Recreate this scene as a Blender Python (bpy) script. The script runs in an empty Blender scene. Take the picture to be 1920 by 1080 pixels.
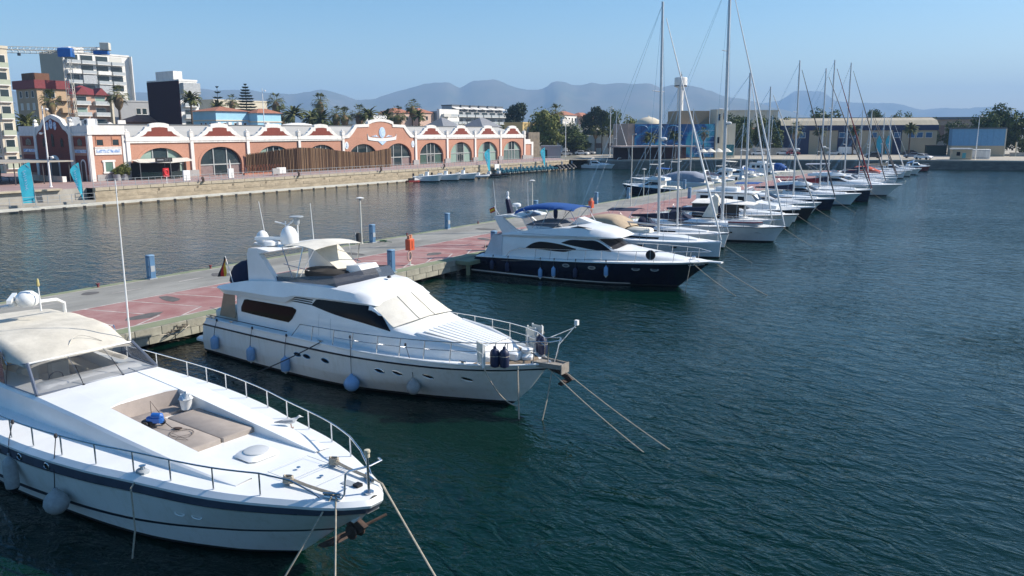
import bpy, bmesh, math, random
from mathutils import Vector, Matrix, noise
R = math.radians
C = bpy.context.scene.collection
SC = bpy.context.scene
random.seed(7)

# ---------------------------------------------------------------- camera, sky, sun, exposure
cam_d = bpy.data.cameras.new('camera'); cam = bpy.data.objects.new('camera', cam_d); C.objects.link(cam)
cam_d.sensor_width = 36.0; cam_d.lens = 36.0*1490/1920; cam_d.clip_start = 0.1; cam_d.clip_end = 30000
cam.location = (0, 0, 9.5)
PITCH = math.atan(292/1490.0)
cam.rotation_euler = (Matrix.Rotation(math.pi/2-PITCH, 3, 'X') @ Matrix.Rotation(R(-0.2), 3, 'Z')).to_euler()
SC.camera = cam

SUN_AZ, SUN_EL = 9.0, 37.0          # azimuth counter-clockwise from +X, elevation
world = bpy.data.worlds.new("World"); SC.world = world; world.use_nodes = True
wn = world.node_tree
bg = wn.nodes['Background']
sky = wn.nodes.new('ShaderNodeTexSky'); sky.sky_type = 'NISHITA'; sky.sun_disc = False
sky.sun_elevation = R(SUN_EL); sky.sun_rotation = R(90-SUN_AZ)
sky.air_density = 1.0; sky.dust_density = 0.8; sky.ozone_density = 2.0; sky.altitude = 0
hs_ = wn.nodes.new('ShaderNodeHueSaturation'); hs_.inputs['Saturation'].default_value = 1.38; hs_.inputs['Hue'].default_value = 0.497
wn.links.new(sky.outputs[0], hs_.inputs['Color']); wn.links.new(hs_.outputs[0], bg.inputs[0]); bg.inputs[1].default_value = 0.098
sd = bpy.data.lights.new('sun', 'SUN'); sd.energy = 4.6; sd.angle = R(0.53); sd.color = (1.0, 0.925, 0.82)
sun = bpy.data.objects.new('sun', sd); C.objects.link(sun)
sv = Vector((math.cos(R(SUN_EL))*math.cos(R(SUN_AZ)), math.cos(R(SUN_EL))*math.sin(R(SUN_AZ)), math.sin(R(SUN_EL))))
sun.rotation_euler = sv.to_track_quat('Z', 'Y').to_euler(); sun.location = (60, 0, 80)
SC.view_settings.view_transform = 'Standard'; SC.view_settings.look = 'None'
SC.view_settings.exposure = 0.72; SC.view_settings.gamma = 1.0; SC.view_settings.use_curve_mapping = False
SC.cycles.max_bounces = 8; SC.cycles.transparent_max_bounces = 16; SC.cycles.volume_bounces = 0
SC.cycles.use_denoising = True
SC.cycles.caustics_reflective = False; SC.cycles.caustics_refractive = False

# ---------------------------------------------------------------- materials
MATS = {}
def mat(name, col, rough=0.6, metal=0.0, var=0.12, vscale=1.5, bump=0.0, bscale=20.0, spec=0.5, alpha=1.0, trans=0.0, stretch=(1,1,1), col2=None, coat=0.0, ior=1.45, lo=0.35, hi=0.7):
    if name in MATS: return MATS[name]
    m = bpy.data.materials.new(name); m.use_nodes = True; nt = m.node_tree; N = nt.nodes; L = nt.links
    b = N['Principled BSDF']
    b.inputs['Roughness'].default_value = rough; b.inputs['Metallic'].default_value = metal
    b.inputs['Specular IOR Level'].default_value = spec; b.inputs['Alpha'].default_value = alpha
    b.inputs['Transmission Weight'].default_value = trans; b.inputs['Coat Weight'].default_value = coat
    b.inputs['IOR'].default_value = ior
    c = (col[0], col[1], col[2], 1)
    if var > 0 or col2:
        tc = N.new('ShaderNodeTexCoord'); mp = N.new('ShaderNodeMapping'); mp.inputs['Scale'].default_value = stretch
        L.new(tc.outputs['Object'], mp.inputs[0])
        t = N.new('ShaderNodeTexNoise'); t.inputs['Scale'].default_value = vscale; t.inputs['Detail'].default_value = 6; t.inputs['Roughness'].default_value = 0.65
        L.new(mp.outputs[0], t.inputs[0])
        r = N.new('ShaderNodeValToRGB'); r.color_ramp.elements[0].position = lo; r.color_ramp.elements[1].position = hi
        k = 1-var
        r.color_ramp.elements[0].color = c if col2 else (c[0]*k, c[1]*k, c[2]*k, 1)
        r.color_ramp.elements[1].color = (col2[0], col2[1], col2[2], 1) if col2 else (min(1, c[0]*(1+var*.5)), min(1, c[1]*(1+var*.5)), min(1, c[2]*(1+var*.5)), 1)
        L.new(t.outputs[0], r.inputs[0]); L.new(r.outputs[0], b.inputs['Base Color'])
        if bump > 0:
            t2 = N.new('ShaderNodeTexNoise'); t2.inputs['Scale'].default_value = bscale; t2.inputs['Detail'].default_value = 4
            L.new(mp.outputs[0], t2.inputs[0])
            bp = N.new('ShaderNodeBump'); bp.inputs['Strength'].default_value = bump; bp.inputs['Distance'].default_value = 0.02
            L.new(t2.outputs[0], bp.inputs['Height']); L.new(bp.outputs[0], b.inputs['Normal'])
    else:
        b.inputs['Base Color'].default_value = c
    MATS[name] = m
    return m

M_gel = mat('white_gelcoat', (0.78, 0.79, 0.78), 0.28, var=0.07, vscale=0.9, coat=0.25)
M_gel2 = mat('old_white_gelcoat', (0.77, 0.78, 0.76), 0.35, var=0.14, vscale=1.6, stretch=(3, 3, .35), col2=(.64, .63, .57), lo=.5, hi=.85)
M_deck = mat('white_nonskid', (0.76, 0.77, 0.76), 0.55, var=0.06, vscale=3, bump=0.2, bscale=120)
M_cream = mat('cream_canvas', (0.67, 0.64, 0.56), 0.85, var=0.2, vscale=1.2, bump=0.25, bscale=6, lo=0.3)
M_beigecush = mat('taupe_cushion', (0.29, 0.25, 0.225), 0.9, var=0.12, vscale=4, bump=0.2, bscale=9)
M_navy = mat('navy_gelcoat', (0.006, 0.008, 0.024), 0.18, var=0.1, coat=0.4)
M_navycloth = mat('navy_canvas', (0.012, 0.016, 0.045), 0.85, var=0.2, vscale=3, bump=0.3, bscale=8)
M_bluecloth = mat('blue_canvas', (0.012, 0.075, 0.27), 0.8, var=0.15, vscale=3, bump=0.2, bscale=8)
M_black = mat('black_rubber', (0.012, 0.012, 0.014), 0.6, var=0.2)
M_antifoul = mat('dark_antifouling', (0.014, 0.013, 0.016), 0.6, var=0.3)
M_stripe = mat('faded_blue_stripe', (0.065, 0.078, 0.115), 0.45, var=0.25, vscale=2)
M_darkstripe = mat('dark_stripe', (0.012, 0.016, 0.03), 0.4, var=0.2)
M_steel = mat('stainless_steel', (0.62, 0.63, 0.64), 0.22, metal=1.0, var=0.1, vscale=6)
M_alu = mat('mast_aluminium', (0.55, 0.56, 0.57), 0.4, metal=0.6, var=0.08, vscale=3)
M_whitepaint = mat('white_paint', (0.78, 0.78, 0.76), 0.45, var=0.08, vscale=2)
M_glass = mat('dark_tinted_glass', (0.006, 0.005, 0.008), 0.12, var=0.0, spec=0.14)
M_glassb = mat('brown_tinted_glass', (0.0045, 0.0038, 0.0042), 0.10, var=0.25, vscale=1.5, spec=.12)
M_clear = mat('clear_screen', (0.035, 0.045, 0.065), 0.04, var=0.0, alpha=0.34)
M_smoke = mat('smoked_acrylic', (0.06, 0.065, 0.08), 0.08, var=0.0, alpha=0.72)
M_fendblue = mat('blue_fender', (0.20, 0.36, 0.58), 0.45, var=0.15, vscale=5)
M_fendgrey = mat('grey_fender_cover', (0.33, 0.34, 0.34), 0.8, var=0.2, vscale=6, bump=0.2, bscale=60)
M_rope = mat('pale_rope', (0.42, 0.37, 0.29), 0.9, var=0.3, vscale=12)
M_darkrope = mat('dark_rope', (0.05, 0.05, 0.055), 0.9, var=0.3, vscale=12)
M_teak = mat('weathered_teak', (0.22, 0.17, 0.12), 0.8, var=0.3, vscale=4, stretch=(1, 8, 1))
M_rust = mat('rusty_steel', (0.07, 0.045, 0.035), 0.8, var=0.4, vscale=6)

# ---------------------------------------------------------------- mesh helpers
class MB:
    def __init__(s): s.v = []; s.f = []; s.sm = []
    def add(s, vs, fs, smooth=False):
        o = len(s.v); s.v += [tuple(p) for p in vs]
        for f in fs: s.f.append(tuple(o+i for i in f)); s.sm.append(smooth)
        return s
    def box(s, x0, x1, y0, y1, z0, z1, rot=0.0, pivot=None):
        vs = [(x, y, z) for z in (z0, z1) for y in (y0, y1) for x in (x0, x1)]
        if rot:
            px, py = pivot or ((x0+x1)/2, (y0+y1)/2); c, n = math.cos(rot), math.sin(rot)
            vs = [(px+(x-px)*c-(y-py)*n, py+(x-px)*n+(y-py)*c, z) for x, y, z in vs]
        return s.add(vs, [(0,2,3,1), (4,5,7,6), (0,1,5,4), (2,6,7,3), (0,4,6,2), (1,3,7,5)])
    def cbox(s, cx, cy, cz, sx, sy, sz): return s.box(cx-sx/2, cx+sx/2, cy-sy/2, cy+sy/2, cz-sz/2, cz+sz/2)
    def rbox(s, x0, x1, y0, y1, z0, z1, r=0.05):
        """box with chamfered vertical corners and softened top rim"""
        def ring(i, z):
            a, b, c, d = x0+i, x1-i, y0+i, y1-i
            return [(a+r, c, z), (b-r, c, z), (b, c+r, z), (b, d-r, z), (b-r, d, z), (a+r, d, z), (a, d-r, z), (a, c+r, z)]
        k = r*.6
        vs = ring(0, z0)+ring(0, z1-k)+ring(k, z1)
        fs = [tuple(range(7, -1, -1)), tuple(range(16, 24))]
        for l in (0, 8):
            for i in range(8): fs.append((l+i, l+(i+1) % 8, l+8+(i+1) % 8, l+8+i))
        return s.add(vs, fs, True)
    def prism(s, poly, h0, h1, axis='z', smooth=False):
        n = len(poly)
        if axis == 'z': P = lambda a, b, h: (a, b, h)
        elif axis == 'y': P = lambda a, b, h: (a, h, b)
        else: P = lambda a, b, h: (h, a, b)
        vs = [P(a, b, h0) for a, b in poly]+[P(a, b, h1) for a, b in poly]
        fs = [tuple(range(n-1, -1, -1)), tuple(range(n, 2*n))]+[(i, (i+1) % n, n+(i+1) % n, n+i) for i in range(n)]
        return s.add(vs, fs, smooth)
    def tube(s, pts, r, n=6, closed=False, caps=True):
        pts = [Vector(p) for p in pts]; m = len(pts); vs = []
        rr = r if isinstance(r, (list, tuple)) else [r]*m
        prev = None
        for i, p in enumerate(pts):
            if closed: t = pts[(i+1) % m]-pts[i-1]
            else: t = pts[min(i+1, m-1)]-pts[max(i-1, 0)]
            t = t.normalized() if t.length > 1e-9 else Vector((0, 0, 1))
            up = prev if prev is not None else (Vector((0, 0, 1)) if abs(t.z) < .95 else Vector((1, 0, 0)))
            a = (up-t*up.dot(t))
            a = a.normalized() if a.length > 1e-6 else t.orthogonal().normalized()
            b = t.cross(a); prev = a
            for k in range(n):
                q = 2*math.pi*k/n
                vs.append(p+a*(rr[i]*math.cos(q))+b*(rr[i]*math.sin(q)))
        fs = []
        for i in range(m if closed else m-1):
            j = (i+1) % m
            for k in range(n): fs.append((i*n+k, i*n+(k+1) % n, j*n+(k+1) % n, j*n+k))
        if caps and not closed:
            fs.append(tuple(range(n-1, -1, -1))); fs.append(tuple((m-1)*n+k for k in range(n)))
        return s.add(vs, fs, True)
    def lathe(s, prof, cx=0, cy=0, cz=0, n=14, sx=1, sy=1, axis='z'):
        vs = []; m = len(prof)
        for r, z in prof:
            for k in range(n):
                a = 2*math.pi*k/n; x, y = r*math.cos(a)*sx, r*math.sin(a)*sy
                vs.append((cx+x, cy+y, cz+z) if axis == 'z' else ((cx+z, cy+x, cz+y) if axis == 'x' else (cx+x, cy+z, cz+y)))
        fs = []
        for i in range(m-1):
            for k in range(n): fs.append((i*n+k, i*n+(k+1) % n, (i+1)*n+(k+1) % n, (i+1)*n+k))
        fs.append(tuple(range(n-1, -1, -1))); fs.append(tuple((m-1)*n+k for k in range(n)))
        return s.add(vs, fs, True)
    def grid(s, rows, smooth=True, closed=False):
        nr, nc = len(rows), len(rows[0]); vs = [p for r in rows for p in r]; fs = []
        for i in range(nr-1):
            for j in range(nc-1 if not closed else nc):
                k = (j+1) % nc
                fs.append((i*nc+j, i*nc+k, (i+1)*nc+k, (i+1)*nc+j))
        return s.add(vs, fs, smooth)
    def poly(s, pts): return s.add(pts, [tuple(range(len(pts)))])
    def plate(s, rows, t, nrm=(0, 0, 1)):
        """a curved sheet with thickness t"""
        n = Vector(nrm)*t
        s.grid(rows); low = [[Vector(p)-n for p in r] for r in rows]
        s.grid([r[::-1] for r in low])
        edge = [r[0] for r in rows]+list(rows[-1][1:])+[r[-1] for r in rows[::-1][1:]]+list(rows[0][::-1][1:])
        s.grid([edge, [Vector(p)-n for p in edge]], False)
        return s
    def tri(s): return sum(len(f)-2 for f in s.f)
    def mesh(s, name, m=None, angle=38):
        me = bpy.data.meshes.new(name); me.from_pydata([tuple(p) for p in s.v], [], s.f)
        me.polygons.foreach_set('use_smooth', s.sm)
        if m: me.materials.append(m)
        bm = bmesh.new(); bm.from_mesh(me); bmesh.ops.remove_doubles(bm, verts=bm.verts, dist=1e-5)
        bmesh.ops.recalc_face_normals(bm, faces=bm.faces); bm.to_mesh(me); bm.free()
        if any(s.sm): me.set_sharp_from_angle(angle=R(angle))
        me.update(); return me
    def build(s, name, m=None, parent=None, loc=(0, 0, 0), rz=0.0, angle=38):
        o = bpy.data.objects.new(name, s.mesh(name, m, angle)); C.objects.link(o); o.location = loc; o.rotation_euler = (0, 0, rz)
        if parent: o.parent = parent
        return o

def link(name, me, parent=None, loc=(0, 0, 0), rz=0.0):
    o = bpy.data.objects.new(name, me); C.objects.link(o); o.location = loc; o.rotation_euler = (0, 0, rz)
    if parent: o.parent = parent
    return o
def tag(o, label, cat, group=None):
    o['label'] = label; o['category'] = cat
    if group: o['group'] = group
    return o
def thing(name, label, cat, loc=(0, 0, 0), rz=0.0, group=None):
    o = bpy.data.objects.new(name, None); C.objects.link(o); o.empty_display_size = 0.2
    o.location = loc; o.rotation_euler = (0, 0, rz)
    return tag(o, label, cat, group)
def structure(o, kind='structure'): o['kind'] = kind; return o
def dup(o, loc=None, rz=None, label=None, group=None, parent=None):
    """copy a thing with its parts and sub-parts"""
    c = o.copy(); C.objects.link(c)
    if parent is not None: c.parent = parent
    if loc is not None: c.location = loc
    if rz is not None: c.rotation_euler = (0, 0, rz)
    if label: c['label'] = label
    if group: c['group'] = group
    for ch in list(o.children): dup(ch, parent=c)
    return c
def lerp(a, b, t): return a+(b-a)*t
def curve(pts, x):
    """piecewise smooth interpolation through sorted (x, y) points"""
    if x <= pts[0][0]: return pts[0][1]
    if x >= pts[-1][0]: return pts[-1][1]
    for i in range(len(pts)-1):
        if x <= pts[i+1][0]:
            x0, y0 = pts[i]; x1, y1 = pts[i+1]; h = x1-x0; t = (x-x0)/h
            m0 = (y1-pts[i-1][1])/(x1-pts[i-1][0])*h if i > 0 else y1-y0
            m1 = (pts[i+2][1]-y0)/(pts[i+2][0]-x0)*h if i+2 < len(pts) else y1-y0
            if i > 0 and (pts[i][1]-pts[i-1][1])*(y1-y0) <= 0: m0 = 0
            if i+2 < len(pts) and (pts[i+2][1]-y1)*(y1-y0) <= 0: m1 = 0
            t2, t3 = t*t, t*t*t
            return (2*t3-3*t2+1)*y0+(t3-2*t2+t)*m0+(-2*t3+3*t2)*y1+(t3-t2)*m1
def catenary(a, b, sag, n=10):
    a, b = Vector(a), Vector(b)
    return [a.lerp(b, i/n)-Vector((0, 0, sag*4*(i/n)*(1-i/n))) for i in range(n+1)]

PR = R(-33.0)                       # heading of the pier frame: local x across the pier to the boats, local y along it
def W(v, u, z=0.0):
    return (v*math.cos(PR)-u*math.sin(PR), v*math.sin(PR)+u*math.cos(PR), z)
CR = R(-34.4)                       # heading of the old market hall frame
def K(v, u, z=0.0):
    return (v*math.cos(CR)-u*math.sin(CR), v*math.sin(CR)+u*math.cos(CR), z)
# ---------------------------------------------------------------- water, land, hills, haze
WAVES = ((-49, 2.0, 1.0, 1.75, 3.0, 0.085, 1.0), (-36, 1.8, 1.0, 0.55, 2.0, 0.105, 1.0), (-14, 2.2, 1.0, 4.6, 3.0, 0.026, 1.0))
def water_material():
    m = bpy.data.materials.new('harbour_water'); m.use_nodes = True; nt = m.node_tree; N = nt.nodes; L = nt.links
    b = N['Principled BSDF']; b.inputs['Roughness'].default_value = 0.06; b.inputs['IOR'].default_value = 1.33; b.inputs['Specular IOR Level'].default_value = .36
    geo = N.new('ShaderNodeNewGeometry')
    big = N.new('ShaderNodeTexNoise'); big.inputs['Scale'].default_value = 0.03; big.inputs['Detail'].default_value = 3
    L.new(geo.outputs['Position'], big.inputs[0])
    r = N.new('ShaderNodeValToRGB'); r.color_ramp.elements[0].color = (0.0007, 0.0122, 0.0080, 1); r.color_ramp.elements[1].color = (0.0010, 0.0160, 0.0114, 1)
    r.color_ramp.elements[0].position = 0.35; r.color_ramp.elements[1].position = 0.65
    L.new(big.outputs[0], r.inputs[0]); L.new(r.outputs[0], b.inputs['Base Color'])
    pn = N.new('ShaderNodeTexNoise'); pn.noise_dimensions = '2D'; pn.inputs['Scale'].default_value = .055; pn.inputs['Detail'].default_value = 2.5; pn.inputs['Distortion'].default_value = .8; L.new(geo.outputs['Position'], pn.inputs[0])
    pm = N.new('ShaderNodeMapRange'); pm.inputs[1].default_value = .32; pm.inputs[2].default_value = .68; pm.inputs[3].default_value = .45; pm.inputs[4].default_value = 1.0; L.new(pn.outputs[0], pm.inputs[0])
    prev = None
    for ang, sx, sy, sc, det, dist, stre in WAVES:
        mp = N.new('ShaderNodeMapping'); mp.vector_type = 'TEXTURE'
        mp.inputs['Rotation'].default_value = (0, 0, R(ang)); mp.inputs['Scale'].default_value = (sx, sy, 1)
        L.new(geo.outputs['Position'], mp.inputs[0])
        t = N.new('ShaderNodeTexNoise'); t.noise_dimensions = '2D'; t.inputs['Scale'].default_value = sc; t.inputs['Detail'].default_value = det
        t.inputs['Roughness'].default_value = 0.5; t.inputs['Distortion'].default_value = 0.35
        L.new(mp.outputs[0], t.inputs[0])
        bp = N.new('ShaderNodeBump'); bp.inputs['Distance'].default_value = dist; bp.inputs['Strength'].default_value = stre; L.new(pm.outputs[0], bp.inputs['Strength'])
        sb = N.new('ShaderNodeMath'); sb.operation = 'MULTIPLY_ADD'; sb.inputs[1].default_value = 2; sb.inputs[2].default_value = -1; L.new(t.outputs[0], sb.inputs[0])
        ab = N.new('ShaderNodeMath'); ab.operation = 'SMOOTH_MAX'; ab.inputs[2].default_value = .25; ng = N.new('ShaderNodeMath'); ng.operation = 'MULTIPLY'; ng.inputs[1].default_value = -1; L.new(sb.outputs[0], ng.inputs[0]); L.new(sb.outputs[0], ab.inputs[0]); L.new(ng.outputs[0], ab.inputs[1])
        fin = N.new('ShaderNodeMath'); fin.operation = 'MULTIPLY'; fin.inputs[1].default_value = 1; L.new(ab.outputs[0], fin.inputs[0])
        L.new(fin.outputs[0], bp.inputs['Height'])
        if prev: L.new(prev.outputs[0], bp.inputs['Normal'])
        prev = bp
    L.new(prev.outputs[0], b.inputs['Normal'])
    return m
w = MB(); w.poly([(-9500, -9300, 0), (9500, -9300, 0), (9500, 700, 0), (-9500, 700, 0)])
structure(w.build('water', water_material()))

M_land = mat('dry_ground', (0.20, 0.18, 0.15), 0.95, var=0.3, vscale=0.02, col2=(0.10, 0.11, 0.07))
M_paving = mat('pink_paving', (0.34, 0.235, 0.215), 0.85, var=0.18, vscale=0.4, bump=0.1, bscale=5)
M_quay = mat('quay_stone', (0.42, 0.35, 0.25), 0.9, var=0.35, vscale=0.6, bump=0.4, bscale=4, stretch=(1, 1, 2.5))
M_quaydark = mat('wet_quay_concrete', (0.16, 0.15, 0.13), 0.85, var=0.4, vscale=0.5, stretch=(1, 1, 3))
M_conc = mat('pale_concrete', (0.36, 0.34, 0.30), 0.85, var=0.2, vscale=0.7, bump=0.2, bscale=8)
# water's edge, walking round the basin from the left to the right, and the land behind it
edge = [K(-109.3, -260), K(-109.3, 0), K(-109.3, 56.9), K(-107, 57), K(-107, 183), (20, 211.5), (31, 208.5), (62, 213), (76, 207.5), (104.5, 202.5), (124, 194), (330, 128), (690, 20)]
edge = [(p[0], p[1]) for p in edge]
far = []
for i, (x, y) in enumerate(edge):
    a = math.atan2(y, x); far.append((9300*math.cos(a), 9300*math.sin(a)))
g = MB()
for i in range(len(edge)-1):
    rows = []
    for t in (0, .01, .03, .1, .3, 1):
        rows.append([(lerp(edge[k][0], far[k][0], t), lerp(edge[k][1], far[k][1], t), 2.3) for k in (i, i+1)])
    g.grid(rows, False)
structure(g.build('ground', M_land))
def apron(name, m, pts, z=2.304):
    a = MB(); a.poly([(x, y, z) for x, y in pts]); return structure(a.build(name, m))
apron('promenade', M_paving, [K(-107.1, 57)[:2], K(-107.1, 182)[:2], K(-121.9, 200)[:2], K(-170, 200)[:2], K(-170, -60)[:2], K(-109, -60)[:2], K(-109, 57)[:2]])
M_yard = mat('pale_yard_concrete', (0.40, 0.36, 0.29), 0.9, var=0.2, vscale=0.08, bump=0.1, bscale=2)
apron('quay_apron', M_yard, [(20.5, 212), (31, 209), (62, 213.5), (76, 208), (104.5, 203), (124, 194.5), (330, 128.5), (420, 330), (20, 330)], 2.308)

# casino quay: a wall of long stone courses under a coping, each coping stone a part
qw = thing('quay_wall', 'ochre stone quay wall with flat coping below the market hall promenade', 'quay wall', K(-107, 57)[:2]+(0,), CR)
b = MB(); b.box(-0.6, 0.0, 0, 126, -1.5, 1.95); b.build('wall_face', M_quay, qw)
M_coping = mat('coping_stone', (0.46, 0.40, 0.30), 0.9, var=0.25, vscale=0.5, bump=0.3, bscale=5)
cop = MB(); cop.rbox(-0.62, 0.10, 0.0, 1.96, 1.95, 2.36, .03); cme = cop.mesh('coping_stone', M_coping)
for k in range(63): link('coping_stone', cme, qw, (random.uniform(-.012, .012), k*2.0+.02, random.uniform(-.012, .012)))
crs = MB(); crs.rbox(-0.02, 0.05, 0.0, 2.94, 1.0, 1.42, .03); crm = crs.mesh('course_stone', M_quay)
for k in range(42): link('course_stone', crm, qw, (random.uniform(-.03, .01), k*3.0+.03, random.uniform(-.02, .02)))
b = MB()
for k in range(20):
    y = 3+k*6.3
    b.tube([(0.06, y+.12*math.cos(q*math.pi/5), 1.62+.14*math.sin(q*math.pi/5)) for q in range(10)], .025, 4, closed=True)
b.build('mooring_rings', M_rust, qw)
lw = thing('quay_wall', 'pale stepped landing wall behind the two left banners', 'quay wall', K(-107, 57)[:2]+(0,), CR)
b = MB(); b.box(-2.6, -2.0, -110, -.02, -1.5, 2.3); b.build('upper_wall', M_conc, lw)
b = MB(); b.box(-2.0, 0.0, -110, -.02, -1.5, 0.75); b.build('lower_terrace', M_conc, lw)
b = MB(); b.prism([(-2.62, 2.3), (-2.62, 2.42), (-1.5, 2.42), (-1.5, 2.2), (-2.0, 2.2), (-2.0, 2.3)], -110, -3.5, 'y'); b.build('coping', M_coping, lw)
# back quays
for i, (a, c, lab) in enumerate((((20, 211.5), (31, 208.5), 'short dark quay wall at the corner by the white cruiser'), ((31, 208.5), (62, 213), 'dark quay wall below the blue glass aquarium'), ((62, 213), (76, 207.5), 'dark quay wall behind the far end of the pier'), ((76, 207.5), (104.5, 202.5), 'grey concrete quay wall in front of the long warehouse'), ((104.5, 202.5), (124, 194), 'grey concrete quay wall under the small kiosk'), ((124, 194), (330, 128), 'long grey quay wall running out at the right'))):
    L_ = math.hypot(c[0]-a[0], c[1]-a[1]); o = thing('quay_wall', lab, 'quay wall', (a[0], a[1], 0), math.atan2(c[1]-a[1], c[0]-a[0]))
    b = MB(); b.box(0, L_-.01, -.02, 0.6, -1.5, 1.98); b.build('wall_face', M_quaydark, o)
    b = MB(); b.box(0, L_-.01, -.12, 0.62, 1.98, 2.33); b.build('coping', M_conc, o)

# hills far inland, standing in the haze
M_hill = mat('scrub_hill', (0.075, 0.085, 0.045), 1.0, var=0.4, vscale=0.004, col2=(0.15, 0.13, 0.09))
def hills(name, ridge, D, depth, seed):
    az0, az1 = ridge[0][0], ridge[-1][0]; n = 220; rows = []
    for j in range(15):
        t = j/14; row = []
        for i in range(n+1):
            az = lerp(az0, az1, i/n); h = curve(ridge, az)
            dd = D+(t-0.6)*depth
            k = (t/.6) if t <= .6 else 1-(t-.6)/.4*.8
            k = k**1.25 if t <= .6 else k
            p = Vector((math.sin(R(az))*dd, math.cos(R(az))*dd, 0))
            nz = noise.fractal(p*0.0022+Vector((seed, 0, 0)), .9, 2.1, 5)
            if t < .6: h = curve(ridge, az+noise.noise(p*.0011+Vector((7, 0, 0)))*3.2*(1-k))
            hh = h*k+nz*95*(1-abs(k-.5)*2)*(1 if t < .6 else .3)*h/300
            if abs(t-.6) < .04: hh = h+noise.fractal(p*.006, .8, 2.1, 5)*13-4
            row.append((p.x, p.y, max(hh, -2) if t > 0 else -2.0))
        rows.append(row)
    b = MB(); b.grid(rows, True); return structure(b.build(name, M_hill, angle=80))
hills('hills', [(-50, 240), (-38, 310), (-28, 280), (-23.25, 295), (-20.82, 322), (-19.65, 313), (-17.87, 316), (-17.1, 304), (-16.14, 298), (-14.83, 295), (-13.87, 313), (-13.2, 324), (-12.28, 305), (-11.4, 275), (-10.72, 256), (-9.19, 268), (-8.05, 307), (-6.49, 354), (-5.34, 374), (-4.23, 386), (-3.6, 347), (-2.74, 390), (-1.89, 406), (-0.88, 386), (0.05, 346), (1.24, 318), (2.36, 341), (2.99, 386), (3.63, 380), (4.48, 356), (5.59, 370), (6.37, 358), (7.1, 365), (8.53, 355), (9.77, 365), (10.53, 337), (11.11, 348), (12.5, 342), (13.5, 313), (14.33, 281), (15.11, 257), (16.09, 237), (17.48, 195), (19.53, 130), (21.53, 80), (25, 20)], 6200, 2600, 3.1)
hills('hills', [(8, 120), (12, 230), (15.42, 283), (17.48, 308), (18.19, 320), (18.68, 368), (19.26, 414), (20.16, 408), (20.95, 396), (21.79, 320), (22.67, 290), (23.72, 287), (25.03, 278), (25.99, 242), (26.82, 213), (27.79, 227), (29.18, 223), (30.22, 236), (31.23, 207), (33.29, 176), (36.83, 147), (44, 160), (55, 120)], 8800, 1200, 8.3)
hz = MB(); hz.box(-9800, 9800, -9600, 9800, -3.2, 520)
ho = hz.build('haze'); ho['kind'] = 'stuff'
hm = bpy.data.materials.new('haze_air'); hm.use_nodes = True; nt = hm.node_tree
nt.nodes.remove(nt.nodes['Principled BSDF'])
pv = nt.nodes.new('ShaderNodeVolumePrincipled'); pv.inputs['Color'].default_value = (0.40, 0.65, 1.0, 1); pv.inputs['Density'].default_value = 0.00018; pv.inputs['Anisotropy'].default_value = 0.0
nt.links.new(pv.outputs[0], nt.nodes['Material Output'].inputs['Volume']); ho.data.materials.append(hm)

# ---------------------------------------------------------------- the pier
M_asph = mat('pale_pier_concrete', (0.27, 0.265, 0.24), 0.9, var=0.32, vscale=0.5, bump=0.15, bscale=30, stretch=(1, .35, 1))
M_red = mat('worn_red_paint', (0.275, 0.125, 0.115), 0.8, var=0.25, vscale=0.7, col2=(0.37, 0.235, 0.215), lo=.38, hi=.72)
M_green = mat('worn_green_paint', (0.17, 0.21, 0.12), 0.85, var=0.3, vscale=0.8, col2=(0.26, 0.26, 0.17))
M_line = mat('worn_white_line', (0.52, 0.47, 0.43), 0.8, var=0.45, vscale=1.6)
M_fascia = mat('pier_fascia_block', (0.32, 0.31, 0.25), 0.9, var=0.35, vscale=1.2, bump=0.35, bscale=12)
U0, U1 = -25.0, 186.0
pier = MB(); pier.box(-43.9, -32.3, U0, U1, 0.25, 1.0)
pier_o = structure(pier.build('pier', M_asph, rz=PR))
b = MB()
for k in range(36):
    u = U0+3+k*5.9
    for v in (-43.3, -39.5, -36, -32.9): b.box(v-.3, v+.3, u-.3, u+.3, -1.5, .25)
b.build('pile', M_quaydark, pier_o)
def strip(name, m, v0, v1, u0=U0, u1=U1, z=1.004):
    s = MB(); s.poly([(v0, u0, z), (v1, u0, z), (v1, u1, z), (v0, u1, z)]); return structure(s.build(name, m, rz=PR))
strip('parking_strip', M_red, -38.5, -33.25)
strip('kerb_strip', M_green, -33.15, -32.3)
strip('kerb_strip', M_green, -43.9, -43.25)
for v in (-38.55, -33.2, -43.22): strip('road_line', M_line, v-.055, v+.055, z=1.008)
b = MB()
for k in range(-14, 66):
    u = 20.6+k*2.3
    if u > U1-3: break
    def ln(p, q, w=.05):
        dx, dy = q[0]-p[0], q[1]-p[1]; l = math.hypot(dx, dy); nx, ny = -dy/l*w, dx/l*w
        b.poly([(p[0]-nx, p[1]-ny, 1.008), (q[0]-nx, q[1]-ny, 1.008), (q[0]+nx, q[1]+ny, 1.008), (p[0]+nx, p[1]+ny, 1.008)])
    ln((-38.49, u), (-34.2, u+1.2)); ln((-34.18, u+1.22), (-33.26, u-.55))
structure(b.build('parking_line', M_line, rz=PR))
b = MB()
for k in range(-6, 45):
    u = 19.5+k*4.1; b.poly([(-41.25, u, 1.0045), (-41.15, u, 1.0045), (-41.15, u+1.7, 1.0045), (-41.25, u+1.7, 1.0045)])
structure(b.build('lane_dash', M_line, rz=PR))
M_patch = mat('dark_patch_and_shadow', (.12, .115, .11), .9, var=.35, vscale=2)  # dark grey patches and painted shadows, laid as flat sheets on the pier
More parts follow.
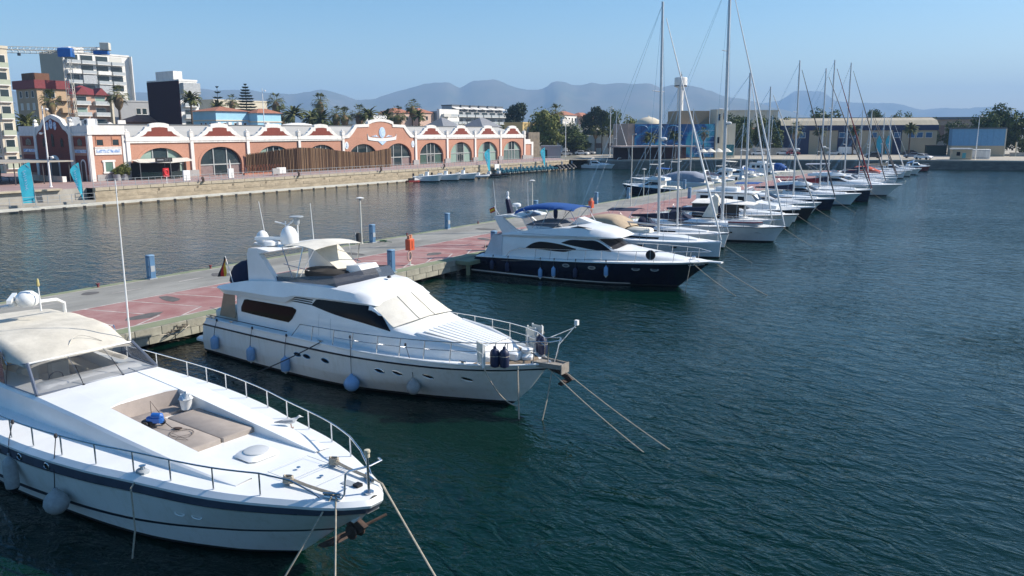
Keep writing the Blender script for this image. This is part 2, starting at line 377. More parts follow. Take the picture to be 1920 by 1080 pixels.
for v, u, a, c, q in ((-37.2, 24.4, .9, .45, .3), (-34.6, 21.3, .5, .9, .2), (-36.0, 33.0, 1.1, .35, .4), (-41.0, 30.5, .8, .5, 0), (-35.2, 44.0, .5, .7, .1), (-40.2, 41.0, 1.3, .4, .2), (-42.2, 23.0, .45, .45, 0), (-36.8, 52.5, .8, .5, .3), (-40.5, 58.0, 1.2, .5, 0), (-34.4, 28.2, .4, .4, 0)):
    s = MB(); s.poly([(v+a*math.cos(t*.785+q)*(1+.18*math.sin(t*2.3+u)), u+c*math.sin(t*.785)*(1+.2*math.cos(t*1.7+v)), 1.0115) for t in range(8)]); structure(s.build('patch_and_shadow', M_patch, rz=PR))
# fascia blocks along the boats' side: two courses of concrete blocks, each a part of the pier
fb = MB(); fb.rbox(-0.02, 0.055, 0.012, 1.288, 0.262, 0.60, .02); fm1 = fb.mesh('fascia_block', M_fascia)
fb = MB(); fb.rbox(-0.02, 0.075, 0.012, 1.288, 0.615, 0.985, .02); fm2 = fb.mesh('fascia_block', M_fascia)
for k in range(100):
    u = 5+k*1.3
    link('fascia_block', fm1, pier_o, (-32.3+random.uniform(-.012, .012), u+.65, 0)); link('fascia_block', fm2, pier_o, (-32.3+random.uniform(-.012, .012), u, 0))
b = MB(); b.box(-32.3, -31.1, 42.6, 45.2, .72, .97); b.box(-31.5, -31.3, 42.8, 43, -.8, .72)
tag(b.build('boarding_step', M_green, rz=PR), 'green topped boarding step on the pier edge behind the navy yacht', 'platform')
M_ped = mat('pedestal_blue', (0.085, 0.185, 0.32), 0.5, var=0.18, vscale=2.5, stretch=(1, 1, .5))
M_ped2 = mat('pedestal_pale_blue', (0.19, 0.31, 0.44), 0.5, var=0.15, vscale=2)
M_panel = mat('grey_meter_panel', (0.33, 0.36, 0.38), 0.5, var=.1)
def pedestal(v, u, face, label):
    t = thing('service_pedestal', label, 'service pedestal', W(v, u, 1.0), PR, 'blue service pedestals along the pier')
    b = MB(); b.rbox(-.19, .19, -.20, .20, 0.06, 1.38, .05); b.build('cabinet', M_ped, t)
    b = MB(); b.box(-.23, .23, -.25, .25, 0, .06); b.build('foot', M_panel, t)
    b = MB(); b.rbox(-.21, .21, -.22, .22, 1.381, 1.44, .06); b.build('cap', M_ped2, t)
    b = MB(); b.box(-.145, .145, -.2+ -.012, -.201, .2, 1.3); b.build('door', M_ped2, t)
    b = MB(); b.box(face*.1905, face*.205, -.13, .13, .45, .8); b.build('meter_panel', M_panel, t)
    b = MB(); b.box(.09, .12, -.224, -.2125, .7, .82); b.build('handle', M_black, t)
    return t
pedestal(-43.4, 27.4, 1, 'blue service pedestal alone on the left stretch of the far pier edge')
pedestal(-43.1, 46.2, 1, 'blue service pedestal beside the short lamp post and the bin')
pedestal(-43.5, 56.4, 1, 'blue service pedestal on the far edge directly left of the navy yacht')
pedestal(-43.7, 72.0, 1, 'blue service pedestal half hidden behind the blue bimini of the navy yacht')
pedestal(-43.6, 85.8, 1, 'blue service pedestal right of the blue bimini against open water')
pedestal(-43.5, 94.7, 1, 'blue service pedestal at the bow of the navy and white motorboat')
pedestal(-43.6, 114.8, 1, 'blue service pedestal at the stern of the navy and white motorboat')
pedestal(-43.5, 142.0, 1, 'farthest blue service pedestal on the far edge of the pier')
pedestal(-32.65, 36.6, -1, 'blue service pedestal next to the orange life ring box')
pedestal(-32.6, 47.8, -1, 'blue service pedestal at the stern of the navy yacht')
pedestal(-37.0, 99.3, -1, 'short blue service pedestal among the sailing yacht booms')
M_lamp = mat('lamp_post_cream', (0.62, 0.62, 0.55), 0.5, var=.1)
def lamp_post(v, u, h, label, kind):
    t = thing('lamp_post', label, 'lamp post', W(v, u, 1.0), PR, 'lamp posts on the pier')
    b = MB(); b.lathe([(.11, 0), (.11, .06), (.06, .08), (.055, h*.5), (.045, h)], n=8); b.build('post', M_lamp, t)
    if kind == 'disc':
        b = MB(); b.lathe([(.04, h), (.10, h+.05), (.10, h+.16), (.12, h+.18)], n=10); b.build('lantern', M_panel, t)
        b = MB(); b.lathe([(.30, h+.18), (.31, h+.21), (.1, h+.27), (.01, h+.28)], n=14); b.build('lamp_shade', M_whitepaint, t)
    else:
        b = MB(); b.box(-.05, .45, -.1, .1, h, h+.1); b.build('lamp_head', M_panel, t)
        b = MB(); b.box(.1, .4, -.07, .07, h-.02, h-.001); b.build('lens', M_whitepaint, t)
lamp_post(-43.4, 45.3, 3.35, 'short cream lamp post with disc shade beside the rubbish bin', 'disc')
lamp_post(-43.3, 70.6, 3.4, 'short lamp post with disc shade behind the navy yacht', 'disc')
lamp_post(-43.5, 99.5, 3.4, 'short lamp post with disc shade in front of the navy and white motorboat', 'disc')
lamp_post(-38.9, 85.4, 8.2, 'tall cream lamp post standing on the pier beyond the navy yacht', 'arm')
M_hose = mat('green_hose', (.03, .10, .05), .5, var=.2)
for k, (v, u, lab, m_) in enumerate(((-33.6, 36.9, 'pale hose coil on the red strip beside the near pedestal', M_rope), (-42.6, 46.9, 'green hose coil at the foot of the pedestal beside the bin', M_hose), (-33.7, 48.6, 'dark cable coil at the foot of the pedestal behind the navy yacht', M_black), (-33.9, 30.6, 'pale rope coil on the red strip behind the flybridge yacht', M_rope))):
    b = MB(); b.tube([(.27*math.cos(a*.6)*(1+.12*math.sin(a*.37)), .27*math.sin(a*.6)*(1+.1*math.cos(a*.5)), .03+.012*math.sin(a*.9)+.002*a) for a in range(42)]+[(.5, .2, .02), (.8, .1, .02)], .018, 5); tag(b.build('hose_coil', m_, None, W(v, u, 1.012), PR), lab, 'hose')
for v, u, L_, rz_, zt, lab in ((-33.0, 25.2, 3.2, -2, 1.55, 'narrow grey gangway from the pier to the stern of the flybridge yacht'), (-32.6, 46.6, 2.4, 3, 1.1, 'narrow grey gangway from the boarding step to the stern of the navy yacht')):
    t = thing('gangway', lab, 'gangway', W(v, u, 1.02), PR+R(rz_))
    b = MB(); b.plate([[(0, -.2, .02), (L_, -.2, zt-.95)], [(0, .2, .02), (L_, .2, zt-.95)]], .04); b.build('walkway', M_panel, t)
    b = MB(); b.tube([(.2, -.2, .05), (.2, -.2, .85), (L_-.2, -.2, zt-.1), (L_-.2, -.2, zt-.93)], .018, 5); b.build('handrail', M_lamp, t)
t = thing('rubbish_bin', 'dark round rubbish bin at the foot of the short lamp post', 'bin', W(-43.5, 45.0, 1.0), PR)
b = MB(); b.lathe([(.19, 0.12), (.22, .15), (.24, .8), (.235, .82), (.2, .82), (.19, .2)], n=12); b.build('bucket', mat('bin_grey', (.03, .032, .035), .6), t)
b = MB(); b.box(-.03, .03, -.3, -.22, 0, .9); b.build('bin_post', M_panel, t)
M_orange = mat('orange_plastic', (0.62, 0.11, 0.045), 0.5, var=.12)
def ring_station(v, u, label):
    t = thing('life_ring_station', label, 'life ring box', W(v, u, 1.0), PR)
    b = MB(); b.tube([(0, 0, 0), (0, 0, 1.05)], .04, 8); b.box(-.15, .15, -.15, .15, 0, .03); b.build('post', M_lamp, t)
    b = MB(); b.rbox(-.20, .20, -.28, .28, 1.0, 1.72, .06); b.build('box', M_orange, t)
    b = MB(); b.box(.2005, .215, -.03, .0, 1.12, 1.6); b.build('latch', M_black, t)
    b = MB(); b.box(-.13, .13, -.16, .16, 1.722, 1.76); b.box(-.1, .1, .04, .15, 1.76, 2.0); b.box(-.1, .1, -.15, -.05, 1.76, 1.95); b.build('light_unit', mat('faded_orange', (.62, .28, .17), .6), t)
    b = MB(); b.tube([(.1, -.18+.2*math.cos(a*math.pi/8), .62+.3*math.sin(a*math.pi/8)) for a in range(16)], .05, 6, closed=True); b.build('rope_coil', mat('pink_hose', (.55, .36, .30), .7), t)
ring_station(-33.5, 39.4, 'orange life ring box on a post beside the near blue pedestal')
ring_station(-36.9, 71.5, 'orange life ring box right of the blue bimini of the navy yacht')
b = MB(); b.lathe([(.09, 0), (.06, .05), (.06, .14), (.11, .17), (.10, .22), (.02, .23)], n=10); bol = b.mesh('bollard', mat('red_bollard', (.16, .03, .035), .6))
for k, (v, u, lab) in enumerate(((-43.55, 24.2, 'small dark red bollard left of the lone far pedestal'), (-43.55, 31.6, 'small dark red bollard just behind the white flybridge yacht'), (-43.55, 50.9, 'small dark red bollard between the bin lamp and the next pedestal'), (-43.55, 61.2, 'small dark red bollard on the far edge left of the navy yacht flag'))):
    tag(link('bollard', bol, None, W(v, u, 1.0), PR), lab, 'bollard', 'small bollards on the pier edge')
# ---------------------------------------------------------------- boats: hull and house lofts
class Hull:
    """levels from keel to deck; each: xa transom x, xs stem x, z=[(t,z)], b=[(t,half beam)]"""
    def __init__(s, levels, nt=26):
        s.L = levels; s.ts = [1-(1-i/nt)**1.5 for i in range(nt+1)]
    def pt(s, lev, t, side=-1):
        k = min(int(lev), len(s.L)-2); f = lev-k
        def one(l): return (lerp(l['xa'], l['xs'], t), curve(l['b'], t), curve(l['z'], t))
        a, b = one(s.L[k]), one(s.L[k+1])
        x, y, z = (lerp(a[i], b[i], f) for i in range(3))
        return Vector((x, side*y, z))
    def strip(s, la, lb, n=2, off=0.0, m=None, t0=0.0, t1=1.0, cap=True):
        """both sides, joined round the stem, between levels la and lb"""
        m = m or MB(); rows = []
        ts = [t for t in s.ts if t0 < t < t1]; ts = [t0]+ts+[t1]
        for j in range(n+1):
            lv = lerp(la, lb, j/n)
            st = [s.pt(lv, t, -1) for t in ts]; po = [s.pt(lv, t, 1) for t in ts]
            if off:
                st = [p+Vector((0, -off, 0)) for p in st]; po = [p+Vector((0, off, 0)) for p in po]
                if t1 == 1: st[-1].x += off; po[-1].x += off
            if t1 == 1: rows.append(st+po[::-1])
            else: rows.append((st, po))
        if t1 == 1: m.grid(rows)
        else: m.grid([r[0] for r in rows]); m.grid([r[1] for r in rows])
        if cap and t0 == 0.0:
            for j in range(n):
                a, b = rows[j], rows[j+1]
                if t1 == 1: m.add([a[0], a[-1], b[-1], b[0]], [(0, 1, 2, 3)])
        return m
    def deck(s, lev, camber=.06, inset=0.0, drop=0.0, t0=0.0, t1=1.0, n=6, m=None):
        m = m or MB(); rows = []
        for t in [t0]+[t for t in s.ts if t0 < t < t1]+[t1]:
            p = s.pt(lev, t); y = max(-p.y-inset, 0.01)
            rows.append([(p.x, lerp(-y, y, j/n), p.z-drop+camber*(1-(2*j/n-1)**2)) for j in range(n+1)])
        return m.grid(rows)
    def t_at(s, lev, x):
        k = min(int(lev), len(s.L)-2); f = lev-k
        xa = lerp(s.L[k]['xa'], s.L[k+1]['xa'], f); xs = lerp(s.L[k]['xs'], s.L[k+1]['xs'], f)
        return (x-xa)/(xs-xa)
    def at(s, lev, x, side=-1): return s.pt(lev, min(1, max(0, s.t_at(lev, x))), side)
    def atz(s, x, z, side=-1):
        """side point at given x and height"""
        n = (len(s.L)-1)*6; prev = s.at(0, x, side)
        for i in range(1, n+1):
            p = s.at(i/6, x, side)
            if p.z >= z:
                f = (z-prev.z)/max(1e-6, p.z-prev.z); return prev.lerp(p, f)
            prev = p
        return prev
    def edge(s, lev, x0, x1, side=-1, n=16, inset=0.0, dz=0.0):
        r = []
        for i in range(n+1):
            p = s.at(lev, lerp(x0, x1, i/n), side); r.append(Vector((p.x, p.y-side*inset, p.z+dz)))
        return r

class House:
    """superstructure loft: sections [(x, [(y,z) ... from outer bottom up to the centre line])]"""
    def __init__(s, secs): s.S = secs
    def sec(s, x):
        S = s.S
        if x <= S[0][0]: return S[0][1]
        for a, b in zip(S, S[1:]):
            if x <= b[0]:
                t = (x-a[0])/(b[0]-a[0]); return [(lerp(p[0], q[0], t), lerp(p[1], q[1], t)) for p, q in zip(a[1], b[1])]
        return S[-1][1]
    def body(s, m=None, cap=True, sub=1):
        m = m or MB(); rows = []
        xs = []
        for a, b in zip(s.S, s.S[1:]): xs += [lerp(a[0], b[0], i/sub) for i in range(sub)]
        xs.append(s.S[-1][0])
        for x in xs:
            sc = s.sec(x); r = [(x, -y, z) for y, z in sc]+[(x, y, z) for y, z in sc[::-1][1 if sc[-1][0] == 0 else 0:]]
            rows.append(r)
        m.grid(rows)
        if cap: m.poly(rows[0]); m.poly(rows[-1][::-1])
        return m
    def y(s, x, z):
        sc = s.sec(x)
        for (y0, z0), (y1, z1) in zip(sc, sc[1:]):
            if min(z0, z1) <= z <= max(z0, z1) and abs(z1-z0) > 1e-6: return lerp(y0, y1, (z-z0)/(z1-z0))
        return sc[0][0] if z < sc[0][1] else sc[-1][0]
    def patch(s, lo, hi, side=-1, off=0.012, n=14, m=None, k=4):
        """a pane lying on the house side between curves lo(x) and hi(x)"""
        m = m or MB(); x0, x1 = max(lo[0][0], hi[0][0]), min(lo[-1][0], hi[-1][0]); rows = []
        for i in range(n+1):
            x = lerp(x0, x1, i/n); a, b = curve(lo, x), curve(hi, x); r = []
            for j in range(k+1):
                z = lerp(a, b, j/k); r.append((x, side*(s.y(x, z)+off), z))
            rows.append(r)
        m.grid(rows); return m

def rail(parent, top, feet, r=0.018, name='handrail', m=None, mid=None, posts=True):
    b = MB(); b.tube(top, r, 6)
    if mid: b.tube(mid, r*.6, 5)
    o = b.build(name, m or M_steel, parent)
    if posts:
        for a, c in feet:
            p = MB(); p.tube([a, c], r*.9, 6); p.build('stanchion', m or M_steel, parent)
    return o
def fender(label, bt, top, bottom, r, m, kind='long', parent_rz=0):
    """hangs beside a boat: a thing of its own, given in world coordinates"""
    top, bottom = Vector(top), Vector(bottom); h = top.z-bottom.z
    t = thing('fender', label, 'fender', bottom, parent_rz, 'fenders hanging along the hulls')
    b = MB(); ln = bt
    if kind == 'long': prof = [(.02, 0), (r*.55, .03), (r*.9, ln*.12), (r, ln*.25), (r, ln*.75), (r*.9, ln*.88), (r*.5, ln*.97), (r*.22, ln*1.02), (r*.2, ln*1.1), (.02, ln*1.11)]
    else: prof = [(.02, 0), (r*.5, .04), (r*.85, ln*.22), (r, ln*.45), (r*.93, ln*.62), (r*.6, ln*.85), (r*.25, ln*.98), (r*.2, ln*1.06), (.02, ln*1.07)]
    b.lathe(prof, n=14); b.build('fender_body', m, t)
    if kind == 'long':
        c = MB(); c.lathe([(r*.57, .028), (r*.86, .10*ln), (r*.94, .135*ln), (r*.6, .13*ln)], n=14); c.lathe([(.02, -.05), (.05, -.02), (.06, .03)], n=8); c.build('end_cap', M_whitepaint if m is M_fendblue else M_black, t)
    c = MB(); tl = top-bottom; c.tube([(0, 0, ln*1.08), (tl.x*.3, tl.y*.3, lerp(ln, h, .5)), (tl.x, tl.y, h)], .012, 5); c.lathe([(.03, h-.05), (.045, h), (.03, h+.06)], tl.x, tl.y, n=6); c.build('lanyard', M_darkrope, t)
    return t
def local2world(o, p):
    c, s_ = math.cos(o.rotation_euler.z), math.sin(o.rotation_euler.z)
    return Vector((o.location.x+p[0]*c-p[1]*s_, o.location.y+p[0]*s_+p[1]*c, o.location.z+p[2]))
def mooring(label, pts, m=M_rope, r=0.02, name='mooring_line'):
    b = MB(); b.tube(pts, r, 6); return tag(b.build(name, m), label, 'rope', 'mooring lines')

# ---------------------------------------------------------------- white flybridge yacht (middle of the picture)
Y2A = R(-35.5)
y2 = thing('motor_yacht', 'white flybridge motor yacht with cream windscreen cover and German flag', 'motor yacht', (0.02, 27.0, 0), Y2A)
xa = -15.2
H2 = Hull([
 dict(xa=xa, xs=-1.5, z=[(0, -.5), (.7, -.55), (1, -.45)], b=[(0, .4), (.5, .5), (.85, .25), (1, .02)]),
 dict(xa=xa, xs=0.0, z=[(0, 0.0), (1, 0.0)], b=[(0, 2.15), (.35, 2.3), (.6, 2.05), (.8, 1.2), (.93, .45), (1, .03)]),
 dict(xa=xa, xs=0.12, z=[(0, .16), (1, .13)], b=[(0, 2.2), (.35, 2.34), (.6, 2.12), (.8, 1.28), (.93, .5), (1, .03)]),
 dict(xa=xa+.1, xs=0.75, z=[(0, .62), (.5, .62), (1, .72)], b=[(0, 2.3), (.35, 2.44), (.6, 2.35), (.8, 1.62), (.93, .72), (1, .04)]),
 dict(xa=xa+.25, xs=1.35, z=[(0, 1.30), (.4, 1.36), (.7, 1.44), (1, 1.52)], b=[(0, 2.33), (.35, 2.5), (.6, 2.48), (.8, 1.95), (.92, 1.1), (1, .06)]),
 dict(xa=xa+.3, xs=1.42, z=[(0, 1.36), (.4, 1.42), (.7, 1.50), (1, 1.58)], b=[(0, 2.33), (.35, 2.5), (.6, 2.48), (.8, 1.96), (.92, 1.13), (1, .06)]),
 dict(xa=xa+.5, xs=1.55, z=[(0, 1.60), (.3, 1.66), (.7, 1.70), (1, 1.76)], b=[(0, 2.3), (.35, 2.47), (.6, 2.45), (.8, 1.97), (.92, 1.18), (1, .07)]),
])
H2.strip(0, 2, 3).build('bottom', M_antifoul, y2)
H2.strip(2, 4, 8).build('hull', M_gel2, y2)
H2.strip(4, 5, 1, off=.035).build('rubbing_strake', M_darkstripe, y2)
H2.strip(5, 6, 2).build('bulwark', M_gel, y2)
for sd_ in (-1, 1):
    b = MB(); b.tube(H2.edge(6, xa+.5, 1.55, sd_, 40), .04, 6); b.build('toe_rail', M_gel, y2)
H2.deck(6, .03, .05, .05).build('deck', M_deck, y2)
M_wth = mat('weathered_grey_frame', (.30, .27, .23), .7, var=.35, vscale=5)
# teak laid on the fore deck and the white knuckle line low on the hull
b = MB(); H2.deck(6, .03, .28, .035, .86, .985, m=b); b.build('teak_foredeck', M_teak, y2)
b = MB(); H2.strip(3, 3.06, 1, off=.02, m=b, cap=False, t0=0.0, t1=.55); b.build('spray_rail', M_gel2, y2)
# main house: side walls up to the flybridge moulding
hs2 = House([
 (-13.05, [(1.9, 1.55), (1.9, 2.2), (1.86, 2.75), (1.80, 3.12), (0, 3.16)]),
 (-12.0, [(1.95, 1.55), (1.94, 2.2), (1.9, 2.75), (1.82, 3.12), (0, 3.16)]),
 (-8.5, [(1.95, 1.55), (1.92, 2.2), (1.86, 2.8), (1.76, 3.2), (0, 3.3)]),
 (-6.4, [(1.92, 1.6), (1.88, 2.2), (1.78, 2.8), (1.66, 3.28), (0, 3.6)]),
 (-5.35, [(1.9, 1.6), (1.82, 2.2), (1.72, 2.75), (1.58, 3.2), (0, 3.55)]),
 (-4.2, [(1.86, 1.6), (1.78, 2.15), (1.68, 2.45), (1.55, 2.56), (0, 2.82)]),
 (-3.2, [(1.72, 1.65), (1.62, 2.1), (1.45, 2.32), (1.3, 2.38), (0, 2.46)]),
 (-1.7, [(1.42, 1.68), (1.36, 2.0), (1.2, 2.16), (1.05, 2.2), (0, 2.26)]),
 (-0.6, [(1.05, 1.7), (1.0, 1.92), (.88, 2.03), (.75, 2.06), (0, 2.10)]),
 (-0.25, [(.85, 1.7), (.8, 1.80), (.7, 1.84), (.6, 1.86), (0, 1.88)])])
hs2.body(sub=3).build('cabin', M_gel, y2, angle=30)
for sd_ in (-1, 1):
    w1 = MB(); hs2.patch([(-12.72, 2.1), (-9.62, 2.05), (-9.2, 2.55)], [(-12.72, 2.3), (-12.5, 2.64), (-12.2, 2.67), (-9.4, 2.69), (-9.2, 2.62)], sd_, .015, 16, w1)
    w1.build('saloon_window', M_glassb, y2)
    w2 = MB(); hs2.patch([(-8.3, 2.89), (-7.05, 2.69), (-5.48, 2.54), (-4.25, 2.40)], [(-8.3, 2.95), (-8.1, 3.14), (-6.5, 3.18), (-5.35, 3.19), (-4.25, 2.43)], sd_, .015, 24, w2)
    w2.build('side_window', M_glass, y2)
    for k in range(3):
        v = MB(); hs2.patch([(-9.5+k*.05, 2.92+k*.075), (-8.3, 2.90+k*.085)], [(-9.5+k*.05, 2.935+k*.075), (-9.2, 2.96+k*.077), (-8.3, 2.945+k*.085)], sd_, .02, 6, v); v.build('louvre', M_black, y2)
    # door seams on the side deck
    v = MB(); hs2.patch([(-7.9, 1.75), (-7.885, 1.75)], [(-7.9, 2.6), (-7.885, 2.6)], sd_, .006, 2, v); hs2.patch([(-7.25, 1.75), (-7.235, 1.75)], [(-7.25, 2.5), (-7.235, 2.5)], sd_, .006, 2, v); v.build('door_seam', M_panel, y2)
# cream cover over the windscreen, with two seams
ws = MB(); rows = []
for i in range(7):
    x = lerp(-5.28, -4.12, i/6); rows.append([])
    for j in range(13):
        f = j/6-1; yy = f*lerp(1.50, 1.66, i/6); sc = hs2.sec(x)
        z = lerp(sc[3][1], sc[4][1], 1-abs(f)**1.8)+.02; rows[-1].append((x+.5*(1-f*f)*.6, yy, z-(.5*(1-f*f)*.6)*.25))
ws.grid(rows); ws.build('windscreen_cover', M_cream, y2)
for f in (-.33, .33):
    s_ = MB(); s_.tube([Vector(rows[i][int((f+1)*6)])+Vector((0, 0, .012)) for i in range(7)], .012, 4); s_.build('cover_seam', mat('grey_seam', (.45, .43, .38), .8), y2)
# sun-lounge slats on the trunk
for k in range(9):
    y_ = -1.0+k*.25; s_ = MB(); rows = []
    for i in range(7):
        x = lerp(-3.15, -.75, i/6); wv_ = lerp(1, .72, i/6); sc = hs2.sec(x); zz = sc[4][1]-(sc[4][1]-sc[3][1])*abs(y_/1.4)**2
        rows.append([(x, y_*wv_-.1*wv_, zz+.015), (x, y_*wv_-.1*wv_, zz+.04), (x, y_*wv_+.1*wv_, zz+.04), (x, y_*wv_+.1*wv_, zz+.015)])
    s_.grid(rows, False); s_.build('lounge_slat', M_gel, y2)
s_ = MB()
for sd_ in (-1, 1): s_.tube([(-3.3, sd_*1.32, 2.36), (-2, sd_*1.18, 2.25), (-.75, sd_*.88, 2.08)], [.09, .10, .07], 8)
s_.build('lounge_coaming', M_gel, y2)
# flybridge moulding: overhanging aft deck and coaming, sloping to the brow
fly = House([
 (-14.25, [(1.95, 2.93), (2.0, 2.98), (1.9, 3.04), (1.7, 3.04), (0, 3.05)]),
 (-13.6, [(2.05, 2.78), (2.15, 2.98), (2.05, 3.2), (1.85, 3.2), (0, 3.2)]),
 (-12.3, [(2.05, 2.82), (2.15, 3.05), (2.0, 3.46), (1.8, 3.46), (0, 3.2)]),
 (-10.6, [(2.02, 2.83), (2.1, 3.05), (1.92, 3.62), (1.75, 3.62), (0, 3.22)]),
 (-9.75, [(2.0, 2.86), (2.07, 3.08), (1.88, 3.65), (1.72, 3.66), (0, 3.4)]),
 (-9.2, [(1.92, 3.14), (1.98, 3.2), (1.86, 3.66), (1.7, 3.68), (0, 3.6)]),
 (-7.6, [(1.84, 3.19), (1.9, 3.26), (1.78, 3.68), (1.62, 3.76), (0, 3.9)]),
 (-6.3, [(1.72, 3.21), (1.78, 3.28), (1.66, 3.6), (1.45, 3.72), (0, 3.95)]),
 (-5.5, [(1.62, 3.21), (1.66, 3.26), (1.5, 3.42), (1.3, 3.5), (0, 3.72)]),
 (-5.15, [(1.5, 3.19), (1.52, 3.21), (1.4, 3.24), (1.2, 3.28), (0, 3.5)])])
fly.body(sub=3).build('flybridge', M_gel, y2, angle=35)
b = MB(); b.rbox(-11.9, -8.6, -1.55, 1.55, 3.2, 3.62, .1); b.build('flybridge_seating', mat('ivory_upholstery', (.6, .57, .5), .7, var=.1), y2)
b = MB(); b.lathe([(.95, 0), (1.0, .08), (.98, .26), (.9, .32), (.05, .36)], -9.5, .1, 3.62, 20, sx=1.15, sy=.8); b.build('covered_table', mat('dark_cover', (.03, .028, .027), .8, var=.3), y2)
b = MB(); b.prism([(-8.6, 3.6), (-8.6, 4.15), (-7.9, 4.22), (-7.6, 3.9), (-7.6, 3.6)], .3, 1.3, 'y'); b.build('helm_console', M_gel, y2)
# smoked wind deflector wrapped round the flybridge front
wd = MB(); lowp = []; upp = []
for i in range(17):
    a = lerp(-1, 1, i/16); y_ = 1.72*math.copysign(min(1, abs(a)*1.55), a); fr = max(0, 1-(abs(a)*1.55)) if abs(a)*1.55 < 1 else 0
    x = lerp(-7.1, -6.35, fr) if abs(a)*1.55 < 1 else lerp(-7.1, -10.6, (abs(a)*1.55-1)/.55)
    zb = 3.68+.2*fr if x > -9 else 3.6
    lowp.append((x, y_*.98, zb+.0)); upp.append((x-.28, y_*.93, zb+lerp(.42, .16, min(1, max(0, (-7.1-x)/3)))))
wd.plate([lowp, upp], .012, (1, 0, 0)); wd.build('wind_deflector', M_smoke, y2)
# radar arch with its legs, wing and the gear on it
ar = MB()
for sd_ in (-1, 1):
    ar.prism([(-12.35, 3.3), (-10.5, 3.42), (-10.55, 3.62), (-11.55, 4.62), (-11.7, 4.8), (-12.25, 4.8), (-12.35, 4.55)], sd_*1.62-.11, sd_*1.62+.11, 'y')
ar.prism([(-12.3, 4.7), (-12.2, 4.82), (-11.7, 4.86), (-10.9, 4.78), (-11.6, 4.62)], -1.72, 1.72, 'y')
ar.build('radar_arch', M_gel, y2)
b = MB(); b.plate([[(-13.5, -.5, 4.82), (-12.3, -.5, 4.70)], [(-13.5, .5, 4.82), (-12.3, .5, 4.70)]], .06); b.build('passerelle', M_whitepaint, y2)
def dome(x, y, z, r, h, lab='satellite_dome'):
    b = MB(); b.lathe([(r*.7, 0), (r*.72, .06), (r*.98, .1), (r, h*.42), (r*.93, h*.62), (r*.72, h*.82), (r*.4, h*.95), (.02, h)], x, y, z, 16); return b.build(lab, M_gel, y2)
dome(-11.3, -.35, 4.85, .37, .82); dome(-12.55, -.75, 4.84, .27, .6)
b = MB(); b.lathe([(.12, 0), (.3, .05), (.3, .2), (.15, .26)], -11.75, -.95, 4.85, 14); b.build('radar_base', M_gel, y2)
b = MB(); b.box(-12.4, -11.1, -1.02, -.88, 5.12, 5.24, rot=.6); b.build('radar_scanner', M_gel, y2)
b = MB()
for p, q in (((-12.3, .3, 4.85), (-12.3, .3, 5.75)), ((-12.0, .7, 4.85), (-12.0, .7, 5.6)), ((-12.3, .3, 5.2), (-12.0, .7, 4.95)), ((-12.3, .3, 5.5), (-11.9, .6, 5.9)), ((-12.3, .3, 5.62), (-12.75, .1, 5.72))): b.tube([p, q], .03, 6)
b.build('mast_bracket', M_whitepaint, y2)
b = MB(); b.lathe([(.1, 0), (.13, .06), (.13, .3), (.3, .32), (.3, .36), (.05, .37)], -11.95, .62, 5.6, 12); b.build('searchlight', M_panel, y2)
for x, y, z, l, dx in ((-12.9, -.3, 4.85, 1.75, -.35), (-10.8, .55, 4.82, 1.75, -.12)):
    b = MB(); b.tube([(x, y, z), (x+dx, y, z+l)], [.02, .012], 5); b.build('whip_antenna', M_whitepaint, y2)
# cream bimini with its folding frame
bi = MB(); rows = []
for i in range(7):
    t = i/6; x = lerp(-10.75, -8.7, t); rows.append([(x, lerp(-1.25, 1.25, j/8), 4.92+.12*math.sin(t*math.pi)+.06*t+.1*(1-(j/4-1)**2)) for j in range(9)])
bi.plate(rows, .025); bi.build('bimini', M_cream, y2)
bi = MB(); bi.plate([[(-10.2, -.2, 4.9), (-9.1, .3, 3.95)], [(-10.0, 1.1, 4.9), (-8.9, 1.3, 3.95)]], .02, (1, 0, 0)); bi.build('bimini_curtain', M_cream, y2)
for sd_ in (-1, 1):
    b = MB()
    for p, q in (((-10.7, 1.22, 4.92), (-9.6, 1.6, 3.65)), ((-8.75, 1.22, 4.98), (-9.4, 1.6, 3.65)), ((-9.4, 1.22, 5.03), (-9.5, 1.6, 3.65)), ((-10.3, 1.5, 4.3), (-8.9, 1.4, 4.15))): b.tube([(p[0], p[1]*sd_, p[2]), (q[0], q[1]*sd_, q[2])], .02, 6)
    b.build('bimini_frame', M_steel, y2)
# aft cockpit: smoked side screen, transom steps, covered tender bar
b = MB(); b.plate([[(-14.15, -2.0, 1.75), (-13.75, -2.0, 2.82)], [(-13.1, -1.95, 1.75), (-13.05, -1.95, 2.82)]], .012, (0, 1, 0)); b.build('cockpit_screen', mat('tan_screen', (.30, .24, .17), .3, var=.15, alpha=.8), y2)
b = MB(); b.rbox(-16.1, -15.15, -2.05, 2.05, .38, .55, .12); b.build('bathing_platform', M_gel, y2)
b = MB(); b.rbox(-15.0, -13.3, -1.7, 1.7, 1.2, 1.9, .12); b.build('aft_bench', M_cream, y2)
# portholes
for i, x in enumerate((-8.55, -8.0, -6.95, -4.3, -3.55, -2.35, -1.0)):
    for sd_ in (-1, 1):
        b = MB(); p = H2.atz(x, 1.02+.01*i, sd_); q = H2.atz(x+.2, 1.02, sd_); tdir = (q-p).normalized(); up = (H2.atz(x, 1.15, sd_)-p).normalized()
        b.poly([p+tdir*(.2*math.cos(a*math.pi/6))*(1 if abs(math.cos(a*math.pi/6)) > .5 else 1)+up*(.075*math.sin(a*math.pi/6))+Vector((0, sd_*.012, 0)) for a in range(12)]); b.build('porthole', M_glass, y2)
        b = MB(); b.tube([p+tdir*(.21*math.cos(a*math.pi/6))+up*(.085*math.sin(a*math.pi/6))+Vector((0, sd_*.01, 0)) for a in range(12)], .014, 4, closed=True); b.build('porthole_rim', M_steel, y2)
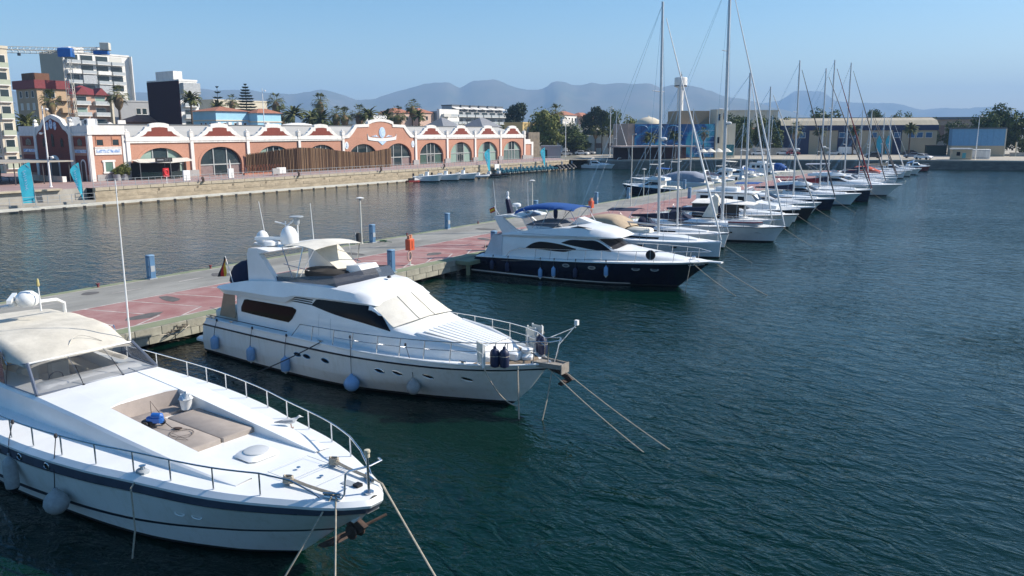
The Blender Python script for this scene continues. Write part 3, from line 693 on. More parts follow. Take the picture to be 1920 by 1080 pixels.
# rails
for sd_ in (-1, 1):
    xs = [-8.9, -8.55, -7.8, -6.6, -5.6, -4.4, -3.4, -2.4, -1.4, -.4, .4, 1.1]; 
    top = [H2.at(6, -9.0, sd_)+Vector((0, -sd_*.1, .0))]+[H2.at(6, x, sd_)+Vector((.05, -sd_*(.1+.06), lerp(.52, .78, (x+9)/10))) for x in xs[1:]]
    feet = [(H2.at(6, x, sd_)+Vector((0, -sd_*.1, 0)), H2.at(6, x, sd_)+Vector((.05, -sd_*.16, lerp(.52, .78, (x+9)/10)))) for x in xs[2:]]
    rail(y2, top, feet, .02, 'side_rail', mid=[Vector((p.x, p.y, p.z-.3)) for p in top[3:]])
b = MB(); tp = [H2.at(6, 1.1, -1)+Vector((.05, .16, .78)), (1.75, -.38, 2.62), (2.0, 0, 2.64), (1.75, .38, 2.62), H2.at(6, 1.1, 1)+Vector((.05, -.16, .78))]; b.tube(tp, .02, 6); b.build('pulpit_rail', M_steel, y2)
for y_ in (-.36, .36):
    b = MB(); b.tube([(1.6, y_*.6, 1.75), (1.75, y_, 2.62)], .02, 6); b.build('stanchion', M_steel, y2)
b = MB(); b.tube([(1.62, .2, 1.75), (1.75, .3, 2.4), (2.35, .42, 3.15)], .03, 6); b.tube([(1.1, .7, 2.45), (2.3, .42, 3.05)], .02, 6); b.build('anchor_davit', M_steel, y2)
b = MB(); b.box(2.28, 2.40, .36, .48, 3.13, 3.3); b.build('davit_head', M_whitepaint, y2)
b = MB(); b.prism([(1.0, -.32), (2.1, -.2), (2.12, .2), (1.0, .32)], 1.73, 1.78, 'z'); b.build('bow_platform', M_wth, y2)
b = MB(); b.prism([(1.0, -.36), (2.16, -.24), (2.16, -.20), (1.0, -.32)], 1.68, 1.84, 'z'); b.prism([(1.0, .36), (2.16, .24), (2.16, .20), (1.0, .32)], 1.68, 1.84, 'z'); b.box(2.13, 2.17, -.24, .24, 1.52, 1.86); b.build('bow_roller', M_wth, y2)
b = MB(); b.prism([(1.5, 1.64), (2.3, 1.5), (2.5, 1.35), (2.3, 1.3), (2.0, 1.45), (1.5, 1.56)], -.06, .06, 'y'); b.prism([(2.2, 1.35), (2.35, 1.3), (2.2, 1.15), (2.05, 1.2)], -.3, .3, 'y'); b.build('anchor', M_rust, y2)
b = MB(); b.lathe([(.22, 0), (.24, .1), (.18, .16), (.12, .2), (.2, .28), (.2, .36), (.05, .38)], .55, .1, 1.74, 12); b.build('windlass', M_gel, y2)
b = MB(); b.rbox(-.1, .4, -.35, .1, 1.74, 1.98, .05); b.build('deck_box', M_gel, y2)
b = MB(); b.lathe([(.05, 0), (.05, .3), (.16, .32), (.16, .38)], -3.4, 2.0, 1.7, 10); b.build('cleat_post', M_steel, y2)
for x, sd_ in ((-14.6, -1), (-14.2, -1), (-12.9, -1), (-7.2, -1), (-.9, -1), (-.2, 1)):
    p = H2.at(6, x, sd_); b = MB(); b.tube([p+Vector((-.15, -sd_*.04, .1)), p+Vector((.15, -sd_*.04, .1))], .025, 6); b.box(p.x-.06, p.x+.06, p.y-sd_*.04-.02, p.y-sd_*.04+.02, p.z+.02, p.z+.1); b.build('cleat', M_steel, y2)
b = MB(); b.tube(H2.edge(6, xa+.6, -9.2, -1, 10, .06, .16), .018, 6); b.build('aft_handrail', M_darkstripe, y2)
b = MB(); b.lathe([(.04, 0), (.1, .03), (.06, .09), (.02, .1)], -6.0, .1, 3.92, 8); b.build('horn', M_black, y2)
# things on board
fl = thing('flag', 'German flag of black, red and gold at the stern of the white flybridge yacht', 'flag', local2world(y2, (-13.7, -1.65, 3.2)), Y2A)
b = MB(); b.tube([(.15, 0, 0), (-.28, 0, 1.12)], .016, 6); b.build('flagstaff', M_whitepaint, fl)
for k, (nm, c) in enumerate((('flag_band', (.012, .012, .014)), ('flag_band', (.50, .02, .02)), ('flag_band', (.70, .42, .03)))):
    m_ = mat(('flag_black', 'flag_red', 'flag_gold')[k], c, .8, var=.1); b = MB(); rows = []
    for i in range(6):
        t = i/5; rows.append([(lerp(-.30-.50*t, -.14-.14*t, (k+j)/3), .05*math.sin(t*5+(k+j)*1.3)-.05, lerp(1.10-.92*t, .98-.74*t, (k+j)/3)) for j in (0, .5, 1)])
    b.grid(rows); b.build(nm, m_, fl)
sheet = thing('covered_bundle', 'black covered bundle behind the radar arch of the white flybridge yacht', 'cover', local2world(y2, (-13.7, -.75, 3.06)), Y2A)
b = MB(); b.lathe([(.78, 0), (.86, .15), (.8, .5), (.62, .78), (.3, .95), (.02, 1.0)], n=12, sx=.85, sy=.95); b.build('canvas_cover', M_navycloth, sheet)
b = MB(); b.tube([(.8*math.cos(a*math.pi/8), 1.0*math.sin(a*math.pi/8)*.78, .12) for a in range(16)], .03, 5, closed=True); b.build('lashing', M_black, sheet)
def chair(label, p, rz):
    t = thing('folding_chair', label, 'chair', local2world(y2, p), Y2A+rz, 'folded chairs on the fore deck')
    for y_ in (-.23, .23):
        b = MB(); b.box(-.02, .02, y_-.025, y_+.025, 0, .86); b.build('leg', M_whitepaint, t)
        b = MB(); b.box(.06, .10, y_*.86-.02, y_*.86+.02, .02, .8); b.build('leg', M_whitepaint, t)
    b = MB(); b.box(-.035, -.021, -.23, .23, .52, .84); b.build('back_panel', M_cream, t)
    b = MB(); b.box(.02, .058, -.2, .2, .12, .5); b.build('seat_panel', M_cream, t)
    for z in (.08, .46): 
        b = MB(); b.box(-.015, .015, -.21, .21, z, z+.035); b.build('rung', M_whitepaint, t)
chair('folded cream chair by the near bow rail of the flybridge yacht', (-.25, -1.55, 1.72), R(60))
chair('folded cream chair leaning at the far bow rail, taller of the pair', (-.05, 1.25, 1.72), R(70))
chair('folded cream chair tucked behind the other one at the far bow rail', (.15, 1.32, 1.82), R(80))
for lab, p in (('navy fender standing by the near rail, left of its pair', (.22, -1.35, 1.72)), ('navy fender standing by the near rail, right of its pair', (.52, -1.22, 1.72)), ('navy fender standing at the far bow rail nearest the chairs', (.5, 1.0, 1.72)), ('navy fender standing at the far bow rail nearest the davit', (.72, .82, 1.72))):
    t = thing('fender', lab, 'fender', local2world(y2, p), Y2A+.4, 'navy fenders stowed on the bow')
    b = MB(); b.lathe([(.05, 0), (.15, .05), (.17, .15), (.17, .5), (.14, .6), (.06, .66), (.05, .74), (.01, .75)], n=12); b.build('fender_body', mat('navy_fender', (.012, .02, .06), .5, var=.2), t)
    b = MB(); b.tube([(.172*math.cos(a*.785), .172*math.sin(a*.785), .42) for a in range(8)], .014, 4, closed=True); b.tube([(0, 0, .72), (.05, .02, .85)], .02, 5); b.build('lashing', M_rope, t)
# fenders over the side
for lab, x, zb, ln, r, m_, kd in (('pale blue fender hanging nearest the stern of the white flybridge yacht', -13.9, .35, .62, .17, M_fendblue, 'long'), ('pale blue fender hanging below the aft saloon window', -11.35, .28, .62, .17, M_fendblue, 'long'), ('pale blue fender hanging where the dark spring line crosses it', -9.15, .22, .62, .18, M_fendblue, 'long'),
                              ('round pale blue fender hanging amidships near the waterline', -5.5, .12, .62, .30, M_fendblue, 'ball'), ('round grey fender hanging below the forward portholes', -2.9, .35, .58, .26, M_fendgrey, 'ball')):
    p = H2.atz(x, zb+ln*.5)+Vector((0, -r-.02, 0)); q = H2.at(6, x)+Vector((.0, -.05, .05 if x < -9 else .5))
    q2 = H2.atz(x, zb+ln*1.5)+Vector((0, -.06, 0))
    fender(lab, ln, local2world(y2, q), local2world(y2, (p.x, p.y, zb)), r, m_, kd, Y2A)
mooring('dark spring line running down across the side of the white flybridge yacht', [local2world(y2, p) for p in catenary((-7.15, -2.55, 1.72), (-11.0, -4.4, -.2), .12)], M_darkrope, .022)
mooring('pale bow line of the white flybridge yacht, nearer of two reaching into the water', [local2world(y2, p) for p in catenary((1.5, -.12, 1.66), (6.2, -1.4, -.15), .10)])
mooring('pale bow line of the white flybridge yacht, farther of two reaching into the water', [local2world(y2, p) for p in catenary((2.25, -.1, 1.6), (6.75, -.7, -.15), .08)])
mooring('pale rope hanging straight down from the bow of the white flybridge yacht', [local2world(y2, p) for p in ((.95, -1.02, 1.8), (1.0, -1.12, 1.6), (1.02, -1.1, .6), (1.05, -1.12, -.4))], M_rope, .03)
mooring('slack rope looping along the bow of the white flybridge yacht', [local2world(y2, p) for p in catenary((.05, -1.75, 1.76), (1.02, -1.13, .45), .3)])
mooring('thin rope dropping from under the bow roller into the water', [local2world(y2, p) for p in ((1.75, -.2, 1.5), (1.8, -.5, .8), (1.75, -.85, -.2))], M_rope, .022)
# ---------------------------------------------------------------- open sports cruiser in the foreground
Y1A = R(-36.47)
y1 = thing('sports_cruiser', 'long white sports cruiser with cream canvas top and sunken sunbed', 'motor yacht', (-4.966, 16.9, 0), Y1A)
xa = -17.0
def tt(pts, x0, x1): return [((x-x0)/(x1-x0), v) for x, v in pts]
H1 = Hull([
 dict(xa=xa, xs=-1.8, z=[(0, -.6), (1, -.5)], b=[(0, .5), (.6, .5), (1, .03)]),
 dict(xa=xa, xs=0.05, z=[(0, 0), (1, 0)], b=tt([(-17, 2.3), (-9.5, 2.5), (-7, 2.32), (-3.5, 1.75), (-1.1, .82), (.05, .05)], xa, .05)),
 dict(xa=xa, xs=0.22, z=[(0, .14), (.7, .14), (1, .10)], b=tt([(-17, 2.36), (-9.5, 2.56), (-7, 2.38), (-3.5, 1.82), (-1.1, .9), (.22, .05)], xa, .22)),
 dict(xa=xa, xs=1.35, z=[(0, .34), (.5, .40), (.75, .58), (1, .98)], b=tt([(-17, 2.45), (-9.5, 2.68), (-7, 2.52), (-3.5, 2.02), (-.8, 1.2), (.6, .55), (1.35, .06)], xa, 1.35)),
 dict(xa=xa, xs=1.5, z=[(0, .45), (.5, .51), (.75, .67), (1, 1.07)], b=tt([(-17, 2.47), (-9.5, 2.70), (-7, 2.54), (-3.5, 2.05), (-.8, 1.25), (.6, .62), (1.45, .06)], xa, 1.45)),
 dict(xa=xa, xs=2.42, z=[(0, 1.31), (.5, 1.39), (.8, 1.54), (1, 1.70)], b=tt([(-17, 2.7), (-10, 2.93), (-7, 2.87), (-4.6, 2.58), (-3, 2.24), (-.5, 1.68), (1.5, .82), (2.1, .42), (2.42, .12)], xa, 2.42)),
 dict(xa=xa, xs=2.55, z=[(0, 1.37), (.5, 1.45), (.8, 1.60), (1, 1.76)], b=tt([(-17, 2.74), (-10, 2.97), (-7, 2.91), (-4.6, 2.62), (-3, 2.29), (-.5, 1.74), (1.6, .86), (2.2, .46), (2.55, .14)], xa, 2.55)),
 dict(xa=xa, xs=2.64, z=[(0, 1.62), (.5, 1.70), (.8, 1.80), (1, 1.90)], b=tt([(-17, 2.77), (-10, 3.0), (-7, 2.94), (-4.6, 2.65), (-3, 2.32), (-.5, 1.78), (1.65, .9), (2.3, .5), (2.64, .16)], xa, 2.64)),
 dict(xa=xa, xs=2.68, z=[(0, 1.68), (.5, 1.76), (.8, 1.86), (1, 1.97)], b=tt([(-17, 2.78), (-10, 3.01), (-7, 2.95), (-4.6, 2.66), (-3, 2.33), (-.5, 1.79), (1.65, .92), (2.32, .52), (2.68, .17)], xa, 2.68)),
 dict(xa=xa, xs=2.58, z=[(0, 1.80), (.5, 1.88), (.8, 1.97), (1, 2.06)], b=tt([(-17, 2.66), (-10, 2.89), (-7, 2.83), (-4.6, 2.55), (-3, 2.22), (-.5, 1.69), (1.6, .86), (2.25, .47), (2.58, .12)], xa, 2.58)),
], nt=40)
H1.strip(0, 2, 3).build('bottom', M_antifoul, y1)
H1.strip(2, 3, 4).build('lower_hull', M_gel2, y1)
H1.strip(3, 4, 1).build('hull_pinstripe', M_darkstripe, y1)
H1.strip(4, 5, 6).build('topsides', M_gel2, y1)
H1.strip(5, 6, 1, off=.02).build('rubbing_strip', M_gel, y1)
H1.strip(6, 7, 2).build('hull_band', M_stripe, y1)
H1.strip(7, 9, 4).build('gunwale', M_gel, y1)
H1.deck(9, .05, 0, 0, n=8).build('deck', M_gel, y1)
# trunk with a sunken sunbed
tr_secs = [
 (-15.0, [(2.02, 1.80), (1.93, 2.42), (1.86, 2.50), (1.6, 2.56)]),
 (-8.75, [(1.90, 1.84), (1.81, 2.42), (1.73, 2.50), (.98, 2.60)]),
 (-6.25, [(1.82, 1.88), (1.73, 2.32), (1.66, 2.39), (.97, 2.47)]),
 (-4.2, [(1.73, 1.92), (1.65, 2.20), (1.58, 2.26), (.95, 2.32)]),
 (-2.3, [(1.60, 1.95), (1.54, 2.10), (1.48, 2.14), (.93, 2.19)]),
 (-0.9, [(1.43, 1.98), (1.39, 2.04), (1.35, 2.06), (.9, 2.09)]),
 (-0.3, [(1.34, 1.98), (1.3, 2.02), (1.26, 2.03), (.89, 2.06)])]
b = MB()
for sd_ in (-1, 1):
    rows = []
    for (a, c) in zip(tr_secs, tr_secs[1:]):
        for i in range(5):
            t = i/5; x = lerp(a[0], c[0], t); sc = [(lerp(p[0], q[0], t), lerp(p[1], q[1], t)) for p, q in zip(a[1], c[1])]
            rows.append([(x, sd_*y, z) for y, z in sc]+[(x, sd_*(sc[-1][0]-.02), 1.9)])
    x, sc = tr_secs[-1]; rows.append([(x, sd_*y, z) for y, z in sc]+[(x, sd_*(sc[-1][0]-.02), 1.9)])
    b.grid(rows)
b.build('coaming', M_gel, y1, angle=22)
b = MB(); rows = []
for i in range(7):
    t = i/6; x = lerp(-8.8, -6.2, t); w_ = lerp(1.0, .98, t); z0 = lerp(2.58, 2.45, t)
    rows.append([(x+.22*(1-(j/5-1)**2)*t*-1, lerp(-w_, w_, j/10), z0+.06*(1-(j/5-1)**2)) for j in range(11)])
rows.append([(p[0]+.02, p[1], 1.92) for p in rows[-1]])
b.grid(rows); b.build('fore_cabin_top', M_gel, y1)
b = MB(); b.rbox(-6.6, -2.68, -.96, .96, 1.9, 1.99, .02); b.build('sunbed_base', M_gel, y1)
b = MB(); rows = []
for i in range(5):
    z = 2.0+.11*i; rows.append([(-6.10-.05*i-.22*(1-(j/5-1)**2), lerp(-.93, .93, j/10), z) for j in range(11)])
b.plate(rows, .09, (-1, 0, 0)); b.build('sunbed_backrest', M_beigecush, y1)
b = MB(); b.tube([(-6.1-.08-.22*(1-(j/5-1)**2)+.01, lerp(-.92, .92, j/10), 2.2) for j in range(11)], .012, 4); b.build('backrest_seam', M_rust, y1)
M_bc2 = mat('taupe_cushion_top', (0.315, 0.275, 0.245), .9, var=.14, vscale=2.5, bump=.25, bscale=7)
for y0, y1_, x0 in ((-.92, -.03, -5.55), (.0, .93, -5.2)):
    b = MB(); b.rbox(x0, -2.72, y0, y1_, 1.99, 2.13, .035); b.build('sunbed_cushion', M_bc2, y1)
b = MB(); b.rbox(-6.05, -5.6, -.92, .93, 1.99, 2.10, .04); b.build('sunbed_cushion', M_beigecush, y1)
# deck fittings
b = MB(); b.rbox(-1.75, -.95, -.42, .42, 2.05, 2.125, .12); b.build('hatch_frame', M_gel, y1)
b = MB(); b.lathe([(.30, 0), (.30, .03), (.27, .045), (.02, .055)], -1.35, 0, 2.125, 24); b.build('hatch_lid', mat('frosted_hatch', (.50, .52, .53), .35, var=.05), y1)
for k, (x0, x1, y0, y1_) in enumerate(((-.2, .55, -.55, .05), (.65, 1.25, -.5, .0))):
    b = MB(); b.tube([(x0, y0, 2.105), (x1, y0, 2.105), (x1, y1_+.5, 2.105), (x0, y1_+.5, 2.105)], .006, 4, closed=True); b.build('locker_seam', M_panel, y1)
    b = MB(); b.lathe([(.05, 0), (.045, .012), (.01, .014)], (x0+x1)/2, (y0+y1_)/2+.25, 2.108, 12); b.build('locker_latch', M_steel, y1)
b = MB(); b.box(1.55, 1.98, .02, .22, 2.06, 2.105); b.build('chain_locker', M_panel, y1)
b = MB(); b.box(1.9, 2.05, .05, .2, 2.1, 2.16); b.build('chain_stopper', M_black, y1)
for sd_, x in ((-1, .62), (1, .66)):
    b = MB(); b.tube([(x-.14, sd_*.62, 2.17), (x+.14, sd_*.62, 2.17)], .03, 6); b.box(x-.07, x+.07, sd_*.62-.03, sd_*.62+.03, 2.06, 2.17); b.build('cleat', M_steel, y1)
    b = MB()
    for q in range(5): b.tube([(x+.13*math.cos(a*.7+q), sd_*.62+.10*math.sin(a*.7+q)*(1-.1*q), 2.12+.03*q+.02*math.sin(a+q)) for a in range(9)], .024, 5, closed=True)
    b.build('rope_turns', M_rope, y1)
    b = MB(); b.prism([(1.75, sd_*.62), (2.1, sd_*.48), (2.1, sd_*.36), (1.75, sd_*.5)], 2.05, 2.13, 'z'); b.tube([(1.72, sd_*.6, 2.15), (2.1, sd_*.45, 2.17)], .03, 6); b.build('fairlead', M_steel, y1)
    for dy in (0, .05):
        b = MB(); b.tube(catenary((x+.1, sd_*(.62-dy), 2.18), (1.95, sd_*(.52-dy), 2.16), .02, 6), .022, 5); b.build('tied_rope', M_rope, y1)
for x in (-2.75, ):
    p = H1.at(9, x); b = MB(); b.rbox(p.x-.16, p.x+.16, p.y+.02, p.y+.24, p.z-.02, p.z+.09, .05); b.build('fairlead', M_panel, y1)
    b = MB(); b.lathe([(.06, 0), (.05, .07), (.08, .1), (.02, .11)], p.x, p.y+.13, p.z+.08, 10); b.build('mooring_post', M_steel, y1)
# rails
for sd_ in (-1, 1):
    xs = [-14.5, -12.4, -10.6, -8.8, -7.7, -6.6, -5.4, -4.15, -2.95, -1.8, -.6, .5]
    def rp(x, h): p = H1.at(9, x, sd_); return Vector((p.x, p.y-sd_*.07, p.z+h))
    top = [rp(lerp(-14.5, .5, i/40), .50 if i/40 < .93 else .5) for i in range(41)]+[rp(1.15, .40), rp(1.6, .18), rp(1.75, .06)]
    rail(y1, top, [(rp(x, 0), rp(x, .5)) for x in xs], .021, 'side_rail', M_steel)
b = MB(); b.tube([(1.75, -.62, 2.1), (2.15, -.5, 2.1), (2.2, -.45, 2.2), (2.2, -.4, 2.62), (2.25, -.33, 2.68), (2.4, .1, 2.68), (2.38, .45, 2.68), (2.25, .5, 2.68)], .024, 8); b.build('pulpit_rail', M_steel, y1)
b = MB(); b.lathe([(.1, 0), (.11, .1), (.03, .14), (.03, .86)], 2.42, .02, 2.05, 10); b.build('light_post', M_steel, y1)
b = MB(); b.lathe([(.055, 0), (.055, .05), (.05, .08), (.06, .09), (.07, .12), (.06, .16), (.01, .17)], 2.42, .02, 2.91, 12); b.build('bow_light', mat('ivory_lamp', (.55, .5, .38), .4), y1)
# windscreen: three front panes, raked side panes and the frame
def wsp(f, t):                    # f across -1..1, t up 0..1
    x = lerp(-8.62+.28*(1-f*f), -9.55+.22*(1-f*f), t); return Vector((x, f*lerp(1.72, 1.5, t), lerp(2.52, 3.20, t)+.06*(1-f*f)))
for a_, c_ in ((-1, -.34), (-.33, .33), (.34, 1)):
    b = MB(); b.grid([[wsp(lerp(a_, c_, j/5), t) for j in range(6)] for t in (0, .5, 1)]); b.build('windscreen_pane', M_clear, y1)
M_frame = mat('grey_frame', (.22, .24, .28), .3, metal=.6, var=.1)
b = MB(); b.tube([wsp(f/6-1, 0)+Vector((.01, 0, .01)) for f in range(13)], .03, 6); b.build('windscreen_sill', M_frame, y1)
b = MB(); b.tube([wsp(f/6-1, 1) for f in range(13)], .025, 6); b.build('windscreen_top_rail', M_whitepaint, y1)
for f in (-.335, .335):
    b = MB(); b.tube([wsp(f, 0), wsp(f, 1)], .008, 5); b.build('windscreen_mullion', M_frame, y1)
for f in (-.35, .3):
    b = MB(); b.tube([wsp(f, .0)+Vector((.03, 0, .02)), wsp(f+.04, .62)+Vector((.02, 0, .02))], .01, 4); b.lathe([(.03, 0), (.04, .03), (.01, .05)], *(wsp(f, 0)+Vector((.05, 0, 0))), n=8); b.build('wiper', M_black, y1)
for sd_ in (-1, 1):
    b = MB(); b.tube([wsp(sd_, 0), wsp(sd_, 1)], .05, 6); b.build('windscreen_pillar', M_frame, y1)
    b = MB(); b.poly([wsp(sd_, 0), (-10.3, sd_*1.82, 2.54), (-10.6, sd_*1.62, 3.02), wsp(sd_, 1)]); b.build('side_pane', M_clear, y1)
    b = MB(); b.tube([wsp(sd_, 0), (-10.3, sd_*1.82, 2.54), (-10.6, sd_*1.62, 3.02), wsp(sd_, 1)], .018, 5); b.build('side_pane_frame', M_frame, y1)
# helm and seats seen through the glass
b = MB(); b.rbox(-9.6, -8.85, -1.5, 1.5, 1.95, 2.62, .15); b.build('dashboard', M_gel, y1)
b = MB(); b.rbox(-13.5, -9.0, -1.75, 1.75, 1.6, 1.7, .02); b.build('cockpit_floor', M_teak, y1)
for y_ in (-.95, -.1):
    b = MB(); b.rbox(-10.9, -10.4, y_-.3, y_+.3, 1.7, 2.2, .08); b.rbox(-11.1, -10.88, y_-.3, y_+.3, 2.0, 2.75, .08); b.build('helm_seat', M_cream, y1)
b = MB(); b.rbox(-12.9, -10.2, .8, 1.55, 1.7, 2.2, .1); b.rbox(-12.9, -10.2, 1.45, 1.7, 2.0, 2.6, .08); b.build('side_bench', M_cream, y1)
b = MB(); b.rbox(-13.8, -12.9, -1.6, 1.6, 1.7, 2.5, .1); b.build('aft_sofa', M_cream, y1)
b = MB(); b.tube([(-9.55+.05*math.sin(a*.628), -.8+.2*math.cos(a*.628), 2.62+.2*math.sin(a*.628)) for a in range(10)], .015, 5, closed=True); b.build('steering_wheel', M_black, y1)
# cream canvas top with soft sag between its bows
ct = MB(); rows = []
for i in range(19):
    t = i/18; x = lerp(-9.5, -15.0, t); r = []
    zc = curve([(0, 3.24), (.12, 3.46), (.28, 3.66), (.6, 3.72), (1, 3.62)], t); ww = curve([(0, 1.52), (.25, 1.66), (1, 1.72)], t)
    for j in range(21):
        f = j/10-1; p = Vector((x, 0, 0)); e = abs(f)
        z = zc-.10*e*e-(.34 if e > .95 else 0)*min(1, t*3.5)-.06*(e**6)+.018*noise.noise(Vector((x*1.7, f*2.2, 2)))-.03*abs(math.sin(t*9.5))**8
        xx = x+.22*(1-f*f)*(1-t)**3
        r.append((xx, f*ww, z))
    rows.append(r)
ct.plate(rows, .03); ct.build('canvas_top', mat('aged_canvas', (.57, .535, .455), .9, var=.22, vscale=1.3, bump=.3, bscale=5, lo=.3), y1, angle=60)
b = MB(); b.tube([(-9.75-.28*math.sin(q*math.pi/12)*1.4, lerp(-.3, .7, q/12), 3.36+.17*math.sin(q*math.pi/12)*1.25) for q in range(13)], .012, 4); b.build('canvas_zip', mat('grey_seam', (.45, .43, .38), .8), y1)
for sd_ in (-1, 1):
    b = MB(); b.tube([(-10.6, sd_*1.62, 3.0), (-10.9, sd_*1.66, 3.5)], .02, 5); b.tube([(-12.9, sd_*1.8, 2.5), (-13.0, sd_*1.72, 3.45)], .02, 5); b.build('canvas_frame', M_steel, y1)
b = MB(); b.plate([[(-10.7, -1.70, 3.42), (-10.35, -1.82, 2.56)], [(-14.6, -1.74, 3.3), (-14.6, -1.9, 2.56)]], .01, (0, 1, 0)); b.build('side_curtain', M_smoke, y1)
# radar mast above the canvas
b = MB()
for sd_ in (-1, 1): b.tube([(-14.2, sd_*1.7, 2.5), (-13.8, sd_*1.5, 3.9), (-13.4, sd_*1.1, 4.12), (-13.3, 0, 4.18)], .06, 8)
b.build('radar_arch', M_gel, y1)
b = MB(); b.lathe([(.25, 0), (.3, .06), (.34, .2), (.31, .34), (.18, .45), (.02, .48)], -12.95, .05, 4.16, 16); b.build('satellite_dome', M_gel, y1)
b = MB(); b.box(-13.9, -12.55, -.35, -.22, 4.36, 4.47, rot=-.5); b.lathe([(.12, 0), (.12, .2)], -13.2, -.3, 4.16, 10); b.build('radar_scanner', M_gel, y1)
b = MB(); b.lathe([(.1, 0), (.13, .04), (.13, .16), (.08, .2)], -13.3, -.75, 4.12, 10); b.build('searchlight', M_panel, y1)
for x, y_, z, l, dx, nm in ((-9.75, 1.56, 3.2, 4.95, .05, 'whip_antenna'), (-11.35, -1.85, 2.5, 3.7, .6, 'whip_antenna'), (-12.55, .25, 4.0, .85, 0, 'flag_halyard')):
    b = MB(); b.tube([(x, y_, z), (x+dx, y_, z+l)], [.028, .014], 6); b.build(nm, M_whitepaint, y1)
b = MB(); b.lathe([(.02, 0), (.05, .04), (.04, .2), (.02, .26)], -12.55, .25, 4.78, 8); b.build('antenna_tip', mat('yellow_tip', (.5, .42, .18), .6), y1)
# portholes in the band and two vents in the topsides
for x in (-10.3, -9.1, -8.1, -7.0, -5.8):
    for sd_ in (-1, 1):
        p = H1.at(6.5, x, sd_); q = H1.at(6.5, x+.2, sd_); td = (q-p).normalized()
        b = MB(); b.poly([p+td*.10*math.cos(a*.5236)+Vector((0, sd_*.012, .075*math.sin(a*.5236))) for a in range(12)]); b.build('porthole', M_glass, y1)
        b = MB(); b.tube([p+td*.105*math.cos(a*.5236)+Vector((0, sd_*.01, .08*math.sin(a*.5236))) for a in range(12)], .012, 4, closed=True); b.build('porthole_rim', M_steel, y1)
for x in (-1.75, -1.3):
    p = H1.atz(x, 1.15); q = H1.atz(x+.2, 1.13); td = (q-p).normalized(); b = MB()
    b.tube([p+td*.13*math.cos(a*.5236)+Vector((0, -.008, .045*math.sin(a*.5236)-.1*0)) for a in range(12)], .014, 4, closed=True); b.build('hull_vent', M_gel, y1)
# anchor hanging under the stem
b = MB(); b.lathe([(.16, -.14), (.17, -.1), (.1, -.06), (.1, .06), (.17, .1), (.16, .14)], 1.95, .02, 1.12, 12, axis='y'); b.prism([(1.75, 1.25), (2.0, 1.42), (2.3, 1.3), (2.1, 1.1), (1.8, 1.1)], -.05, .09, 'y'); b.build('anchor_roller', M_rust, y1)
b = MB(); b.tube([(1.75, -.55, 1.0), (2.3, .62, 1.35)], .035, 6); b.build('anchor_stock', M_rust, y1)
b = MB(); b.tube([(1.9, .05, 1.1), (1.5, .0, .85), (1.2, -.05, .62)], [.03, .03, .02], 6); b.prism([(1.5, .9), (1.2, .72), (.95, .55), (1.15, .55), (1.55, .75)], -.22, .22, 'y'); b.build('anchor', M_rust, y1)
b = MB(); b.prism([(1.75, 1.42), (2.15, 1.62), (2.3, 1.62), (2.05, 1.36)], -.1, .1, 'y'); b.build('anchor_bracket', M_gel, y1)
# things lying on board
t = thing('bucket', 'white bucket with cleaning cloths at the head of the sunbed', 'bucket', local2world(y1, (-5.45, .72, 2.10)), Y1A)
b = MB(); b.lathe([(.13, 0), (.135, .02), (.17, .3), (.18, .31), (.17, .32), (.15, .29), (.12, .03)], n=16); b.build('pail', M_whitepaint, t)
b = MB(); b.grid([[(.2*math.cos(a*.5236)*(1-k*.25)+.02*k, .2*math.sin(a*.5236)*(1-k*.25), .30+.09*math.sin(k*1.2+a)*(k > 0)+.05*k) for a in range(13)] for k in range(5)]); b.build('cloth', mat('white_rag', (.66, .68, .68), .9, var=.2, vscale=9), t)
b = MB(); b.box(.02, .13, -.165, -.155, .3, .4); b.build('printed_label', M_fendblue, t)
_ = 0
t = thing('pressure_washer', 'blue and black cleaning machine with small wheels and a lance on the sunbed', 'cleaning machine', local2world(y1, (-4.75, -.55, 2.15)), Y1A+.5)
b = MB(); b.rbox(-.3, .25, -.12, .12, .14, .32, .06); b.lathe([(.05, -.25), (.11, -.2), (.11, .1), (.04, .16)], .1, 0, .34, 10, axis='x'); b.build('housing', mat('tool_blue', (.02, .12, .42), .45, var=.15), t)
b = MB(); b.rbox(-.45, -.02, -.15, .13, .05, .2, .05); b.build('motor_block', M_black, t)
for dx, dy in ((-.25, -.2), (.12, .17), (-.25, .2)):
    b = MB(); b.lathe([(.03, -.03), (.1, -.03), (.105, 0), (.1, .03), (.03, .03)], dx, dy, .1, 12, axis='y'); b.build('wheel', M_black, t)
b = MB(); b.tube([(-.2, .1, .25), (-.3, .25, .75), (.05, .15, .4)], .012, 5); b.build('handle', M_rust, t)
b = MB(); b.tube([(.2, .02, .2), (.65, -.2, .06), (.95, -.3, .03)], .012, 5); b.build('lance', M_black, t)
t.scale = (.8, .8, .8)
b = MB(); b.lathe([(.01, .0), (.14, .01), (.16, .03), (.05, .05)], .8, -.12, .0, 14, sy=.55); b.build('brush_plate', M_rust, t)
t = MB(); t.tube([Vector((-3.75+.30*math.cos(a*.42)*(1+.25*math.sin(a*.3)), -.45+.26*math.sin(a*.42), 2.162+.012*math.sin(a))) for a in range(40)]+[Vector((-3.2, -.62, 2.165)), Vector((-3.5, -.78, 2.165)), Vector((-3.55, -.62, 2.19))], .0045, 4)
tag(t.build('cable', mat('brown_cable', (.06, .045, .04), .7), None, y1.location, Y1A), 'thin black cable coiled on the near sunbed cushion', 'cable')
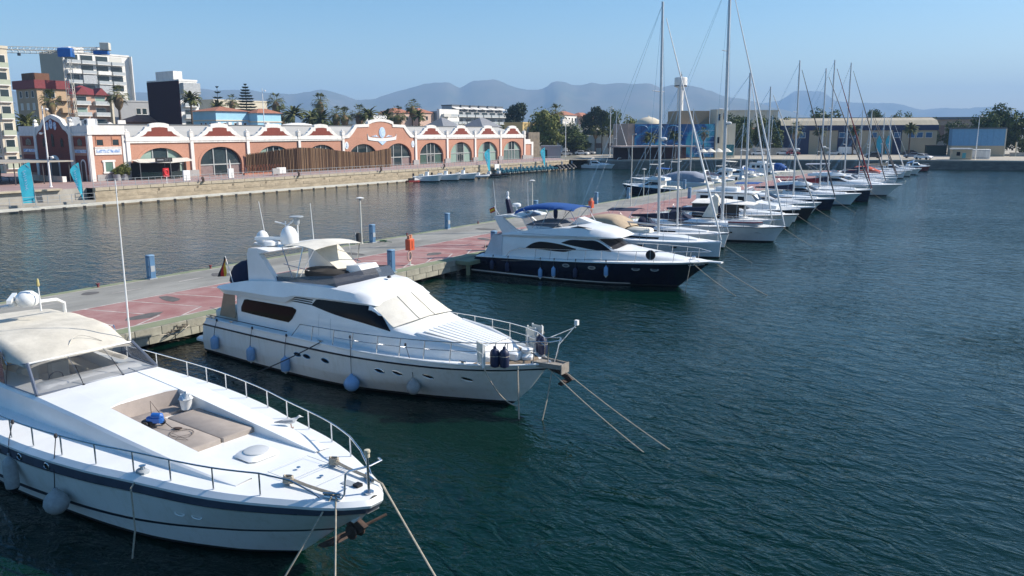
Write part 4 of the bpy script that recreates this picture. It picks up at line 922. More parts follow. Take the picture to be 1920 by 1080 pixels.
# a gull standing on the fore deck
t = thing('gull', 'pale grey and white gull standing on the fore deck of the sports cruiser', 'bird', local2world(y1, (-2.05, 1.52, 2.07)), Y1A+.75)
t.scale = (1.15, 1.15, 1.15)
b = MB(); rows = []
prof = [(-.30, .135, .004, .006), (-.22, .14, .02, .02), (-.12, .15, .045, .045), (0, .155, .062, .065), (.09, .17, .055, .062), (.15, .205, .036, .04), (.18, .245, .031, .033), (.215, .262, .03, .031), (.245, .258, .02, .022), (.26, .252, .009, .01), (.30, .245, .003, .004)]
for x, z, ry, rz in prof: rows.append([(x, ry*math.cos(a*.5236), z+rz*math.sin(a*.5236)) for a in range(12)])
b.grid(rows, closed=True); b.build('body', mat('gull_white', (.62, .62, .61), .8, var=.1), t)
for s_ in (-1, 1):
    b = MB(); b.plate([[(.07, s_*.055, .2), (.08, s_*.067, .15)], [(-.1, s_*.05, .19), (-.1, s_*.06, .14)], [(-.34, s_*.012, .155), (-.33, s_*.018, .14)]], .012, (0, s_, 0)); b.build('wing', mat('gull_grey', (.33, .34, .36), .8, var=.15), t)
    b = MB(); b.tube([(.02, s_*.03, .11), (.03, s_*.032, 0)], .007, 5); b.prism([(.02, s_*.03-.008), (.08, s_*.03-.025), (.08, s_*.03+.025)], 0, .008, 'z'); b.build('leg', mat('gull_leg', (.5, .33, .25), .6), t)
for lab, x, zb, ln, r, kd in (('long grey covered fender hanging at the left edge of the picture', -7.5, .52, .95, .17, 'long'), ('round grey covered fender hanging on the side of the sports cruiser', -5.55, .42, .62, .30, 'ball')):
    p = H1.atz(x, zb+ln*.6)+Vector((0, -r-.02, 0)); q = H1.at(9, x)+Vector((0, .05, .5))
    fender(lab, ln, local2world(y1, q), local2world(y1, (p.x, p.y, zb)), r, M_fendgrey, kd, Y1A)
mooring('pale rope hanging from the side fairlead of the sports cruiser into the water', [local2world(y1, p) for p in ((-2.75, -2.05, 2.0), (-2.72, -2.36, 1.7), (-2.72, -2.36, .7), (-2.85, -2.5, -.4))], M_rope, .022)
mooring('pale bow line dropping from the near fairlead down to the left', [local2world(y1, p) for p in catenary((1.95, -.58, 2.13), (1.2, -2.2, -.4), .04)], M_rope, .022)
mooring('pale bow line slanting from the near fairlead down past the anchor', [local2world(y1, p) for p in catenary((2.05, -.55, 2.13), (3.2, -1.75, -.4), .04)], M_rope, .022)
mooring('pale bow line running from the far side of the bow out to the right', [local2world(y1, p) for p in [(1.95, .5, 2.16), (2.3, .52, 2.1)]+catenary((2.38, .5, 2.04), (6.4, -.55, -.4), .06)], M_rope, .022)
mooring('stern line from the pier knot to the stern of the sports cruiser', [W(-32.2, 22.0, .75), W(-30.4, 20.3, 1.0), W(-28.2, 17.9, 1.7)], M_rope, .018)
kn = MB()
for q in range(7): kn.tube([(.22*math.cos(a*.7+q), .3*math.sin(a*.6+q*2)-.1*q, -.06*q*.7+.05*math.sin(a*1.3+q)) for a in range(10)], .022, 5, closed=True)
tag(kn.build('rope_knot', mat('old_rope', (.16, .14, .11), .9, var=.4, vscale=9), None, W(-32.2, 21.6, .85), PR), 'tangle of old rope tied to the pier edge ring', 'rope')
mooring('slack line drooping along the pier face behind the white flybridge yacht', [Vector(p) for p in catenary(W(-32.1, 22.2, .8), W(-30.8, 23.6, 1.5), .55)], M_rope, .015)

# ---------------------------------------------------------------- navy flybridge yacht
Y3A = R(-30.5)
y3 = thing('motor_yacht', 'navy blue hulled motor yacht with white flybridge and blue bimini', 'motor yacht', (10.41, 48.8, 0), Y3A)
xa = -14.2
H3 = Hull([
 dict(xa=xa, xs=-1.2, z=[(0, -.5), (1, -.45)], b=[(0, .4), (.6, .4), (1, .03)]),
 dict(xa=xa, xs=0.0, z=[(0, 0), (1, 0)], b=[(0, 1.85), (.4, 1.95), (.65, 1.7), (.82, 1.0), (.93, .4), (1, .03)]),
 dict(xa=xa, xs=.1, z=[(0, .12), (1, .10)], b=[(0, 1.9), (.4, 2.0), (.65, 1.75), (.82, 1.06), (.93, .43), (1, .03)]),
 dict(xa=xa, xs=.16, z=[(0, .22), (.75, .17), (1, .14)], b=[(0, 1.93), (.4, 2.03), (.65, 1.79), (.82, 1.1), (.93, .45), (1, .03)]),
 dict(xa=xa+.15, xs=.9, z=[(0, .7), (.6, .75), (1, .8)], b=[(0, 2.1), (.4, 2.18), (.65, 2.05), (.82, 1.45), (.93, .72), (1, .04)]),
 dict(xa=xa+.5, xs=1.95, z=[(0, 1.16), (.35, 1.30), (.7, 1.52), (1, 1.64)], b=[(0, 2.15), (.4, 2.25), (.65, 2.2), (.8, 1.75), (.92, 1.0), (1, .07)]),
 dict(xa=xa+.55, xs=2.1, z=[(0, 1.24), (.35, 1.39), (.7, 1.62), (1, 1.75)], b=[(0, 2.13), (.4, 2.23), (.65, 2.18), (.8, 1.75), (.92, 1.02), (1, .08)]),
])
H3.strip(0, 2, 3).build('bottom', M_antifoul, y3)
H3.strip(3, 5, 7).build('hull', M_navy, y3)
b = MB(); H3.strip(2, 3, 1, off=.012, m=b, t1=.80); b.build('boot_stripe', M_whitepaint, y3)
H3.strip(2, 3, 1).build('lower_hull', M_navy, y3)
H3.strip(5, 6, 1, off=.02).build('rubbing_strake', M_gel, y3)
H3.deck(6, .06).build('deck', M_deck, y3)
hs3 = House([
 (-11.9, [(1.85, 1.3), (1.85, 2.0), (1.8, 2.5), (1.72, 2.74), (0, 2.8)]),
 (-9.0, [(1.88, 1.38), (1.87, 2.0), (1.82, 2.5), (1.74, 2.78), (0, 2.9)]),
 (-6.6, [(1.85, 1.48), (1.82, 2.1), (1.76, 2.55), (1.68, 2.85), (0, 3.1)]),
 (-4.9, [(1.8, 1.58), (1.72, 2.15), (1.6, 2.55), (1.5, 2.86), (0, 3.05)]),
 (-3.85, [(1.72, 1.62), (1.62, 2.05), (1.5, 2.18), (1.4, 2.26), (0, 2.5)]),
 (-2.9, [(1.6, 1.66), (1.5, 1.95), (1.35, 2.08), (1.2, 2.14), (0, 2.26)]),
 (-1.4, [(1.25, 1.7), (1.15, 1.88), (1.0, 1.98), (.9, 2.02), (0, 2.08)]),
 (0, [(.8, 1.74), (.72, 1.82), (.62, 1.87), (.55, 1.88), (0, 1.92)]),
 (.5, [(.5, 1.76), (.45, 1.79), (.4, 1.81), (.35, 1.82), (0, 1.84)])])
hs3.body(sub=3).build('cabin', M_gel, y3, angle=32)
for sd_ in (-1, 1):
    w = MB(); hs3.patch([(-9.9, 1.99), (-9.2, 1.97), (-7.2, 1.90), (-6.25, 2.12)], [(-9.9, 2.02), (-9.35, 2.34), (-8.7, 2.47), (-7.4, 2.38), (-6.25, 2.16)], sd_, .015, 20, w); w.build('saloon_window', M_glass, y3)
    w = MB(); hs3.patch([(-7.3, 2.46), (-6.2, 2.30), (-5.2, 2.18), (-3.9, 2.10)], [(-7.3, 2.50), (-6.7, 2.70), (-5.8, 2.72), (-4.9, 2.7), (-3.9, 2.16)], sd_, .015, 18, w); w.build('side_window', M_glass, y3)
w = MB(); rows = []
for i in range(6):
    x = lerp(-4.95, -3.75, i/5); rows.append([])
    for j in range(13):
        f = j/6-1; sc = hs3.sec(x); z = lerp(sc[3][1]-.05, sc[4][1], 1-abs(f)**1.8)+.025; yy = f*(sc[3][0]+.03)
        rows[-1].append((x+.55*(1-f*f)*.5, yy, z-.07*(1-f*f)))
w.grid(rows); w.build('windscreen', M_smoke if False else mat('mesh_windscreen', (.03, .032, .04), .35, var=.2), y3)
for f in (-.3, .35):
    b = MB(); b.tube([(Vector(rows[5][int((f+1)*6)])+Vector((.02, 0, .02))), (Vector(rows[1][int((f+1.05)*6)])+Vector((.02, 0, .03)))], .014, 4); b.build('wiper', M_black, y3)
fly3 = House([
 (-11.75, [(1.8, 2.66), (1.86, 2.74), (1.8, 2.82), (1.65, 2.82), (0, 2.86)]),
 (-11.0, [(1.84, 2.68), (1.92, 2.8), (1.84, 2.95), (1.65, 2.95), (0, 2.88)]),
 (-9.0, [(1.82, 2.7), (1.9, 2.85), (1.76, 3.28), (1.6, 3.3), (0, 2.95)]),
 (-7.2, [(1.78, 2.78), (1.86, 2.92), (1.68, 3.42), (1.5, 3.46), (0, 3.45)]),
 (-6.0, [(1.72, 2.83), (1.8, 2.98), (1.56, 3.46), (1.35, 3.56), (0, 3.66)]),
 (-4.8, [(1.62, 2.87), (1.68, 3.0), (1.45, 3.32), (1.2, 3.42), (0, 3.55)]),
 (-3.9, [(1.42, 2.9), (1.46, 2.98), (1.25, 3.14), (1.0, 3.22), (0, 3.32)]),
 (-3.45, [(1.1, 2.95), (1.12, 2.98), (1.0, 3.02), (.8, 3.05), (0, 3.1)])])
fly3.body(sub=3).build('flybridge', M_gel, y3, angle=35)
b = MB()
for sd_ in (-1, 1): b.prism([(-11.7, 2.7), (-9.9, 2.85), (-10.8, 3.2), (-11.5, 3.7), (-11.9, 4.02), (-12.45, 3.95), (-12.35, 3.75)], sd_*1.68-.09, sd_*1.68+.09, 'y')
b.prism([(-12.45, 3.86), (-12.3, 3.98), (-11.2, 4.10), (-10.4, 4.0), (-10.2, 3.9), (-11.3, 3.98)], -1.75, 1.75, 'y'); b.build('radar_arch', M_gel, y3)
for sd_ in (-1, 1):
    b = MB(); fly3.patch([(-10.2, 2.93), (-6.2, 2.93)], [(-10.2, 2.955), (-6.2, 2.955)], sd_, .012, 10, b); b.build('moulding_line', M_panel, y3)
    b = MB(); b.prism([(-6.9, 3.44), (-6.3, 3.50), (-5.3, 3.5), (-6.3, 3.58)], sd_*1.5-.06, sd_*1.5+.06, 'y'); b.build('air_scoop', M_black, y3)
b = MB(); b.rbox(-10.2, -8.4, -1.2, 1.2, 2.95, 3.5, .1); b.build('flybridge_seats', M_gel, y3)
b = MB(); b.prism([(-10.3, 3.4), (-9.6, 3.72), (-8.2, 3.72), (-7.5, 3.4)], -1.25, 1.1, 'y'); b.build('seat_cover', mat('grey_canvas', (.16, .17, .19), .85, var=.2, vscale=2), y3)
b = MB(); b.prism([(-7.6, 3.45), (-7.0, 3.95), (-6.2, 3.7), (-5.7, 3.6)], .1, 1.0, 'y'); b.build('helm_console', M_gel, y3)
b = MB(); b.tube([(-9.6, -1.55, 3.3), (-9.4, -1.55, 3.62), (-7.6, -1.5, 3.7), (-7.4, -1.5, 3.46)], .02, 6); b.build('flybridge_rail', M_steel, y3)
bi = MB(); rows = []
for i in range(9):
    t = i/8; x = lerp(-11.1, -6.7, t); z = curve([(0, 4.42), (.15, 4.66), (.5, 4.86), (.8, 4.8), (1, 4.72)], t); rows.append([(x, lerp(-1.35, 1.35, j/10), z-.14*(j/5-1)**2-(.16 if j in (0, 10) else 0)*(1 if t < .7 else .4)) for j in range(11)])
bi.plate(rows, .03); bi.build('bimini', M_bluecloth, y3, angle=60)
for sd_ in (-1, 1):
    b = MB()
    for p, q in (((-10.4, 1.3, 4.5), (-9.2, 1.55, 3.3)), ((-8.4, 1.3, 4.66), (-9.0, 1.55, 3.3)), ((-6.8, 1.3, 4.66), (-7.9, 1.5, 3.45)), ((-7.0, 1.3, 4.6), (-6.3, 1.4, 3.55))): b.tube([(p[0], p[1]*sd_, p[2]), (q[0], q[1]*sd_, q[2])], .022, 5)
    b.build('bimini_frame', M_steel, y3)
b = MB(); b.lathe([(.06, 0), (.13, .1), (.15, .5), (.1, .6), (.02, .62)], -8.0, -1.3, 3.95, 10); b.build('rolled_curtain', M_navycloth, y3)
b = MB(); b.lathe([(.28, 0), (.3, .05), (.3, .18), (.2, .24), (.02, .25)], -11.6, -.15, 4.5, 14); b.lathe([(.06, 0), (.06, .45)], -11.6, -.15, 4.08, 8); b.build('radar_dome', M_gel, y3)
b = MB(); b.lathe([(.24, 0), (.26, .04), (.1, .1)], -11.2, .5, 4.1, 12); b.build('tv_antenna', M_gel, y3)
b = MB(); b.prism([(-12.35, 4.0), (-12.0, 4.02), (-12.3, 4.95), (-12.45, 5.0), (-12.5, 4.9)], -.16, .16, 'y'); b.build('mast_fin', M_navycloth, y3)
b = MB(); b.lathe([(.1, 0), (.12, .1), (.06, .2), (.09, .3), (.08, .5), (.02, .55)], -12.4, 0, 4.95, 10); b.build('mast_light', M_gel, y3)
for x, y_, l, dx in ((-12.95, -.6, 2.3, -.25), (-11.5, 1.3, 2.1, -.05), (-12.6, -1.2, .9, -.1)):
    b = MB(); b.tube([(x, y_, 3.95), (x+dx, y_, 3.95+l)], [.022, .012], 5); b.build('whip_antenna', M_whitepaint, y3)
# tented cockpit and stern
b = MB(); rows = []
for i in range(6):
    t = i/5; x = lerp(-12.95, -11.7, t)
    rows.append([(lerp(x, x+.55*(1-t), 1), -1.85+.02*math.sin(i*2.3), 1.25+.0*t) if False else (lerp(-13.2, -11.75, t)+lerp(0, .75*(1-t), k/4), -1.88+.025*math.sin(i*2.1+k), lerp(1.22, 2.72, k/4)) for k in range(5)])
b.plate(rows, .02, (0, -1, 0))
b.plate([[(lerp(-13.2, -12.45, k/4), lerp(-1.88, 1.88, j/6), lerp(1.22, 2.72, k/4)) for k in range(5)] for j in range(7)], .02, (1, 0, 0))
b.build('cockpit_tent', mat('white_canvas', (.60, .61, .64), .8, var=.12, vscale=1.5, bump=.3, bscale=4), y3)
b = MB(); b.rbox(-15.0, -14.1, -1.9, 1.9, .34, .5, .12); b.build('bathing_platform', M_teak, y3)
b = MB(); b.prism([(-14.7, .5), (-14.2, .5), (-13.4, 1.2), (-13.2, 1.3), (-13.9, 1.3), (-14.5, .9)], -1.3, 1.3, 'y'); b.build('tender', M_navycloth, y3)
# oval ports
M_portrim = mat('port_rim', (.30, .31, .31), .35, metal=.4, var=.1)
for x in (-6.75, -4.95, -2.15, -1.05):
    for sd_ in (-1, 1):
        p = H3.atz(x, 1.1 if x < -3 else 1.2, sd_); q = H3.atz(x+.2, 1.1 if x < -3 else 1.2, sd_); td = (q-p).normalized()
        b = MB(); b.poly([p+td*.27*math.cos(a*.5236)+Vector((0, sd_*.02, .12*math.sin(a*.5236))) for a in range(12)]); b.build('porthole', M_portrim, y3)
        b = MB(); b.poly([p+td*.17*math.cos(a*.5236)+Vector((0, sd_*.026, .07*math.sin(a*.5236))) for a in range(12)]); b.build('porthole_glass', mat('grey_port_glass', (.10, .11, .12), .15), y3)
for sd_ in (-1, 1):
    def rp(x, h): p = H3.at(6, x, sd_); return Vector((p.x, p.y-sd_*.1, p.z+h))
    xs = [-11.3, -10.9, -10.2, -9.0, -7.9, -6.6, -5.4, -4.3, -3.2, -2.1, -1.0, 0.1, 1.0]
    top = [rp(-11.35, .02), rp(-11.0, .4), rp(-10.3, .62)]+[rp(x, .66) for x in xs[3:]]+[rp(1.5, .62), (2.0, -sd_*-.02 if False else sd_*.02, 2.34)]
    rail(y3, top, [(rp(x-.08, 0), rp(x, .64)) for x in xs[3:]], .02, 'side_rail')
b = MB(); b.lathe([(.3, -.05), (.31, 0), (.3, .05)], -1.25, -1.72, 2.12, 18, axis='y'); b.build('ball_shape', M_black, y3)
b = MB(); b.box(-1.265, -1.235, -1.79, -1.775, 1.83, 2.42); b.build('ball_shape_edge', M_panel, y3)
b = MB(); b.rbox(-1.9, -1.4, -.25, .25, 2.03, 2.1, .06); b.build('deck_hatch', M_smoke, y3)
b = MB(); b.prism([(1.9, -.2), (2.65, -.16), (2.7, .16), (1.9, .2)], 1.68, 1.76, 'z'); b.build('bow_platform', M_gel, y3)
b = MB(); b.lathe([(.12, 0), (.14, .1), (.05, .16)], .9, 0, 1.85, 10); b.build('windlass', M_steel, y3)
b = MB(); rows = []
for k in range(11): p = H3.atz(.85+.085*k*.9, 1.5+.004*k); q = p+Vector((.05, -.0, .0)); b.box(p.x, p.x+.05, p.y-.03, p.y-.016, p.z, p.z+(.07 if k % 3 else .05))
b.build('registration_marks', M_whitepaint, y3)
for lab, x, zb, c in (('dark fender hanging nearest the stern of the navy yacht', -12.3, .35, 'n'), ('dark fender hanging second from the stern of the navy yacht', -11.1, .3, 'n'), ('blue fender hanging third from the stern of the navy yacht', -8.6, .1, 'b'), ('pale blue fender just left of the first oval port of the navy yacht', -7.6, .28, 'b'), ('dark blue fender between the first two oval ports of the navy yacht', -6.05, .34, 'n'), ('pale blue fender right of the second oval port of the navy yacht', -3.95, .62, 'b')):
    p = H3.atz(x, zb+.35)+Vector((0, -.17, 0)); q = H3.at(6, x)+Vector((0, -.04, .05))
    fender(lab, .66, local2world(y3, q), local2world(y3, (p.x, p.y, zb)), .14, M_fendblue if c == 'b' else mat('navy_fender', (.012, .02, .06), .5, var=.2), 'long', Y3A)
t = thing('flag', 'small yellow and red Spanish flag at the stern of the navy yacht', 'flag', local2world(y3, (-12.6, -.9, 3.9)), Y3A)
b = MB(); b.tube([(.1, 0, 0), (-.35, 0, .62)], .015, 5); b.build('flagstaff', M_whitepaint, t)
for k, c in enumerate(((.5, .03, .02), (.75, .42, .03), (.5, .03, .02))):
    z0, z1 = ((.30, .38), (.38, .52), (.52, .60))[k]; b = MB()
    b.grid([[(-.18-z*.28-i*.1, .04*math.sin(i*1.7), z-.05*i) for z in (z0, z1)] for i in range(5)]); b.build('flag_band', mat('spain_%s' % ('red' if k != 1 else 'yellow'), c, .8, var=.1), t)
mooring('pale bow line of the navy yacht dropping straight into the water', [local2world(y3, p) for p in ((1.0, -.85, 1.75), (1.0, -.95, 1.6), (.85, -1.35, -.3))], M_rope, .02)
mooring('pale bow line of the navy yacht slanting out to the right, nearer one', [local2world(y3, p) for p in catenary((1.05, -.8, 1.72), (4.3, -1.2, -.2), .12)], M_rope, .02)
mooring('pale bow line of the navy yacht slanting out to the right, farther one', [local2world(y3, p) for p in catenary((2.2, .1, 1.65), (6.0, -.2, -.2), .12)], M_rope, .02)
mooring('thin line looping along the stern quarter of the navy yacht', [local2world(y3, p) for p in catenary((-8.6, -2.25, 1.42), (-13.8, -2.1, 1.2), .25)], M_rope, .014)
# ---------------------------------------------------------------- the old market hall (casino)
def brick_mat(name, c1, c2, mortar, scale):
    m = bpy.data.materials.new(name); m.use_nodes = True; nt = m.node_tree; N = nt.nodes; L = nt.links; b = N['Principled BSDF']; b.inputs['Roughness'].default_value = .9
    tc = N.new('ShaderNodeTexCoord'); sp = N.new('ShaderNodeSeparateXYZ'); L.new(tc.outputs['Object'], sp.inputs[0])
    ad = N.new('ShaderNodeMath'); ad.operation = 'ADD'; L.new(sp.outputs[0], ad.inputs[0]); L.new(sp.outputs[1], ad.inputs[1])
    cb = N.new('ShaderNodeCombineXYZ'); L.new(ad.outputs[0], cb.inputs[0]); L.new(sp.outputs[2], cb.inputs[1])
    br = N.new('ShaderNodeTexBrick'); br.inputs['Scale'].default_value = scale; br.inputs['Color1'].default_value = (*c1, 1); br.inputs['Color2'].default_value = (*c2, 1); br.inputs['Mortar'].default_value = (*mortar, 1); br.inputs['Mortar Size'].default_value = .015
    L.new(cb.outputs[0], br.inputs[0])
    nz = N.new('ShaderNodeTexNoise'); nz.inputs['Scale'].default_value = .35; nz.inputs['Detail'].default_value = 5; L.new(tc.outputs['Object'], nz.inputs[0])
    mx = N.new('ShaderNodeMix'); mx.data_type = 'RGBA'; mx.blend_type = 'MULTIPLY'; mx.inputs['Factor'].default_value = .5
    rr = N.new('ShaderNodeValToRGB'); rr.color_ramp.elements[0].color = (.6, .6, .6, 1); rr.color_ramp.elements[1].color = (1.2, 1.15, 1.1, 1); L.new(nz.outputs[0], rr.inputs[0])
    L.new(br.outputs[0], mx.inputs[6]); L.new(rr.outputs[0], mx.inputs[7]); L.new(mx.outputs[2], b.inputs['Base Color']); return m
M_brick = brick_mat('orange_brick', (.45, .215, .145), (.51, .255, .175), (.40, .27, .2), 2.2)
M_brickd = brick_mat('dark_red_brick', (.20, .042, .028), (.24, .055, .035), (.10, .04, .03), 2.2)
M_stucco = mat('white_stucco', (.75, .73, .685), .8, var=.18, vscale=1.1, stretch=(1.6, 1.6, .35), bump=.1, bscale=6)
M_plinth = mat('grey_plinth', (.36, .35, .34), .85, var=.15)
M_zinc = mat('pale_grey_roof', (.44, .43, .40), .7, var=.12, vscale=.3, stretch=(1, .2, 1))
M_zincd = mat('dark_ridge', (.09, .10, .11), .6, var=.15)
M_winglass = mat('window_glass', (.03, .045, .05), .04, var=.25, vscale=.4, spec=.8)
M_green = mat('pale_green_blind', (.24, .34, .29), .5, var=.1, vscale=.6)
M_winframe = mat('pale_window_frame', (.38, .40, .39), .5, var=.1)
M_tileblue = mat('blue_white_tile', (.62, .68, .74), .35, col2=(.10, .22, .48), vscale=3.5, lo=.42, hi=.6)
M_paleblue = mat('pale_blue_tile', (.55, .68, .80), .35, col2=(.28, .46, .70), vscale=2.2, lo=.35, hi=.7)
hall = thing('market_hall', 'long brick market hall with white stepped gables and CASINO sign', 'building', K(-122, 0)[:2]+(2.2,), CR)
ZB = 2.2                                            # heights below are above the ground of the promenade
def Z(z): return z-ZB
def arch_z(du, half, spring, rise): return spring+rise*math.sqrt(max(0, 1-(du/half)**2))
def arch_bay(u0, u1, c, ztop, half=4.25, spring=4.2, rise=3.0, m=None, zb=2.35):
    """brick field with an arched opening, with the depth of the reveal"""
    b = MB(); n = 20
    b.add([(0, u0, Z(zb)), (0, c-half, Z(zb)), (0, c-half, Z(spring)), (0, u0, Z(spring))], [(0, 1, 2, 3)])
    b.add([(0, u1, Z(zb)), (0, c+half, Z(zb)), (0, c+half, Z(spring)), (0, u1, Z(spring))], [(0, 3, 2, 1)])
    us = [c-half+half*(1-math.cos(math.pi*i/n)) for i in range(n+1)]
    lo = [(0, u, Z(arch_z(u-c, half, spring, rise))) for u in us]; hi = [(0, u, Z(ztop)) for u in us]
    b.grid([lo, hi], False)
    b.add([(0, u0, Z(spring)), (0, c-half, Z(spring)), (0, c-half, Z(ztop)), (0, u0, Z(ztop))], [(0, 1, 2, 3)])
    b.add([(0, u1, Z(spring)), (0, c+half, Z(spring)), (0, c+half, Z(ztop)), (0, u1, Z(ztop))], [(0, 3, 2, 1)])
    ring = [(0, c-half, Z(zb))]+lo+[(0, c+half, Z(zb))]
    b.grid([ring, [(-.55, p[1], p[2]) for p in ring]], False)
    b.build('brick_wall', m or M_brick, hall)
    f = MB()
    out = [(.05, c-half-.42, Z(zb+.9))]+[(.05, c+(u-c)*(half+.42)/half, Z(spring+(arch_z(u-c, half, spring, rise)-spring)*(rise+.4)/rise)) for u in us]+[(.05, c+half+.42, Z(zb+.9))]
    inn = [(.05, c-half+.005, Z(zb+.9))]+[(.05, p[1], p[2]-.005) for p in lo]+[(.05, c+half-.005, Z(zb+.9))]
    f.grid([inn, out], False); f.grid([out, [(0, p[1], p[2]) for p in out]], False); f.build('arch_ring', m or M_brick, hall)
def arch_window(c, kind, half=4.25, spring=4.2, rise=3.0, zb=2.35):
    n = 24
    us = [c-half*.998+2*half*.998*i/n for i in range(n+1)]
    def pane(ua, ub, za, zb2, nm, m, x=-.42):
        b = MB(); k = 8; uu = [lerp(ua, ub, i/k) for i in range(k+1)]
        lo = [(x, u, Z(za)) for u in uu]; hi = [(x, u, Z(min(zb2, arch_z(u-c, half, spring, rise)))) for u in uu]
        hi = [(h[0], h[1], max(h[2], lo[0][2]+.01)) for h in hi]
        b.grid([lo, hi], False); return b.build(nm, m, hall)
    m1 = 1.35
    zt = {'grey': 4.15, 'dark': 4.6, 'green': 4.55, 'low': 4.9}[kind]
    up = {'grey': (M_winglass, M_winglass), 'dark': (M_winglass, M_winglass), 'green': (M_green, M_winglass), 'low': (M_green, M_winglass)}[kind]
    lw = {'grey': (mat('pinkish_glass', (.26, .20, .19), .2, var=.2), M_winglass), 'dark': (mat('green_glass', (.07, .12, .10), .1, var=.2), M_winglass), 'green': (M_green, M_winglass), 'low': (mat('grey_green_glass', (.14, .19, .18), .15, var=.15), mat('grey_green_glass', (.14, .19, .18), .15))}[kind]
    pane(c-half, c-m1, zt, 9, 'upper_pane', up[0]); pane(c-m1, c+m1, zt, 9, 'upper_pane', up[1]); pane(c+m1, c+half, zt, 9, 'upper_pane', up[0])
    pane(c-half, c-m1, zb, zt, 'lower_pane', lw[0]); pane(c-m1, c+m1, zb, zt, 'lower_pane', lw[1]); pane(c+m1, c+half, zb, zt, 'lower_pane', lw[0])
    for u in (c-m1, c+m1)+((c,) if kind in ('dark', 'low') else ()):
        b = MB(); b.box(-.42, -.30, u-.09, u+.09, Z(zb), Z(arch_z(u-c, half, spring, rise)-.02)); b.build('mullion', M_winframe, hall)
    b = MB(); b.box(-.42, -.29, c-half+.01, c+half-.01, Z(zt-.1), Z(zt+.1)); b.build('transom', M_winframe, hall)
    if kind in ('dark', 'green'):
        for u in (c-.75, c+.75):
            b = MB(); b.box(-.41, -.33, u-.5, u+.5, Z(zb), Z(4.3)); b.build('door', mat('grey_door', (.16, .16, .15), .4), hall)
            b = MB(); b.box(-.325, -.30, u-.3, u+.3, Z(zb+.4), Z(4.1)); b.build('door_glass', M_winglass, hall)
GP = [(-5.0, 8.9), (-4.35, 9.0), (-3.8, 9.35), (-3.45, 9.55), (-3.4, 9.72), (-2.95, 9.95), (-2.6, 10.3), (-2.45, 10.55), (-1.75, 10.62), (-1.7, 11.0), (-.9, 11.18), (0, 11.24)]
GI = [(-3.65, 9.02), (-3.1, 9.1), (-2.5, 9.42), (-2.1, 9.85), (-1.45, 9.87), (-1.42, 10.4), (-.7, 10.5), (0, 10.52)]
def gable(c, s=1.0):
    pr = [(c+a*s, Z(z)) for a, z in GP]+[(c-a*s, Z(z)) for a, z in GP[-2::-1]]
    pi_ = [(c+a*s, Z(z)) for a, z in GI]+[(c-a*s, Z(z)) for a, z in GI[-2::-1]]
    b = MB(); b.prism(pr, -.45, .12, 'x'); b.build('gable', M_stucco, hall)
    b = MB(); b.prism(pi_, .10, .135, 'x'); b.build('gable_panel', M_brickd, hall)
def pinnacle(u):
    b = MB(); b.box(-.42, .30, u-.36, u+.36, Z(8.95), Z(9.65)); b.prism([(u-.42, Z(9.65)), (u+.42, Z(9.65)), (u+.1, Z(9.9)), (u-.1, Z(9.9))], -.46, .34, 'x'); b.lathe([(.05, 0), (.14, .1), (.14, .2), (.03, .36)], -.06, u, Z(9.88), 8); b.build('pinnacle', M_stucco, hall)
bays = [70.9, 82.2, 93.6, 105.5, 117.0]; bays2 = [139.4, 150.8, 161.9, 173.0, 184.3]
kinds = {70.9: 'green', 82.2: 'grey', 93.6: 'low', 105.5: 'dark', 139.4: 'dark', 150.8: 'green', 161.9: 'green', 173.0: 'low'}
for B in (bays, bays2):
    for u0, u1 in zip(B, B[1:]):
        c = (u0+u1)/2; arch_bay(u0+.01, u1-.01, c, 8.0); arch_window(c, kinds[u0]); gable(c, (u1-u0)/11.3)
        b = MB(); b.box(-.5, .22, u0+.30, u1-.30, Z(8.0), Z(8.45)); b.box(-.5, .14, u0+.30, u1-.30, Z(8.45), Z(8.9)); b.box(-.5, .30, u0+.30, u1-.30, Z(8.28), Z(8.42)); b.build('cornice', M_stucco, hall)
for u in bays+bays2:
    b = MB(); b.box(-.5, .26, u-.3, u+.3, Z(3.4), Z(8.95)); b.box(-.5, .34, u-.38, u+.38, Z(8.3), Z(8.6)); b.build('pilaster', M_stucco, hall)
    b = MB(); b.box(-.5, .28, u-.95, u+.95, Z(2.2), Z(3.38)); b.build('plinth', M_plinth, hall); pinnacle(u)
# centre block with two arches, a big stepped gable, the tiled emblem and the sign
arch_bay(117.3, 128.25, 122.8, 8.4); arch_bay(128.25, 139.1, 133.7, 8.4); arch_window(122.8, 'grey'); arch_window(133.7, 'grey')
CO = [(-11.0, 8.4), (-10.6, 8.9), (-10.0, 9.15), (-9.2, 9.75), (-8.5, 10.3), (-7.9, 10.95), (-7.6, 11.2), (-3.95, 11.3), (-3.9, 11.85), (-2.6, 12.2), (-1.2, 12.4), (0, 12.45)]
pr = [(128.25+a, Z(z)) for a, z in CO]+[(128.25-a, Z(z)) for a, z in CO[-2::-1]]
def shrink(p):
    r = []
    for a, z in CO: r.append((a*.955+(.12 if a < -3 else 0), z-.58-(.05 if z < 10 else 0)))
    return [(128.25+a, Z(max(z, 8.41))) for a, z in r]+[(128.25-a, Z(max(z, 8.41))) for a, z in r[-2::-1]]
b = MB(); b.prism(pr, -.5, -.02, 'x'); b.build('gable', M_stucco, hall)
b = MB(); b.prism(shrink(CO), -.03, .02, 'x'); b.build('gable_panel', M_brick, hall)
b = MB(); rim = [(.16, u, z) for u, z in pr]; inn = [(.16, u, z) for u, z in shrink(CO)]; b.grid([rim, inn], False); b.grid([rim, [(-.02, p[1], p[2]) for p in rim]], False); b.grid([[(.02, p[1], p[2]) for p in inn], inn], False); b.build('gable_coping', M_stucco, hall)
